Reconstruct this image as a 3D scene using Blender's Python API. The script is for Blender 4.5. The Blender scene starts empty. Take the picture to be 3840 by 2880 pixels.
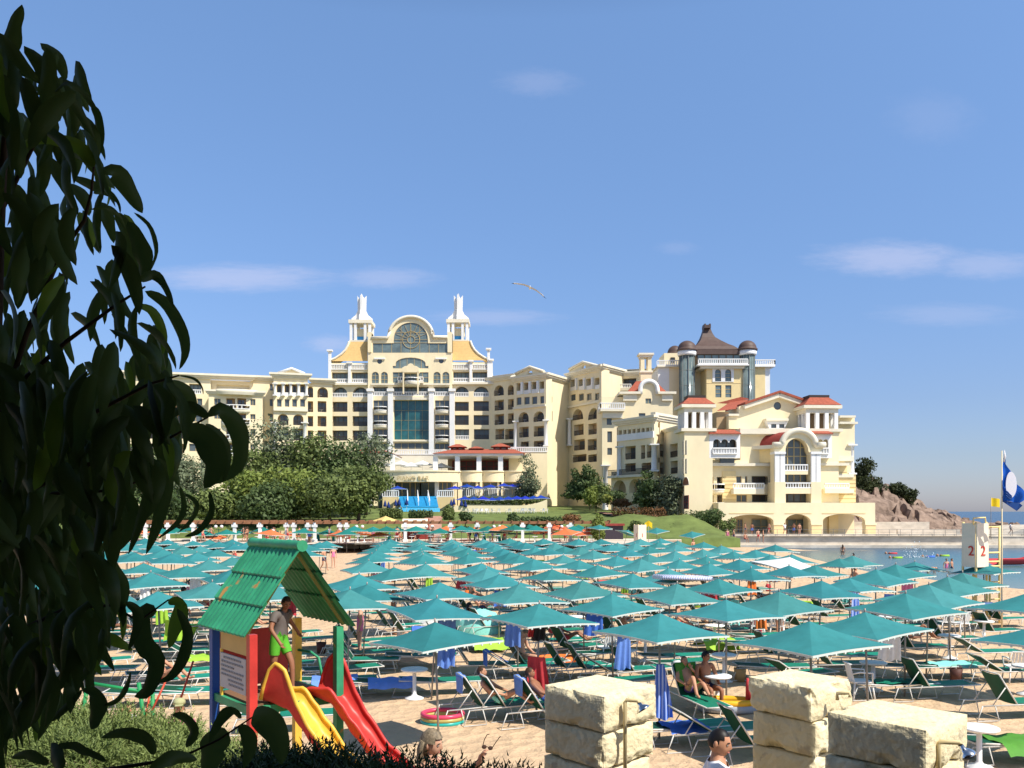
import bpy, bmesh, math, random
from mathutils import Vector, Matrix, Euler, noise, geometry
rnd = random.Random(7)
S = bpy.context.scene
COL = S.collection
R = math.radians
PI = math.pi
# ---------------------------------------------------------------- camera model (photo pixels 3840x2880)
F, CX, HY, CH = 3200.0, 1920.0, 1918.0, 4.4
def P(x, y, d):                       # point seen at photo pixel (x, y) at distance d
    return Vector(((x-CX)*d/F, d, CH-(y-HY)*d/F))
CROPS = dict(A=(1200,1100,.31646), B=(600,1300,.31646), C=(1200,1500,.31646), D=(1750,1300,.31646),
             E=(2200,1150,.31646), G=(2200,1550,.31646), V=(2600,1450,.31646), R=(3140,1600,.31646),
             S=(700,1950,.31646), T=(700,2355,.31646), K=(2640,2380,.31646), L=(3240,2380,.30136),
             M=(1300,2100,.36166), N=(1500,2280,.36166), O=(2240,2200,.36166), Q=(3040,2200,.36166),
             t1=(0,0,.42194), t2=(0,700,.42194), t3=(0,1400,.42194), t4=(0,2080,.48216),
             W1=(300,1900,.40687), W2=(1100,1900,.40687), W3=(1900,1900,.40687), W4=(2700,1900,.40687),
             H=(1400,1780,.31646), Z=(3560,1920,.22913), px=(0,0,1.0))
def cr(k, u, v):
    a, b, s = CROPS[k]
    return a+u*s, b+v*s
def PC(k, u, v, d):
    return P(*cr(k, u, v), d)

# ---------------------------------------------------------------- materials
MATS = {}
def srgb(*c):
    c = [v/255.0 for v in c]
    return tuple(v/12.92 if v <= .04045 else ((v+.055)/1.055)**2.4 for v in c)
def mat(name, col, rough=.75, var=.0, vscale=4.0, bump=0.0, bscale=30.0, metal=0.0, spec=.3, objvar=0.0,
        trans=0.0, world=False, stretch=None, col2=None, tcol=None, coat=0.0):
    if name in MATS: return MATS[name]
    m = bpy.data.materials.new(name); m.use_nodes = True
    nt = m.node_tree; N = nt.nodes; L = nt.links
    b = N['Principled BSDF']
    b.inputs['Base Color'].default_value = (*col, 1); b.inputs['Roughness'].default_value = rough
    b.inputs['Metallic'].default_value = metal; b.inputs['Specular IOR Level'].default_value = spec
    if coat: b.inputs['Coat Weight'].default_value = coat
    if world:
        g = N.new('ShaderNodeNewGeometry'); vec = g.outputs['Position']
    else:
        g = N.new('ShaderNodeTexCoord'); vec = g.outputs['Object']
    if stretch:
        mp = N.new('ShaderNodeMapping'); mp.inputs['Scale'].default_value = stretch
        L.new(vec, mp.inputs['Vector']); vec2 = mp.outputs['Vector']
    else: vec2 = vec
    out = None
    if var:
        n = N.new('ShaderNodeTexNoise'); n.inputs['Scale'].default_value = vscale; n.inputs['Detail'].default_value = 6
        n.inputs['Roughness'].default_value = .65
        L.new(vec2, n.inputs['Vector'])
        rp = N.new('ShaderNodeMapRange'); rp.inputs[1].default_value = .32; rp.inputs[2].default_value = .68
        L.new(n.outputs['Fac'], rp.inputs[0])
        mx = N.new('ShaderNodeMix'); mx.data_type = 'RGBA'
        lo = tuple(max(0, c*(1-var)) for c in col)
        hi = col2 if col2 else tuple(min(1, c*(1+var)) for c in col)
        mx.inputs[6].default_value = (*lo, 1); mx.inputs[7].default_value = (*hi, 1)
        L.new(rp.outputs[0], mx.inputs[0]); out = mx.outputs[2]
    if objvar:
        oi = N.new('ShaderNodeObjectInfo'); hs = N.new('ShaderNodeHueSaturation')
        mr = N.new('ShaderNodeMapRange'); mr.inputs[3].default_value = 1-objvar; mr.inputs[4].default_value = 1+objvar
        L.new(oi.outputs['Random'], mr.inputs[0]); L.new(mr.outputs[0], hs.inputs['Value'])
        mr2 = N.new('ShaderNodeMath'); mr2.operation = 'MULTIPLY_ADD'; mr2.inputs[1].default_value = objvar*.12
        mr2.inputs[2].default_value = .5-objvar*.06
        L.new(oi.outputs['Random'], mr2.inputs[0]); L.new(mr2.outputs[0], hs.inputs['Hue'])
        if out: L.new(out, hs.inputs['Color'])
        else: hs.inputs['Color'].default_value = (*col, 1)
        out = hs.outputs['Color']
    if out: L.new(out, b.inputs['Base Color'])
    if bump:
        n2 = N.new('ShaderNodeTexNoise'); n2.inputs['Scale'].default_value = bscale; n2.inputs['Detail'].default_value = 5
        L.new(vec2, n2.inputs['Vector'])
        bp = N.new('ShaderNodeBump'); bp.inputs['Strength'].default_value = min(1, bump); bp.inputs['Distance'].default_value = .02*max(1, bump)
        L.new(n2.outputs['Fac'], bp.inputs['Height']); L.new(bp.outputs['Normal'], b.inputs['Normal'])
    if trans:
        t = N.new('ShaderNodeBsdfTranslucent'); mxs = N.new('ShaderNodeMixShader'); mxs.inputs[0].default_value = trans
        if tcol: t.inputs['Color'].default_value = (*tcol, 1)
        elif out: L.new(out, t.inputs['Color'])
        else: t.inputs['Color'].default_value = (*col, 1)
        L.new(b.outputs[0], mxs.inputs[1]); L.new(t.outputs[0], mxs.inputs[2])
        L.new(mxs.outputs[0], N['Material Output'].inputs['Surface'])
    MATS[name] = m
    return m
cream   = mat('cream_plaster', (.86,.735,.48), .85, .07, .35, .25, 3, world=True, stretch=(1,1,.45))
cream_shade  = mat('shaded_loggia_plaster', (.48,.34,.19), .9, .12, .6, world=True)  # darkened cream: the shade of recessed walls is put into the colour
yellow  = mat('yellow_plaster', (.84,.66,.34), .85, .07, .4, .2, 3, world=True)
white   = mat('white_plaster', (.83,.82,.79), .7, .05, .5, world=True)
trimc   = mat('cornice_plaster', (.80,.73,.57), .8, .06, .6, world=True)
glass   = mat('window_glass', (.09,.11,.12), .08, spec=.6)
glassb  = mat('curtain_glass', (.015,.09,.10), .06, .5, .35, spec=.7, world=True)
glassg  = mat('grey_glass', (.15,.20,.20), .12, .3, .5, spec=.6, world=True)
darkfr  = mat('dark_frame', (.10,.07,.045), .5)
goldfr  = mat('gold_frame', (.50,.38,.18), .5)
rail    = mat('dark_rail', (.06,.04,.03), .6)
redroof = mat('red_roof_tiles', (.36,.095,.055), .85, .22, 3, .5, 12, world=True)
redvault= mat('red_vault', (.27,.045,.035), .7, .15, 2, world=True)
brownrf = mat('brown_metal_roof', (.105,.068,.056), .55, .15, 1.2, world=True)
yelroof = mat('yellow_tile_roof', (.75,.50,.20), .8, .08, 2, world=True)
whitem  = mat('white_paint', (.82,.82,.80), .45)
greym   = mat('grey_pole', (.30,.27,.24), .45, metal=.3)

# ---------------------------------------------------------------- mesh builder
class MB:
    def __init__(s): s.v = []; s.f = []; s.m = []; s.sm = []
    def add(s, vs, fs, m=0, sm=False):
        o = len(s.v); s.v += [Vector(q) for q in vs]
        for f in fs:
            s.f.append([i+o for i in f]); s.m.append(m); s.sm.append(sm)
    def box(s, c, size, rz=0, m=0, M=None):
        hx, hy, hz = size[0]/2, size[1]/2, size[2]/2
        vs = [Vector((x, y, z)) for x in (-hx, hx) for y in (-hy, hy) for z in (-hz, hz)]
        rot = M if M is not None else Matrix.Rotation(rz, 3, 'Z')
        s.add([rot@q+Vector(c) for q in vs], [(0,1,3,2),(4,6,7,5),(0,4,5,1),(2,3,7,6),(0,2,6,4),(1,5,7,3)], m)
    def bar(s, a, b, w, h=None, m=0, up=(0,0,1)):       # rectangular bar from a to b
        a = Vector(a); b = Vector(b); h = h or w; d = (b-a)
        if d.length < 1e-6: return
        d.normalize(); u = Vector(up)
        if abs(d.dot(u)) > .98: u = Vector((0,1,0))
        x = d.cross(u).normalized(); y = x.cross(d)
        q = [(-w/2,-h/2),(w/2,-h/2),(w/2,h/2),(-w/2,h/2)]
        s.add([a+x*i+y*j for i,j in q]+[b+x*i+y*j for i,j in q], [(0,1,2,3),(7,6,5,4),(0,4,5,1),(1,5,6,2),(2,6,7,3),(3,7,4,0)], m)
    def tube(s, pts, r, n=8, m=0, cap=True, closed=False, sm=True):
        pts = [Vector(q) for q in pts]; k = len(pts); rs = r if isinstance(r, (list, tuple)) else [r]*k
        o = len(s.v); x = None
        for i, q in enumerate(pts):
            if closed: d = pts[(i+1) % k]-pts[i-1]
            else: d = pts[min(i+1, k-1)]-pts[max(i-1, 0)]
            if d.length < 1e-9: d = Vector((0,0,1))
            d.normalize()
            if x is None:
                u = Vector((0,0,1)) if abs(d.z) < .9 else Vector((0,1,0)); x = d.cross(u).normalized()
            else:
                x = x-d*x.dot(d)
                x = x.normalized() if x.length > 1e-6 else d.orthogonal().normalized()
            y = d.cross(x)
            for j in range(n):
                t = 2*PI*j/n; s.v.append(q+(x*math.cos(t)+y*math.sin(t))*rs[i])
        for i in range(k if closed else k-1):
            i2 = (i+1) % k
            for j in range(n):
                j2 = (j+1) % n
                s.f.append([o+i*n+j, o+i*n+j2, o+i2*n+j2, o+i2*n+j]); s.m.append(m); s.sm.append(sm)
        if cap and not closed:
            s.f.append([o+j for j in range(n)][::-1]); s.m.append(m); s.sm.append(False)
            s.f.append([o+(k-1)*n+j for j in range(n)]); s.m.append(m); s.sm.append(False)
    def lathe(s, c, prof, n=16, m=0, a0=0, a1=2*PI, sm=True):   # prof: (radius, z)
        c = Vector(c); o = len(s.v); full = abs(a1-a0-2*PI) < 1e-6; nn = n if full else n+1
        for r, z in prof:
            for j in range(nn):
                t = a0+(a1-a0)*j/n; s.v.append(c+Vector((r*math.cos(t), r*math.sin(t), z)))
        for i in range(len(prof)-1):
            for j in range(n):
                j2 = (j+1) % nn
                s.f.append([o+i*nn+j, o+i*nn+j2, o+(i+1)*nn+j2, o+(i+1)*nn+j]); s.m.append(m); s.sm.append(sm)
        if full:
            if prof[0][0] > 1e-4: s.f.append([o+j for j in range(nn)][::-1]); s.m.append(m); s.sm.append(False)
            if prof[-1][0] > 1e-4: s.f.append([o+(len(prof)-1)*nn+j for j in range(nn)]); s.m.append(m); s.sm.append(False)
    def grid(s, rows, m=0, sm=True):                     # rows of equal-length point lists
        o = len(s.v); k = len(rows[0])
        for r in rows: s.v += [Vector(q) for q in r]
        for i in range(len(rows)-1):
            for j in range(k-1):
                s.f.append([o+i*k+j, o+i*k+j+1, o+(i+1)*k+j+1, o+(i+1)*k+j]); s.m.append(m); s.sm.append(sm)
    def ball(s, c, r, n=12, m=0, sc=(1,1,1)):
        k = n//2; c = Vector(c)
        rows = [[c+Vector((r*math.cos(2*PI*j/n)*math.sin(PI*i/k)*sc[0], r*math.sin(2*PI*j/n)*math.sin(PI*i/k)*sc[1], r*math.cos(PI*i/k)*sc[2])) for j in range(n+1)] for i in range(k+1)]
        s.grid(rows, m)
    def xform(s, M, start=0):
        for i in range(start, len(s.v)): s.v[i] = M@s.v[i]
    def mesh(s, name, mats, shift=None):
        me = bpy.data.meshes.new(name)
        vs = [q-shift for q in s.v] if shift is not None else s.v
        me.from_pydata([tuple(q) for q in vs], [], s.f)
        for m in (mats if isinstance(mats, (list, tuple)) else [mats]): me.materials.append(m)
        me.polygons.foreach_set('material_index', s.m); me.polygons.foreach_set('use_smooth', s.sm)
        me.update()
        return me
    def build(s, name, mats, parent=None, world=False):
        sh = None
        if parent is not None and world:
            sh = parent.location.copy()
            if parent.parent: sh = sh+parent.parent.location
        o = bpy.data.objects.new(name, s.mesh(name, mats, sh)); COL.objects.link(o)
        if parent is not None: o.parent = parent
        return o
def tag(o, label=None, cat=None, group=None, kind=None):
    if label: o['label'] = label
    if cat: o['category'] = cat
    if group: o['group'] = group
    if kind: o['kind'] = kind
    return o
def thing(name, label, cat, loc=(0,0,0), rz=0, group=None):
    o = bpy.data.objects.new(name, None); COL.objects.link(o); o.empty_display_size = .2
    o.location = loc; o.rotation_euler = (0,0,rz)
    return tag(o, label, cat, group)
KIDS = {}
def kids(o):
    if o.name not in KIDS: KIDS[o.name] = list(o.children)
    return KIDS[o.name]
def dup(root, loc, rz=0, label=None, group=None, scale=None, rot=None):
    r = root.copy(); COL.objects.link(r); r.location = loc
    r.rotation_euler = rot if rot else (0,0,rz)
    if scale: r.scale = (scale,)*3 if isinstance(scale, (int, float)) else scale
    if label: r['label'] = label
    if group: r['group'] = group
    for ch in kids(root):
        c = ch.copy(); COL.objects.link(c); c.parent = r
        for g in kids(ch):
            d = g.copy(); COL.objects.link(d); d.parent = c
    return r
def pip(p, poly):
    x, y = p; ins = False; j = len(poly)-1
    for i in range(len(poly)):
        xi, yi = poly[i]; xj, yj = poly[j]
        if (yi > y) != (yj > y) and x < (xj-xi)*(y-yi)/(yj-yi+1e-12)+xi: ins = not ins
        j = i
    return ins
def tri(poly, holes=()):
    vs = []; es = []
    for lp in [poly, *holes]:
        o = len(vs); vs += [Vector(q) for q in lp]; es += [(o+i, o+(i+1) % len(lp)) for i in range(len(lp))]
    r = geometry.delaunay_2d_cdt(vs, es, [], 0, 1e-5)
    out = []
    for f in r[2]:
        c = sum((r[0][i] for i in f), Vector((0,0)))/len(f)
        if pip(c, poly) and not any(pip(c, h) for h in holes): out.append(f)
    return r[0], out
def text_mesh(txt, size, ext, m):
    cu = bpy.data.curves.new('lettering', 'FONT'); cu.body = txt; cu.size = size; cu.extrude = ext
    cu.align_x = 'CENTER'; cu.align_y = 'CENTER'
    o = bpy.data.objects.new('lettering_tmp', cu); COL.objects.link(o)
    me = bpy.data.meshes.new_from_object(o.evaluated_get(bpy.context.evaluated_depsgraph_get()))
    bpy.data.objects.remove(o); me.materials.clear(); me.materials.append(m)
    return me

# ---------------------------------------------------------------- camera, light, sky
SUN_H = Vector((.80,-.60)).normalized(); SUN_E = R(52)
cam = bpy.data.cameras.new('camera'); co = bpy.data.objects.new('camera', cam); COL.objects.link(co)
co.location = (0,0,CH); co.rotation_euler = (R(90),0,0)
cam.sensor_width = 36; cam.lens = 36*F/3840; cam.shift_y = (HY-1440)/3840
cam.clip_end = 40000; cam.clip_start = .05
S.camera = co
sl = bpy.data.lights.new('sun', 'SUN'); so = bpy.data.objects.new('sun', sl); COL.objects.link(so)
sl.energy = 5.0; sl.angle = R(.53); sl.color = (1,.94,.84)
sd = Vector((SUN_H.x*math.cos(SUN_E), SUN_H.y*math.cos(SUN_E), math.sin(SUN_E)))
so.rotation_euler = (-sd).to_track_quat('-Z','Y').to_euler(); so.location = (20,-20,60)
w = bpy.data.worlds.new('World'); S.world = w; w.use_nodes = True
nt = w.node_tree; N = nt.nodes; L = nt.links
bg = N['Background']; sky = N.new('ShaderNodeTexSky'); sky.sky_type = 'NISHITA'; sky.sun_disc = False
sky.sun_elevation = SUN_E; sky.sun_rotation = math.atan2(SUN_H.x, SUN_H.y)
sky.altitude = 0; sky.air_density = 1.0; sky.dust_density = .6; sky.ozone_density = 2.5
tc = N.new('ShaderNodeTexCoord'); sep = N.new('ShaderNodeSeparateXYZ'); L.new(tc.outputs['Generated'], sep.inputs[0])
# bluish towards the horizon; dimmed overhead, out of view, to cut fill on shaded walls
rp = N.new('ShaderNodeValToRGB'); L.new(sep.outputs['Z'], rp.inputs[0])
e = rp.color_ramp.elements
SKYTINT = [(0.0,(.60,.62,.86)),(.06,(.58,.61,.78)),(.12,(.61,.65,.82)),(.25,(.75,.84,.99)),(.5,(1.05,1.17,1.28)),(.66,(.62,.70,.75)),(1,(.55,.60,.62))]
e[0].position = 0; e[0].color = (*SKYTINT[0][1],1); e[1].position = 1; e[1].color = (*SKYTINT[-1][1],1)
for p_, c_ in SKYTINT[1:-1]:
    k_ = e.new(p_); k_.color = (*c_,1)
mul = N.new('ShaderNodeMix'); mul.data_type = 'RGBA'; mul.blend_type = 'MULTIPLY'; mul.inputs[0].default_value = 1
L.new(sky.outputs[0], mul.inputs[6]); L.new(rp.outputs[0], mul.inputs[7])
# thin cloud streaks: noise on the sky direction (azimuth, elevation), only in two low bands
dv = N.new('ShaderNodeMath'); dv.operation = 'DIVIDE'; L.new(sep.outputs['X'], dv.inputs[0]); L.new(sep.outputs['Y'], dv.inputs[1])
dz = N.new('ShaderNodeMath'); dz.operation = 'DIVIDE'; L.new(sep.outputs['Z'], dz.inputs[0]); L.new(sep.outputs['Y'], dz.inputs[1])
cmb = N.new('ShaderNodeCombineXYZ'); L.new(dv.outputs[0], cmb.inputs[0]); L.new(dz.outputs[0], cmb.inputs[1])
def cloud(cx, cz, rx, rz_, amt, prev):
    mp = N.new('ShaderNodeMapping'); mp.inputs['Location'].default_value = (-cx/rx, -cz/rz_, 0); mp.inputs['Scale'].default_value = (1/rx, 1/rz_, 0)
    L.new(cmb.outputs[0], mp.inputs['Vector'])
    ln = N.new('ShaderNodeVectorMath'); ln.operation = 'LENGTH'
    nz = N.new('ShaderNodeTexNoise'); nz.inputs['Scale'].default_value = 2.4; nz.inputs['Detail'].default_value = 10; nz.inputs['Roughness'].default_value = .68
    L.new(mp.outputs[0], nz.inputs['Vector'])
    ad = N.new('ShaderNodeVectorMath'); ad.operation = 'MULTIPLY_ADD'; ad.inputs[1].default_value = (1.1,1.1,0); ad.inputs[2].default_value = (-.55,-.55,0)
    L.new(nz.outputs['Color'], ad.inputs[0])
    sm_ = N.new('ShaderNodeVectorMath'); sm_.operation = 'ADD'; L.new(mp.outputs[0], sm_.inputs[0]); L.new(ad.outputs[0], sm_.inputs[1])
    L.new(sm_.outputs[0], ln.inputs[0])
    mr = N.new('ShaderNodeMapRange'); mr.interpolation_type = 'SMOOTHSTEP'
    mr.inputs[1].default_value = 1.15; mr.inputs[2].default_value = .15; mr.inputs[3].default_value = 0; mr.inputs[4].default_value = amt
    L.new(ln.outputs[1], mr.inputs[0])
    if prev is None: return mr.outputs[0]
    mx = N.new('ShaderNodeMath'); mx.operation = 'MAXIMUM'; L.new(prev, mx.inputs[0]); L.new(mr.outputs[0], mx.inputs[1])
    return mx.outputs[0]
cl = None
for px_, py_, rx, rz_, am in ((900,1042,420,60,.42),(1450,1042,220,46,.28),(3350,970,330,75,.42),(3700,995,260,60,.3),(2020,310,170,60,.14),(2540,930,90,30,.10),(3500,440,190,110,.08),(1850,1190,280,36,.25),(1240,1290,110,40,.3),(3560,1180,300,50,.18)):
    cl = cloud((px_-CX)/F, (HY-py_)/F, rx/F, rz_/F, am, cl)
fr = N.new('ShaderNodeMath'); fr.operation = 'GREATER_THAN'; fr.inputs[1].default_value = 0; L.new(sep.outputs['Y'], fr.inputs[0])
cf = N.new('ShaderNodeMath'); cf.operation = 'MULTIPLY'; L.new(cl, cf.inputs[0]); L.new(fr.outputs[0], cf.inputs[1])
cm = N.new('ShaderNodeMix'); cm.data_type = 'RGBA'; L.new(cf.outputs[0], cm.inputs[0]); L.new(mul.outputs[2], cm.inputs[6])
cm.inputs[7].default_value = (4.2,4.3,5.6,1)
L.new(cm.outputs[2], bg.inputs['Color']); bg.inputs['Strength'].default_value = .135
S.view_settings.view_transform = 'Standard'; S.view_settings.look = 'None'; S.view_settings.exposure = .32; S.view_settings.gamma = 1
S.view_settings.use_curve_mapping = False
try:
    S.cycles.max_bounces = 6; S.cycles.diffuse_bounces = 3; S.cycles.glossy_bounces = 3; S.cycles.caustics_reflective = False; S.cycles.caustics_refractive = False
except Exception: pass
# ================================================================ SETTING: beach, lawns, sea, quay, rock
def sstep(a, b, x):
    t = max(0, min(1, (x-a)/(b-a))); return t*t*(3-2*t)
def shore_x(y):
    pts = [(40,33),(50,30.3),(57,28.2),(66,26.7),(80,28),(90,29.4),(102,31)]
    if y <= 40: return 33+(40-y)*.5
    for (a, xa), (b, xb) in zip(pts, pts[1:]):
        if y <= b: return xa+(xb-xa)*(y-a)/(b-a)
    return 31
def gz(x, y):
    z = .85*(1-sstep(7.5, 14.2, y))
    z += .8*sstep(62, 78, y)*sstep(2, 14, x)*(1-sstep(20, 26, x))*0
    d = shore_x(y)-x
    if 38 < y < 112: z += -1.2*(1-sstep(-8, 2.5, d))*sstep(38, 46, y)*(1-sstep(103, 107, y))
    z += .035*noise.noise(Vector((x*.5, y*.5, 0)))+.02*noise.noise(Vector((x*1.7, y*1.7, 3)))
    return z
sandm = mat('beach_sand', (.60,.42,.26), .95, .10, 1.1, 1.0, 9, world=True)
def _sand():
    nt = sandm.node_tree; N = nt.nodes; L = nt.links; b = N['Principled BSDF']
    g = N.new('ShaderNodeNewGeometry')
    v = N.new('ShaderNodeTexVoronoi'); v.inputs['Scale'].default_value = 3.2; L.new(g.outputs['Position'], v.inputs['Vector'])
    n2 = N.new('ShaderNodeTexNoise'); n2.inputs['Scale'].default_value = 14; n2.inputs['Detail'].default_value = 6; L.new(g.outputs['Position'], n2.inputs['Vector'])
    a = N.new('ShaderNodeMath'); a.operation = 'MULTIPLY_ADD'; a.inputs[1].default_value = .5; L.new(n2.outputs['Fac'], a.inputs[0]); L.new(v.outputs['Distance'], a.inputs[2])
    bp = N.new('ShaderNodeBump'); bp.inputs['Strength'].default_value = .8; bp.inputs['Distance'].default_value = .10
    L.new(a.outputs[0], bp.inputs['Height']); L.new(bp.outputs['Normal'], b.inputs['Normal'])
_sand()
m_ = MB()
ys = [4.9+i*.55 for i in range(40)]+[27+i*1.6 for i in range(50)]
m_.grid([[(x, y, gz(x, y)) for x in [-95+i*1.9 for i in range(86)]] for y in ys if y <= 107])
tag(m_.build('sand', sandm), 'pale tan beach sand under the parasols', 'beach', kind='structure')
# terrain behind the beach: lawns climbing to the hotel terraces
def tz(x, y):
    z = .9+2.3*sstep(107, 121, y)+1.3*sstep(121, 146, y)+1.0*sstep(150, 172, y)
    r = sstep(19, 27, x)
    zr = 1.05+.25*sstep(128, 150, y)
    mound = 2.5*math.exp(-((x-24.3)/3.6)**2-((y-116)/6)**2)+1.2*math.exp(-((x-16.5)/3)**2-((y-117)/5)**2)
    return z*(1-r)+zr*r+mound*(1-sstep(28, 29.5, x))+.08*noise.noise(Vector((x*.2, y*.2, 1)))
grassm = mat('lawn_grass', (.13,.17,.045), .95, .30, .5, .8, 6, world=True)
m_ = MB()
m_.grid([[(x, y, tz(x, y) if y > 104.6 else -1) for x in [-150+i*2 for i in range(90)]] for y in [104.45,104.7]+[106+i*1.5 for i in range(64)]])
tag(m_.build('lawn', grassm), 'green lawn rising from the promenade to the hotel', 'lawn', kind='structure')
# brick path
pathm = mat('brick_path', (.44,.24,.17), .9, .2, 2, world=True)
def ribbon(pts, w, mm, name, label, cat, up=.05, kind='structure'):
    pts = [tuple(Vector(a).lerp(Vector(b), k/6)) for a, b in zip(pts, pts[1:]) for k in range(6)]+[pts[-1]]
    mb = MB(); rows = []
    for i, q in enumerate(pts):
        q = Vector(q); d = (Vector(pts[min(i+1, len(pts)-1)])-Vector(pts[max(i-1, 0)])); n = Vector((d.y, -d.x)).normalized()
        rows.append([(q.x+n.x*w*k, q.y+n.y*w*k, max(tz(q.x+n.x*w*k, q.y+n.y*w*k), tz(q.x, q.y))+up) for k in (-.5, 0, .5)])
    mb.grid(rows, sm=False)
    return tag(mb.build(name, mm), label, cat, kind=kind)
ribbon([(14,138),(16,132),(18.5,127),(21,123.5),(23,121),(24.2,118.5)], 1.7, pathm, 'path', 'brick garden path curving down the lawn', 'path', .14)
ribbon([(-10.4,108),(-10.6,113),(-11.2,120),(-11.8,130)], 2.6, pathm, 'steps_path', 'brick stepped path from the promenade to the blue steps', 'path', .14)
pavem = mat('pale_paving', (.62,.52,.42), .9, .12, 1.5, world=True)
m_ = MB(); m_.grid([[(-8, y, 4.0), (22, y, 4.0)] for y in (141, 149)], sm=False)
m_.grid([[(24.5, y, 1.12), (29, y, 1.12), (64, y, 1.12)] for y in (113.6, 122, 140)], sm=False)
m_.grid([[(-60, y, 1.0), (16, y, 1.0)] for y in (101.2, 107.5)], sm=False)
tag(m_.build('pavement', pavem), 'pale paved promenade strips along the bay', 'pavement', kind='structure')
wl = MB(); wl.box((-20, 101, .35), (80, .5, 1.3)); wl.box((-20, 101, 1.04), (80, .7, .1))
tag(wl.build('low_wall', trimc), 'low pale wall between the beach and the promenade', 'wall')
# sea
seam = mat('sea_water', (.03,.10,.13), .12, spec=.5)
def _sea():
    nt = seam.node_tree; N = nt.nodes; L = nt.links; b = N['Principled BSDF']
    g = N.new('ShaderNodeNewGeometry'); sp = N.new('ShaderNodeSeparateXYZ'); L.new(g.outputs['Position'], sp.inputs[0])
    mr = N.new('ShaderNodeMapRange'); mr.inputs[1].default_value = 45; mr.inputs[2].default_value = 118; L.new(sp.outputs['Y'], mr.inputs[0])
    cr_ = N.new('ShaderNodeValToRGB'); L.new(mr.outputs[0], cr_.inputs[0])
    e = cr_.color_ramp.elements; e[0].color = (.24,.27,.23,1); e[1].color = (.012,.055,.11,1)
    k = e.new(.25); k.color = (.10,.20,.19,1); k = e.new(.6); k.color = (.05,.15,.17,1); k = e.new(.85); k.color = (.03,.09,.14,1)
    L.new(cr_.outputs[0], b.inputs['Base Color'])
    mp = N.new('ShaderNodeMapping'); mp.inputs['Scale'].default_value = (.5,1.6,1); L.new(g.outputs['Position'], mp.inputs['Vector'])
    n2 = N.new('ShaderNodeTexNoise'); n2.inputs['Scale'].default_value = .9; n2.inputs['Detail'].default_value = 7; L.new(mp.outputs[0], n2.inputs['Vector'])
    bp = N.new('ShaderNodeBump'); bp.inputs['Strength'].default_value = .6; bp.inputs['Distance'].default_value = .25
    L.new(n2.outputs['Fac'], bp.inputs['Height']); L.new(bp.outputs['Normal'], b.inputs['Normal']); b.inputs['Roughness'].default_value = .25
_sea()
m_ = MB()
m_.grid([[(x, y, -.42) for x in (22, 40, 60, 120, 400, 3000, 20000)] for y in (38, 60, 80, 104, 112)])
m_.grid([[(x, y, -.42) for x in (22, 40, 60, 120, 400, 3000, 20000)] for y in (112, 170, 400, 2000, 10000, 30000)])
m_.grid([[(x, y, -.42) for x in (-20000, -3000, -400, 22)] for y in (215, 400, 2000, 10000, 30000)])
tag(m_.build('sea', seam), 'blue sea and the sheltered green bay', 'sea', kind='structure')
m_ = MB(); m_.grid([[(x, y, -1.3) for x in (-300, 300)] for y in (-60, 220)])
tag(m_.build('ground', sandm), 'sandy ground below the terraces', 'ground', kind='structure')
# quay wall along the bay
concm = mat('quay_concrete', (.60,.53,.43), .9, .25, .5, .5, 4, world=True, stretch=(1,1,2))
m_ = MB()
m_.box((50, 115.0, .1), (53, 2.0, 1.9)); m_.box((50, 113.4, -.30), (53.4, 1.4, .5)); m_.box((50, 115.0, 1.07), (53, 2.2, .12)); m_.box((50, 114.5, 1.22), (53, .3, .34))
tag(m_.build('quay_wall', concm), 'long weathered concrete quay wall along the far side of the bay', 'quay wall')
mr_ = MB()
for i in range(34):
    x = 25+i*1.5; mr_.bar((x, 114.2, 1.12), (x, 114.2, 2.0), .04)
mr_.bar((25, 114.2, 2.0), (75, 114.2, 2.0), .035); mr_.bar((25, 114.2, 1.6), (75, 114.2, 1.6), .02)
tag(mr_.build('railing', greym), 'thin metal railing on top of the quay wall', 'railing')
m_ = MB(); m_.box((53.5, 127, 1.65), (17, .5, 2.4)); m_.box((60, 123, 1.2), (9, .35, 1.2))
tag(m_.build('retaining_wall', concm), 'grey concrete retaining wall at the foot of the rocky headland', 'wall')
# raised breakwater at the far right with a sloped end
m_ = MB()
m_.add([(71.5,126,.6),(95,126,.6),(95,126,2.5),(77,126,2.3),(71.5,134,.6),(95,134,.6),(95,134,2.5),(77,134,2.3)],[(0,1,2,3),(7,6,5,4),(3,2,6,7),(0,3,7,4)])
tag(m_.build('breakwater', concm), 'grey sloped breakwater at the right edge behind the lifeguard tower', 'breakwater')
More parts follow.
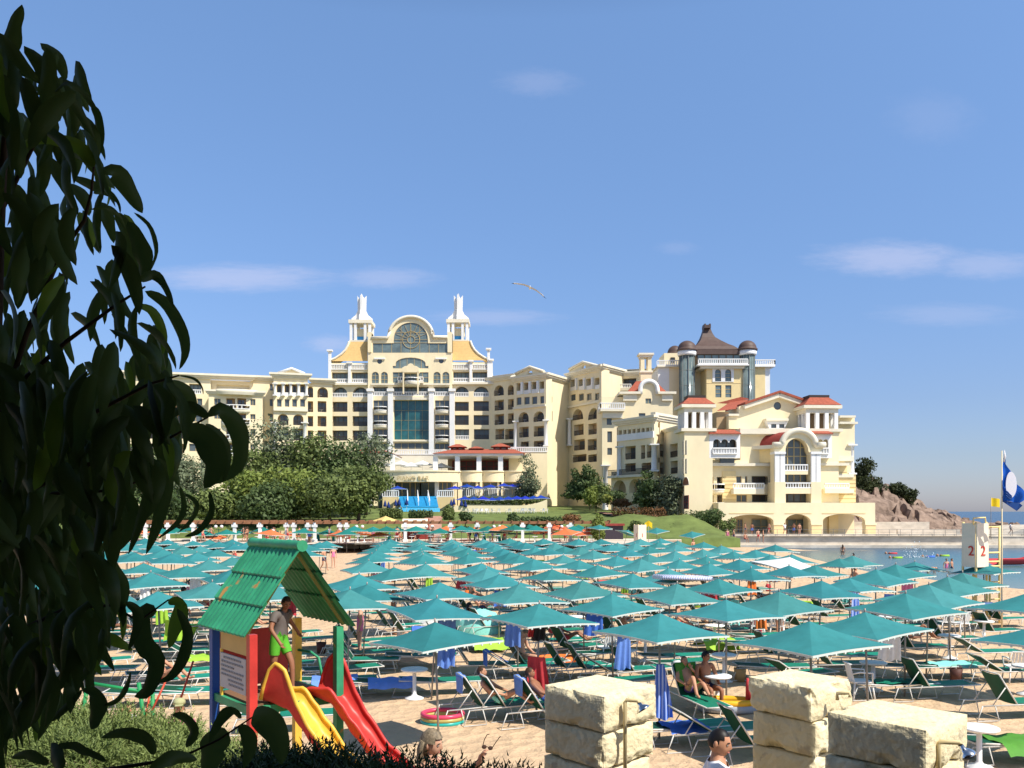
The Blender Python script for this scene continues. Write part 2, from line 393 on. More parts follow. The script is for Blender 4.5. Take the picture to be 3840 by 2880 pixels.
# rocky headland: silhouette height profile along x, ridge behind
rockm = mat('headland_rock', (.19,.125,.09), .95, .5, .5, 1.0, 1.2, world=True, col2=(.36,.255,.19))
prof = [(3150,1745),(3220,1760),(3300,1795),(3350,1830),(3420,1868),(3470,1888),(3540,1915),(3570,1938),(3600,1958),(3640,1965),(3680,1990),(3720,1998)]
def hprof(px):
    if px <= prof[0][0]: return prof[0][1]
    for (a, ya), (b, yb) in zip(prof, prof[1:]):
        if px <= b: return ya+(yb-ya)*(px-a)/(b-a)
    return 2010
m_ = MB(); rows = []
for j in range(34):
    row = []
    for i in range(80):
        px_ = 3020+i*9.3
        zt = CH-(hprof(px_)-HY)*172/F+.0
        x0 = (px_-CX)*172/F
        t = j/33
        if t < .62: k = t/.62; z = .2+(zt-.2)*(k**.85); y = 140+32*k
        else: k = (t-.62)/.38; z = zt-(zt-.0)*k*k; y = 172+26*k
        q = Vector((x0*.16, y*.12, z*.2))
        n_ = noise.turbulence(q*1.5, 4, True)-.5; n2 = noise.noise(q*5)
        amp = .85*min(1, (zt+.5)/4)
        cell = noise.cell(Vector((x0*.35+n2, y*.25, z*.5)))
        row.append((x0*(y/172) if False else x0-(172-y)*.23*1.0+n2*.5, y+n_*1.2, z+(n_*amp+(cell-.5)*.8+n2*.3)*(1 if 0 < t < .95 else 0)))
    rows.append(row)
m_.grid(rows, sm=False)
tag(m_.build('rocky_headland', rockm), 'rocky headland of reddish boulders sloping to the sea', 'headland', kind='structure')
# loose boulders at the tip
for i, (px_, py_, d, r) in enumerate(((3585,1955,168,2.0),(3612,1962,166,1.5),(3640,1966,164,1.2),(3560,1962,160,1.6),(3665,1975,160,1.0),(3530,1970,156,1.4),(3690,1985,156,.9),(3600,1985,150,.9),(3570,1990,148,.8),(3720,1975,162,1.0),(3755,1965,166,.9),(3800,1968,168,.8))):
    mb = MB(); c = P(px_, py_, d); c.z -= r*.2
    mb.ball((0,0,0), r, 12)
    for k, q in enumerate(mb.v):
        n_ = noise.noise(q*1.1/r+Vector((i*7,0,0)))*.55+noise.cell(q*2.2/r+Vector((i,0,0)))*.18
        mb.v[k] = Vector((q.x*1.25, q.y, q.z*.8))*(1+n_)
    mb.sm = [False]*len(mb.sm)
    o = mb.build('boulder', rockm); o.location = c
    tag(o, 'reddish boulder at the tip of the rocky headland', 'boulder', 'boulders at the headland tip')
# ================================================================ BUILDINGS
class Wall:
    """vertical wall plane over the plan line from pixel column xl at distance dl to xr at distance dr"""
    def __init__(s, xl, dl, xr, dr, k='px'):
        a = Vector(((xl-CX)*dl/F, dl)); b = Vector(((xr-CX)*dr/F, dr))
        s.o = a; s.t = (b-a).normalized(); s.n = Vector((s.t.y, -s.t.x)); s.k = k; s.len = (b-a).length
    def sh(s, off, k=None):
        w = Wall.__new__(Wall); w.o = s.o+s.n*off; w.t = s.t; w.n = s.n; w.k = k or s.k; w.len = s.len; return w
    def ray(s, x, y):
        a = (x-CX)/F
        # o + u t = d (a,1)
        det = s.t.x*(-1)-s.t.y*(-a)
        rx, ry = -s.o.x, -s.o.y
        u = (rx*(-1)-ry*(-a))/det
        d = s.o.y+u*s.t.y
        return u, CH-(y-HY)*d/F
    def q(s, u, v, k=None): return s.ray(*cr(k or s.k, u, v))
    def p(s, u, z, off=0):
        q = s.o+s.t*u+s.n*off; return Vector((q.x, q.y, z))
    def R(s, u0, v0, u1, v1, k=None):
        k = k or s.k; um = (u0+u1)/2
        a = s.q(u0, v1, k)[0]; b = s.q(u1, v1, k)[0]; z0 = s.q(um, v1, k)[1]; z1 = s.q(um, v0, k)[1]
        return [(a, z0), (b, z0), (b, z1), (a, z1)]
    def AR(s, u0, v0, u1, v1, k=None, rise=None, n=10):
        r = s.R(u0, v0, u1, v1, k); a, z0 = r[0]; b, z1 = r[2]; hw = (b-a)/2; rs = rise if rise else min(hw, (z1-z0)*.9)
        return [(a, z0), (b, z0)]+[(a+hw+hw*math.cos(PI*i/n), z1-rs+rs*math.sin(PI*i/n)) for i in range(n+1)]
    def PL(s, pts, k=None): return [s.q(u, v, k) for u, v in pts]
def bb(poly):
    us = [p[0] for p in poly]; zs = [p[1] for p in poly]; return min(us), min(zs), max(us), max(zs)
def span(poly, u):            # z-range of polygon at u
    zs = []
    for (a, za), (b, zb) in zip(poly, poly[1:]+poly[:1]):
        if (a <= u < b) or (b <= u < a): zs.append(za+(zb-za)*(u-a)/(b-a))
    return (min(zs), max(zs)) if len(zs) > 1 else None
def hspan(poly, z):
    us = []
    for (a, za), (b, zb) in zip(poly, poly[1:]+poly[:1]):
        if (za <= z < zb) or (zb <= z < za): us.append(a+(b-a)*(z-za)/(zb-za))
    return (min(us), max(us)) if len(us) > 1 else None
class Bld:
    def __init__(s, name, label, cat, loc):
        s.root = thing(name, label, cat, loc); s.mb = {}
    def get(s, part, m, own=False):
        s.n = getattr(s, 'n', 0)+1
        k = (part, m.name, s.n if own else 0)
        if k not in s.mb: s.mb[k] = (MB(), m)
        return s.mb[k][0]
    def finish(s):
        for (part, *_), (mb, m) in s.mb.items():
            if mb.v: mb.build(part, m, s.root, world=True)
        KIDS.pop(s.root.name, None)
    def part(s, name, mb, mats): return mb.build(name, mats, s.root, world=True)
    def plate(s, W, outline, holes=(), off=0, th=.4, m=None, part='wall', depth=.3):
        mb = s.get(part, m or cream, True)
        hs = [h[0] if isinstance(h, tuple) else h for h in holes]
        ds = [h[1] if isinstance(h, tuple) else depth for h in holes]
        vs, fs = tri(outline, hs)
        mb.add([W.p(q[0], q[1], off) for q in vs], fs)
        for lp, d in [(outline, th)]+list(zip(hs, ds)):
            n = len(lp)
            mb.add([W.p(a, z, off) for a, z in lp]+[W.p(a, z, off-d) for a, z in lp], [(i, (i+1) % n, n+(i+1) % n, n+i) for i in range(n)])
    def fill(s, mb, W, poly, off, m=0):
        vs, fs = tri(poly); mb.add([W.p(q[0], q[1], off) for q in vs], fs, m)
    def win(s, W, poly, off, nv=2, nh=0, fw=.13, gm=None, fm=None, name='window', rec=0):
        mb = MB(); s.fill(mb, W, poly, off)
        a, z0, b, z1 = bb(poly)
        n = len(poly)
        for i in range(n):
            p, q = poly[i], poly[(i+1) % n]
            mb.bar(W.p(*p, off+.03), W.p(*q, off+.03), fw, .08, 1, up=(W.n.x, W.n.y, 0.01))
        for i in range(1, nv):
            u = a+(b-a)*i/nv; r = span(poly, u)
            if r: mb.bar(W.p(u, r[0], off+.03), W.p(u, r[1], off+.03), fw*.8, .08, 1, up=(W.n.x, W.n.y, 0.01))
        for i in range(1, nh):
            z = z0+(z1-z0)*i/nh; r = hspan(poly, z)
            if r: mb.bar(W.p(r[0], z, off+.028), W.p(r[1], z, off+.028), fw*.8, .075, 1, up=(W.n.x, W.n.y, 0.01))
        return s.part(name, mb, [gm or glass, fm or goldfr])
    def rails(s, W, poly, off, h=1.0, m=None):
        a, z0, b, z1 = bb(poly); mb = s.get('railing', m or rail, True)
        mb.bar(W.p(a+.02, z0+h, off), W.p(b-.02, z0+h, off), .09)
        mb.bar(W.p(a+.02, z0+.15, off), W.p(b-.02, z0+.15, off), .06)
        k = max(2, int((b-a)/.22))
        for i in range(k+1):
            u = a+.03+(b-a-.06)*i/k; mb.bar(W.p(u, z0+.15, off), W.p(u, z0+h, off), .055)
    def bal(s, pts, h=.95, m=None, mb=None, th=.16):       # white balustrade along 3-D points (base)
        own = mb is None; mb = mb or MB()
        for a, b in zip(pts, pts[1:]):
            a = Vector(a); b = Vector(b); L_ = (b-a).length
            if L_ < .02: continue
            mb.bar(a+Vector((0,0,h-.09)), b+Vector((0,0,h-.09)), .24, .18); mb.bar(a+Vector((0,0,.09)), b+Vector((0,0,.09)), .22, .18)
            k = max(1, int(L_/.36))
            for i in range(k+1):
                q = a+(b-a)*(i/k); mb.bar(q+Vector((0,0,.17)), q+Vector((0,0,h-.17)), th)
        if own: s.part('balustrade', mb, m or white)
    def loggia(s, W, poly, off, depth=1.3, kind='l', nv=2):
        a, z0, b, z1 = bb(poly); mb = MB()
        s.fill(mb, W, poly, off-depth, 0)
        k = rnd.choice((.55, .7, .85)); z2 = min(z1-.25, z0+2.3)
        u0, u1 = (a+.15, a+.15+(b-a)*k) if rnd.random() < .5 else (b-.15-(b-a)*k, b-.15)
        mb.add([W.p(u0, z0+.05, off-depth+.04), W.p(u1, z0+.05, off-depth+.04), W.p(u1, z2, off-depth+.04), W.p(u0, z2, off-depth+.04)], [(0,1,2,3)], 1)
        mb.bar(W.p((u0+u1)/2, z0+.05, off-depth+.06), W.p((u0+u1)/2, z2, off-depth+.06), .1, m=2)
        if rnd.random() < .5:                                   # a table or towel on the rail
            u = a+(b-a)*rnd.uniform(.2,.7); q = W.p(u, z0+.55, off-.6)
            mb.box(q, (.7,.5,.06), m=3); mb.box(q-Vector((0,0,.28)), (.1,.1,.5), m=3)
        s.part('balcony', mb, [cream_shade, glass, darkfr, whitem])
        if kind == 'l': s.rails(W, [(a, z0), (b, z0), (b, z1), (a, z1)], off-.15)
        elif kind == 'b': s.bal([W.p(a+.05, z0, off-.12), W.p(b-.05, z0, off-.12)])
        elif kind == 'p':
            s.get('parapet', white, True).bar(W.p(a, z0+.42, off-.12), W.p(b, z0+.42, off-.12), .84, .1, up=(W.n.x, W.n.y, 0.01))
    def face(s, W, outline, items, off=0, m=None, th=.5):
        """items: (kind, polygon[, nv, nh])"""
        hs = []
        for it in items:
            hs.append((it[1], {'w':.28,'g':.16,'G':.2}.get(it[0], 1.3)))
        s.plate(W, outline, hs, off, th, m)
        for it in items:
            k, poly = it[0], it[1]; nv = it[2] if len(it) > 2 else 2; nh = it[3] if len(it) > 3 else 0
            if k == 'w': s.win(W, poly, off-.27, nv, nh)
            elif k == 'G': s.win(W, poly, off-.19, nv, nh, .1, glassg, goldfr)
            elif k == 'g': s.win(W, poly, off-.15, nv, nh, .1, glass, darkfr)
            elif k in 'lbp': s.loggia(W, poly, off, 1.29, k, nv)
            elif k == 'B':                                       # glazed loggia with white balustrade in front
                s.win(W, poly, off-1.28, nv, nh, .12, glassg, darkfr); a, z0, b, z1 = bb(poly)
                s.bal([W.p(a+.03, z0, off-.1), W.p(b-.03, z0, off-.1)])
            elif k == 'L':
                s.win(W, poly, off-1.28, nv, nh, .12, glass, darkfr); a, z0, b, z1 = bb(poly)
                s.rails(W, [(a, z0), (b, z0), (b, z1), (a, z1)], off-.15, .95)
    def band(s, W, u0, u1, z0, z1, o0, o1, m=None, part='cornice', tgt=None):
        mb = tgt or s.get(part, m or trimc, part not in ('panel', 'string_course'))
        vs = [W.p(u, z, o) for u in (u0, u1) for z in (z0, z1) for o in (o0, o1)]
        mb.add(vs, [(0,2,3,1),(4,5,7,6),(0,1,5,4),(2,6,7,3),(0,4,6,2),(1,3,7,5)])
    def bandpx(s, W, u0, v0, u1, v1, o0, o1, m=None, part='cornice', k=None):
        r = W.sh(o1).R(u0, v0, u1, v1, k); s.band(W, r[0][0], r[1][0], r[0][1], r[2][1], o0, o1, m, part)
    def corn(s, W, ua, ub, z, h=.9, d=.9, m=None, part='cornice'):     # stepped projecting cornice at wall top
        mb = s.get(part, m or trimc, True)
        for i, (f, g) in enumerate(((.35,.0),(.7,.3),(1,.62))):
            s.band(W, ua-d*f, ub+d*f, z+h*g, z+h*(.3 if i == 0 else .62 if i == 1 else 1)+.001*i, -.3, d*f, m, part, mb)
    def col(s, q, h, r, m=None, part='column'):
        mb = MB(); mb.box(q+Vector((0,0,.12)), (r*2.8, r*2.8, .24)); mb.lathe(q+Vector((0,0,.24)), [(r*1.15,0),(r,.2),(r*.85,h-.7),(r*1.2,h-.55),(r*1.3,h-.4)], 10)
        mb.box(q+Vector((0,0,h-.1)), (r*3.2, r*3.2, .22)); s.part(part, mb, m or white)
    def rbal(s, W, u, z0, hw, dp, zd, off=0):             # rounded balcony: drum of depth zd below the floor, white balusters above
        mb = MB(); n = 10
        arc = lambda k, z: [W.p(u+hw*k*math.sin(PI*(i/n-.5))*1.0, z, off+dp*k*math.cos(PI*(i/n-.5))) for i in range(n+1)]
        mb.grid([arc(.75, z0-zd), arc(.95, z0-zd*.75), arc(1, z0-zd*.6), arc(1, z0)], 0)
        c = W.p(u, z0, off); top = arc(1, z0); mb.add([c]+top, [(0, i+1, i+2) for i in range(n)])
        bot = arc(.75, z0-zd); mb.add([W.p(u, z0-zd, off)]+bot, [(0, i+2, i+1) for i in range(n)])
        s.part('balcony', mb, trimc)
        s.bal(arc(.96, z0), .95)
    def gable(s, W, pts, off, th, m=None, part='pediment', holes=()): s.plate(W, pts, holes, off, th, m, part)
def hiproof(mb, W, u0, u1, z0, ur0, ur1, z1, o0, o1, orf=None, m=0):
    """hip roof: eaves rectangle u0..u1 x o0(back)..o1(front) at z0, ridge ur0..ur1 at z1"""
    om = orf if orf is not None else (o0+o1)/2
    v = [W.p(u0,z0,o1),W.p(u1,z0,o1),W.p(u1,z0,o0),W.p(u0,z0,o0),W.p(ur0,z1,om),W.p(ur1,z1,om)]
    mb.add(v, [(0,1,5,4),(1,2,5),(2,3,4,5),(3,0,4),(3,2,1,0)], m)

# ---------------------------------------------------------------- central hotel block (frontal)
B = Bld('hotel_block', 'tall cream central hotel block with arched gable, blue glass wall and two white roof lanterns', 'hotel', (-32,190,4))
W = Wall(1200,190,1900,190,'A')
zb = 3.6
def base(W, pts, k=None):                                  # outline from top points, closed at the ground
    t = W.PL(pts, k); return [(t[0][0], zb)]+[(t[-1][0], zb)]+t[::-1]
it = []
for x0, x1 in ((147,325),(385,565)):
    it += [('B', W.AR(x0,1110,x1,1230), 3)]
    for a, b in ((20,140),(190,310),(360,480)): it.append(('L', W.R(x0,a,x1,b,'C'), 3, 0))
it += [('B', W.R(138,935,330,1062), 4), ('B', W.R(375,935,568,1062), 4)]
B.face(W, base(W, [(100,825),(572,825)]), it)
it = []
for x0, x1 in ((1598,1763),(1821,2001)):
    it += [('B', W.AR(x0,1102,x1,1224), 3)]
    for a, b in ((20,130),(178,296)) if x0 < 1700 else ((12,130),(178,296)): it.append(('L', W.R(x0,a,x1,b,'C'), 3, 0))
it += [('L', W.R(1824,345,2003,465,'C'), 3), ('B', W.R(1602,345,1766,470,'C'), 3)]
it += [('B', W.R(1578,928,1766,1052), 4), ('B', W.R(1806,928,2008,1052), 4)]
B.face(W, base(W, [(1566,815),(2045,815)]), it)
# top balustraded parapets and white corner posts of the wings
for a, b in ((135,335),(372,566),(1576,1762),(1808,2008)):
    q0 = W.q(a, 905); q1 = W.q(b, 905); B.bal([W.p(*q0, .1), W.p(*q1, .1)], 1.2); 
for u, t in ((118,690),(352,835),(1788,815),(1998,672),(2028,800)):
    q0 = W.q(u-15, 1070); q1 = W.q(u+15, t); B.band(W, q0[0], q1[0], q0[1], q1[1], -.2, .45, white, 'corner_post')
    B.band(W, q0[0]-.3, q1[0]+.3, q1[1], q1[1]+.35, -.5, .75, white, 'corner_post')
B.bandpx(W, 85, 1062, 590, 1085, -.3, .7); B.bandpx(W, 1545, 1052, 2060, 1076, -.3, .7)
# central front with big arched window
Wc = W.sh(.9)
def arcp(cx, cy, rx, ry, a0, a1, n): return [(cx+rx*math.cos(a0+(a1-a0)*i/n), cy-ry*math.sin(a0+(a1-a0)*i/n)) for i in range(n+1)]
top = [(568,470),(612,470),(612,540),(802,540),(825,470)]+arcp(1078,520,255,235,PI*.93,PI*.07,18)+[(1330,470),(1345,530),(1512,530),(1512,470),(1566,470)]
big = Wc.PL([(625,705),(1515,705),(1515,590),(1280,590)]+arcp(1075,545,203,200,0,PI,18)+[(870,590),(625,590)])
mid = Wc.PL([(862,890),(1285,890),(1285,860),(1252,860),(1250,830)]+arcp(1073,830,178,70,.02,PI-.02,10)+[(895,830),(895,860),(862,860)])
rnds = [Wc.PL(arcp(u, v, 30, 30, 0, 2*PI*11/12, 11)) for u, v in ((707,806),(1437,801))]
it = [('G', big, 8, 3), ('G', mid, 5, 0), ('g', rnds[0], 1), ('g', rnds[1], 1), ('G', Wc.R(862,935,1285,1060), 6, 2)]
for a, b in ((612,697),(722,803),(1343,1428),(1450,1533)): it.append(('G', Wc.AR(a,930,b,1066), 2, 3))
for a, b in ((625,803),(865,1287),(1347,1533)): it.append(('B', Wc.R(a,1106,b,1215), 4 if b-a < 300 else 8))
cw = Wc.R(875,1265,1290,1734)
it += [('o', cw)]
for a, b in ((632,803),(1362,1532)):
    for v0, v1 in ((-235,-62+1),(172-0,-0)) [:0]: pass
    for v0, v1 in ((1268,1395),(1438,1565)): it.append(('L' if 0 else 'w', Wc.R(a,v0,b,v1), 3))
    for v0, v1 in ((345,470),(515,582)): it.append(('w', Wc.R(a,v0,b,v1,'C'), 3))
it += [('w', Wc.R(880,508,1290,582,'C'), 5)]
ot = base(Wc, top)
B.face(Wc, ot, it, th=2.2)
B.win(Wc, cw, -.9, 5, 4, .09, glassb, mat('bronze_mullion', (.30,.27,.15), .4), 'curtain_wall')
# sunburst ring in the big window
mb = MB(); c = Wc.q(1078, 548); r0 = (Wc.q(1122,548)[0]-c[0])
for rr in (r0, r0*2.3): mb.tube([Wc.p(c[0]+rr*math.cos(2*PI*i/24), c[1]+rr*math.sin(2*PI*i/24), -.1) for i in range(24)], .06, 5, closed=True)
for i in range(9):
    a = PI*i/8; mb.bar(Wc.p(c[0]+r0*math.cos(a), c[1]+r0*math.sin(a), -.1), Wc.p(c[0]+r0*4.4*math.cos(a), c[1]+r0*4.2*math.sin(a), -.1), .06)
B.part('window_tracery', mb, goldfr)
# parapet moulding following the gable
mb = MB(); mp = Wc.PL([(612,528),(802,528),(825,462)]+arcp(1078,515,262,238,PI*.93,PI*.07,18)+[(1332,462),(1345,520),(1512,520)])
mb.tube([Wc.p(a, z, .15) for a, z in mp], .38, 6); mb.tube([Wc.p(a, z-.1, -1.5) for a, z in mp], .38, 6); B.part('gable_moulding', mb, trimc)
mb = MB(); rows = [[Wc.p(a, z-.05, o) for a, z in mp] for o in (0, -2.5)]; mb.grid(rows); B.part('roof', mb, trimc)
for u in ((568,612),(1512,1566)):
    q0 = Wc.q(u[0], 700); q1 = Wc.q(u[1], 462); B.band(Wc, q0[0], q1[0], q0[1], q1[1], -2.4, .25, cream, 'wall')
for u0, u1 in ((570,628),(810,868),(1294,1352),(1538,1596)):
    q0 = Wc.q(u0, 1800); q1 = Wc.q(u1, 1140); B.band(Wc, q0[0], q1[0], zb, q1[1], -.2, .75, white, 'pilaster')
    B.band(Wc, q0[0]-.2, q1[0]+.2, q1[1]-.5, q1[1]+.1, -.2, 1.0, white, 'pilaster')
for u0, v0, u1, v1 in ((605,1066,1540,1085),(868,1228,1292,1262),(868,1740,1292,1755)): B.bandpx(Wc, u0, v0, u1, v1, -.1, .35)
for a, b in ((645,775),(1372,1505)): B.bandpx(Wc, a-5, 762, b-5, 780, 0, .3, white)
for a, b in ((632,803),(1362,1532)):
    for v0, v1, k in ((1330,1395,'A'),(1505,1565,'A'),(410,470,'C')):
        u = (Wc.q(a,v0,k)[0]+Wc.q(b,v0,k)[0])/2; B.rbal(Wc, u, Wc.q(a,v1,k)[1], 1.45, 1.15, .75, .1)
        B.band(Wc, Wc.q(a,v0,k)[0], Wc.q(b,v0,k)[0], Wc.q(a,v1,k)[1]-.75, Wc.q(a,v1,k)[1], -.2, .12, trimc, 'slab')
# gabled aedicule with white balcony
We = Wc.sh(1.8)
B.gable(We, We.PL([(975,935),(975,880),(1005,862),(1035,858),(1048,838),(1075,828),(1100,838),(1115,858),(1145,862),(1172,880),(1172,935)]), 0, 2.0)
for u in (988,1160):
    q0 = We.q(u-8, 1190); q1 = We.q(u+8, 930); B.band(We, q0[0], q1[0], q0[1], q1[1], -.3, 0, cream, 'column')
u = We.q(1080,1040)[0]; B.rbal(Wc, u, We.q(1080,1046)[1], 1.9*1.0, 2.4, .9, .1)
for a, b in ((930,985),(1172,1228)):
    q0 = Wc.q(a,1045); q1 = Wc.q(b,1045); B.bal([Wc.p(*q0,.9), Wc.p(*q1,.9)]); B.band(Wc, q0[0], q1[0], q0[1]-.5, q0[1], 0, 1.0, trimc, 'slab')
# curved yellow tile roofs over the wings
cv = [(108,803),(180,775),(250,728),(300,678),(330,625),(346,578)]
for sgn in (0, 1):
    mb = MB(); rows = []; edge = []
    for i in range(26):
        t = i/25*(len(cv)-1); k = min(int(t), len(cv)-2); f = t-k
        uu = cv[k][0]+(cv[k+1][0]-cv[k][0])*f; vv = cv[k][1]+(cv[k+1][1]-cv[k][1])*f
        off = .2-.75*i/25; Wo = W.sh(off)
        if sgn: uu = 2128-uu; vv -= 8
        a = Wo.q(uu, vv); b = Wo.q(566 if not sgn else 1572, vv)
        z = a[1]+(.10 if i % 2 else 0)
        rows.append([Wo.p(a[0]+(b[0]-a[0])*j/6, z) for j in range(7)]); edge.append(Wo.p(a[0], a[1]+.1))
    mb.grid(rows, sm=False); back = [[e for e in edge], [e+Vector((0,6,0)) for e in edge]]; mb.grid(back, sm=False)
    B.part('curved_roof', mb, yelroof)
    mb = MB(); mb.tube(edge, .28, 6); B.part('roof_edge', mb, trimc)
# roof lanterns
for u0, u1, dv in ((346,604,0),(1504,1760,-6)):
    Wt = W.sh(-.6); a = Wt.q(u0, 575+dv)[0]; b = Wt.q(u1, 575+dv)[0]; z0 = Wt.q(u0, 585+dv)[1]; z1 = Wt.q(u0, 330+dv)[1]; dpt = b-a
    for uu in (a+.35, a+1.35, b-1.35, b-.35):
        for o in (-.35, -dpt+.35): B.band(Wt, uu-.27, uu+.27, z0, z1, o-.3, o+.3, white, 'lantern_post')
    B.band(Wt, a, b, z0-.4, z0+.6, -dpt, 0, trimc, 'lantern_base'); B.band(Wt, a-.15, b+.15, z1-.4, z1+.35, -dpt-.15, .15, trimc, 'lantern_slab')
    B.band(Wt, a+1.0, b-1.0, z0+.6, z0+1.6, -dpt+1, -1.2, mat('blue_tank', (.05,.30,.62), .4), 'water_tank'); B.band(Wt, a+1.2, b-1.0, z0+1.6, z0+3.4, -dpt+1, -1.4, cream, 'lantern_core')
    L0 = lambda x: a+(b-a)*x
    pts = [(0,.3),(.02,1.1),(.22,1.9),(.31,2.9),(.29,6.2),(.40,5.6),(.44,4.9),(.44,.3)]
    full = [(L0(x), z1+h) for x, h in pts]; fr_ = [(L0(1-x), z1+h) for x, h in pts][::-1]
    Wm = Wt.sh(-dpt/2+.25)
    B.plate(Wm, full[::-1], (), 0, .5, white, 'lantern_crown'); B.plate(Wm, fr_[::-1], (), 0, .5, white, 'lantern_crown')
    B.plate(Wm, [(L0(.46), z1+.3), (L0(.54), z1+.3), (L0(.54), z1+6.0), (L0(.5), z1+6.6), (L0(.46), z1+6.0)], (), .6, 1.6, white, 'lantern_crown')
    # crossing fins
    Ws = Wall.__new__(Wall); Ws.o = Wt.o+Wt.t*(L0(.5)+.25)-Wt.n*dpt; Ws.t = Wt.n.copy(); Ws.n = Wt.t.copy(); Ws.k = 'A'
    for pl in (full, fr_): B.plate(Ws, [(q[0]-a, q[1]) for q in pl][::-1], (), 0, .5, white, 'lantern_crown')
# masonry core so the block reads solid from the side
B.band(W, W.q(105,900)[0], W.q(2040,900)[0], zb, W.q(105,905)[1], -18, -2.2, cream, 'wall')
B.band(W, W.q(612,900)[0], W.q(1512,900)[0], W.q(612,905)[1], W.q(612,560)[1], -16, -2.3, cream, 'wall')
B.finish()

# ---------------------------------------------------------------- left wing
B = Bld('hotel_wing', 'long cream hotel wing left of the central block with a small white pediment', 'hotel wing', (-55,184,4))
W = Wall(560,179.5,1245,189,'B')
zc = W.q(2000,440)[1]
it = [('l', W.AR(1866,480,1990,602)), ('l', W.AR(1752,470,1815,602))]
for a, b in ((645,775),(822,945),(992,1115)): it += [('l', W.R(1868,a,1972,b)), ('l', W.R(1745,a,1815,b))]
B.face(W, [(W.q(1720,600)[0], zb), (W.q(2045,600)[0], zb), (W.q(2045,600)[0], zc), (W.q(1720,600)[0], zc)], it)
Wp = W.sh(2.0)
it = []
for a, b in ((1385,1440),(1478,1532),(1566,1622),(1660,1718)):
    it += [('p', Wp.R(a,445,b,588)), ('w', Wp.R(a,622,b,712), 1)]
it += [('l', Wp.AR(1395,795,1522,930)), ('l', Wp.AR(1578,800,1700,930)), ('l', Wp.R(1395,970,1525,1110)), ('l', Wp.R(1578,970,1700,1110))]
B.face(Wp, [(Wp.q(1345,600)[0], zb), (Wp.q(1752,600)[0], zb), (Wp.q(1752,600)[0], zc+.6), (Wp.q(1345,600)[0], zc+.6)], it, th=2.2)
pd = Wp.PL([(1375,385),(1400,320),(1560,268),(1715,330),(1735,390)])
B.gable(Wp, pd, .2, 1.5, cream, holes=[(Wp.PL([(1525,350),(1585,350),(1578,335),(1555,322),(1532,335)]), .3)])
mb = MB(); mb.tube([Wp.p(a, z+.1, .4) for a, z in pd[1:-1]], .32, 6); B.part('pediment_moulding', mb, white)
B.corn(Wp, Wp.q(1345,600)[0], Wp.q(1752,600)[0], zc+.6, 1.05, .9); B.corn(W, W.q(1752,600)[0]+1, W.q(2045,600)[0], zc, 1.05, .9)
for u in (1362,1458,1548,1640,1735):
    q0 = Wp.q(u, 585); B.col(Wp.p(q0[0], Wp.q(u,590)[1]+.1, .25), Wp.q(u,440)[1]-Wp.q(u,590)[1], .28)
B.bandpx(Wp, 1345, 735, 1752, 762, 0, .5)
for u in (1362,1715):
    q0 = Wp.q(u, 1120); h = Wp.q(u,900)[1]-q0[1]; B.col(Wp.p(q0[0], q0[1]-2.5, .6), h+2.5, .42)
# recessed strip, then the block with the round balconies
Wr = W.sh(-1.2); it = []
for a, b in ((440,520),(620,705),(795,885),(965,1030)): it.append(('w', Wr.R(1300,a,1338,b), 1))
B.face(Wr, [(Wr.q(1070,600)[0], zb), (Wr.q(1350,600)[0], zb), (Wr.q(1350,600)[0], zc+.3), (Wr.q(1070,600)[0], zc+.3)], it)
B.corn(Wr, Wr.q(1075,600)[0], Wr.q(1345,600)[0], zc+.3, 1.05, .8)
zt = W.q(560,385)[1]
B.face(W, [(W.q(-500,600)[0], zb), (W.q(600,600)[0], zb), (W.q(600,600)[0], zt), (W.q(-500,600)[0], zt)],
       [('B', W.R(345,440,490,560), 3), ('B', W.R(150,440,290,560), 3), ('w', W.R(345,615,410,700), 1), ('w', W.R(440,615,500,700), 1)]+[('l', W.R(u,v,u+110,v+110)) for u in (-380,-180,20,180) for v in (620,800,980,1150)]+[('w', W.R(345,v,500,v+90), 2) for v in (800,975,1150)])
Wf = W.sh(-1.0)
B.face(Wf, [(Wf.q(570,600)[0], zb), (Wf.q(1090,600)[0], zb), (Wf.q(1090,600)[0], zt), (Wf.q(570,600)[0], zt)], [('B', Wf.R(670,455,1060,560), 5)])
B.corn(W, W.q(-500,600)[0], W.q(1085,600)[0], zt, 1.1, 1.0)
Wg = W.sh(2.2); zl = Wg.q(900,575)[1]
it = []
for v0, v1 in ((610,740),(790,905),(965,1095),(1145,1270)): it += [('l', Wg.R(785,v0,890,v1)), ('l', Wg.R(915,v0,1020,v1)), ('w', Wg.R(1070,v0+10,1130,v1-45), 2), ('w', Wg.R(640,v0+5,718,v1-50), 2)]
B.face(Wg, [(Wg.q(575,600)[0], zb), (Wg.q(1215,600)[0], zb), (Wg.q(1215,600)[0], zl), (Wg.q(575,600)[0], zl)], it, th=3)
B.corn(Wg, Wg.q(575,600)[0], Wg.q(1215,600)[0], zl, 1.0, .7)
for v in (740,905,1095,1270):
    u = Wg.q(900,v)[0]; B.rbal(Wg, u, Wg.q(900,v)[1]-.05, 2.9, .9, .8, .05)
mb = MB(); u = Wg.q(900,560)[0]; n = 10
for k, (z, r) in enumerate(((zl-.1,.9),(zl+.5,1.05),(zl+1.2,1.2))): pass
mb.grid([[Wg.p(u+4.2*r*math.sin(PI*(i/n-.5)), z, 1.5*r*math.cos(PI*(i/n-.5))) for i in range(n+1)] for z, r in ((zl,.9),(zl+.5,1.0),(zl+1.1,1.1),(zl+1.1,.2))]); B.part('cornice', mb, trimc)
B.band(W, W.q(-500,600)[0], W.q(2045,600)[0], zb, zc, -14, -1.6, cream, 'wall')
B.finish()

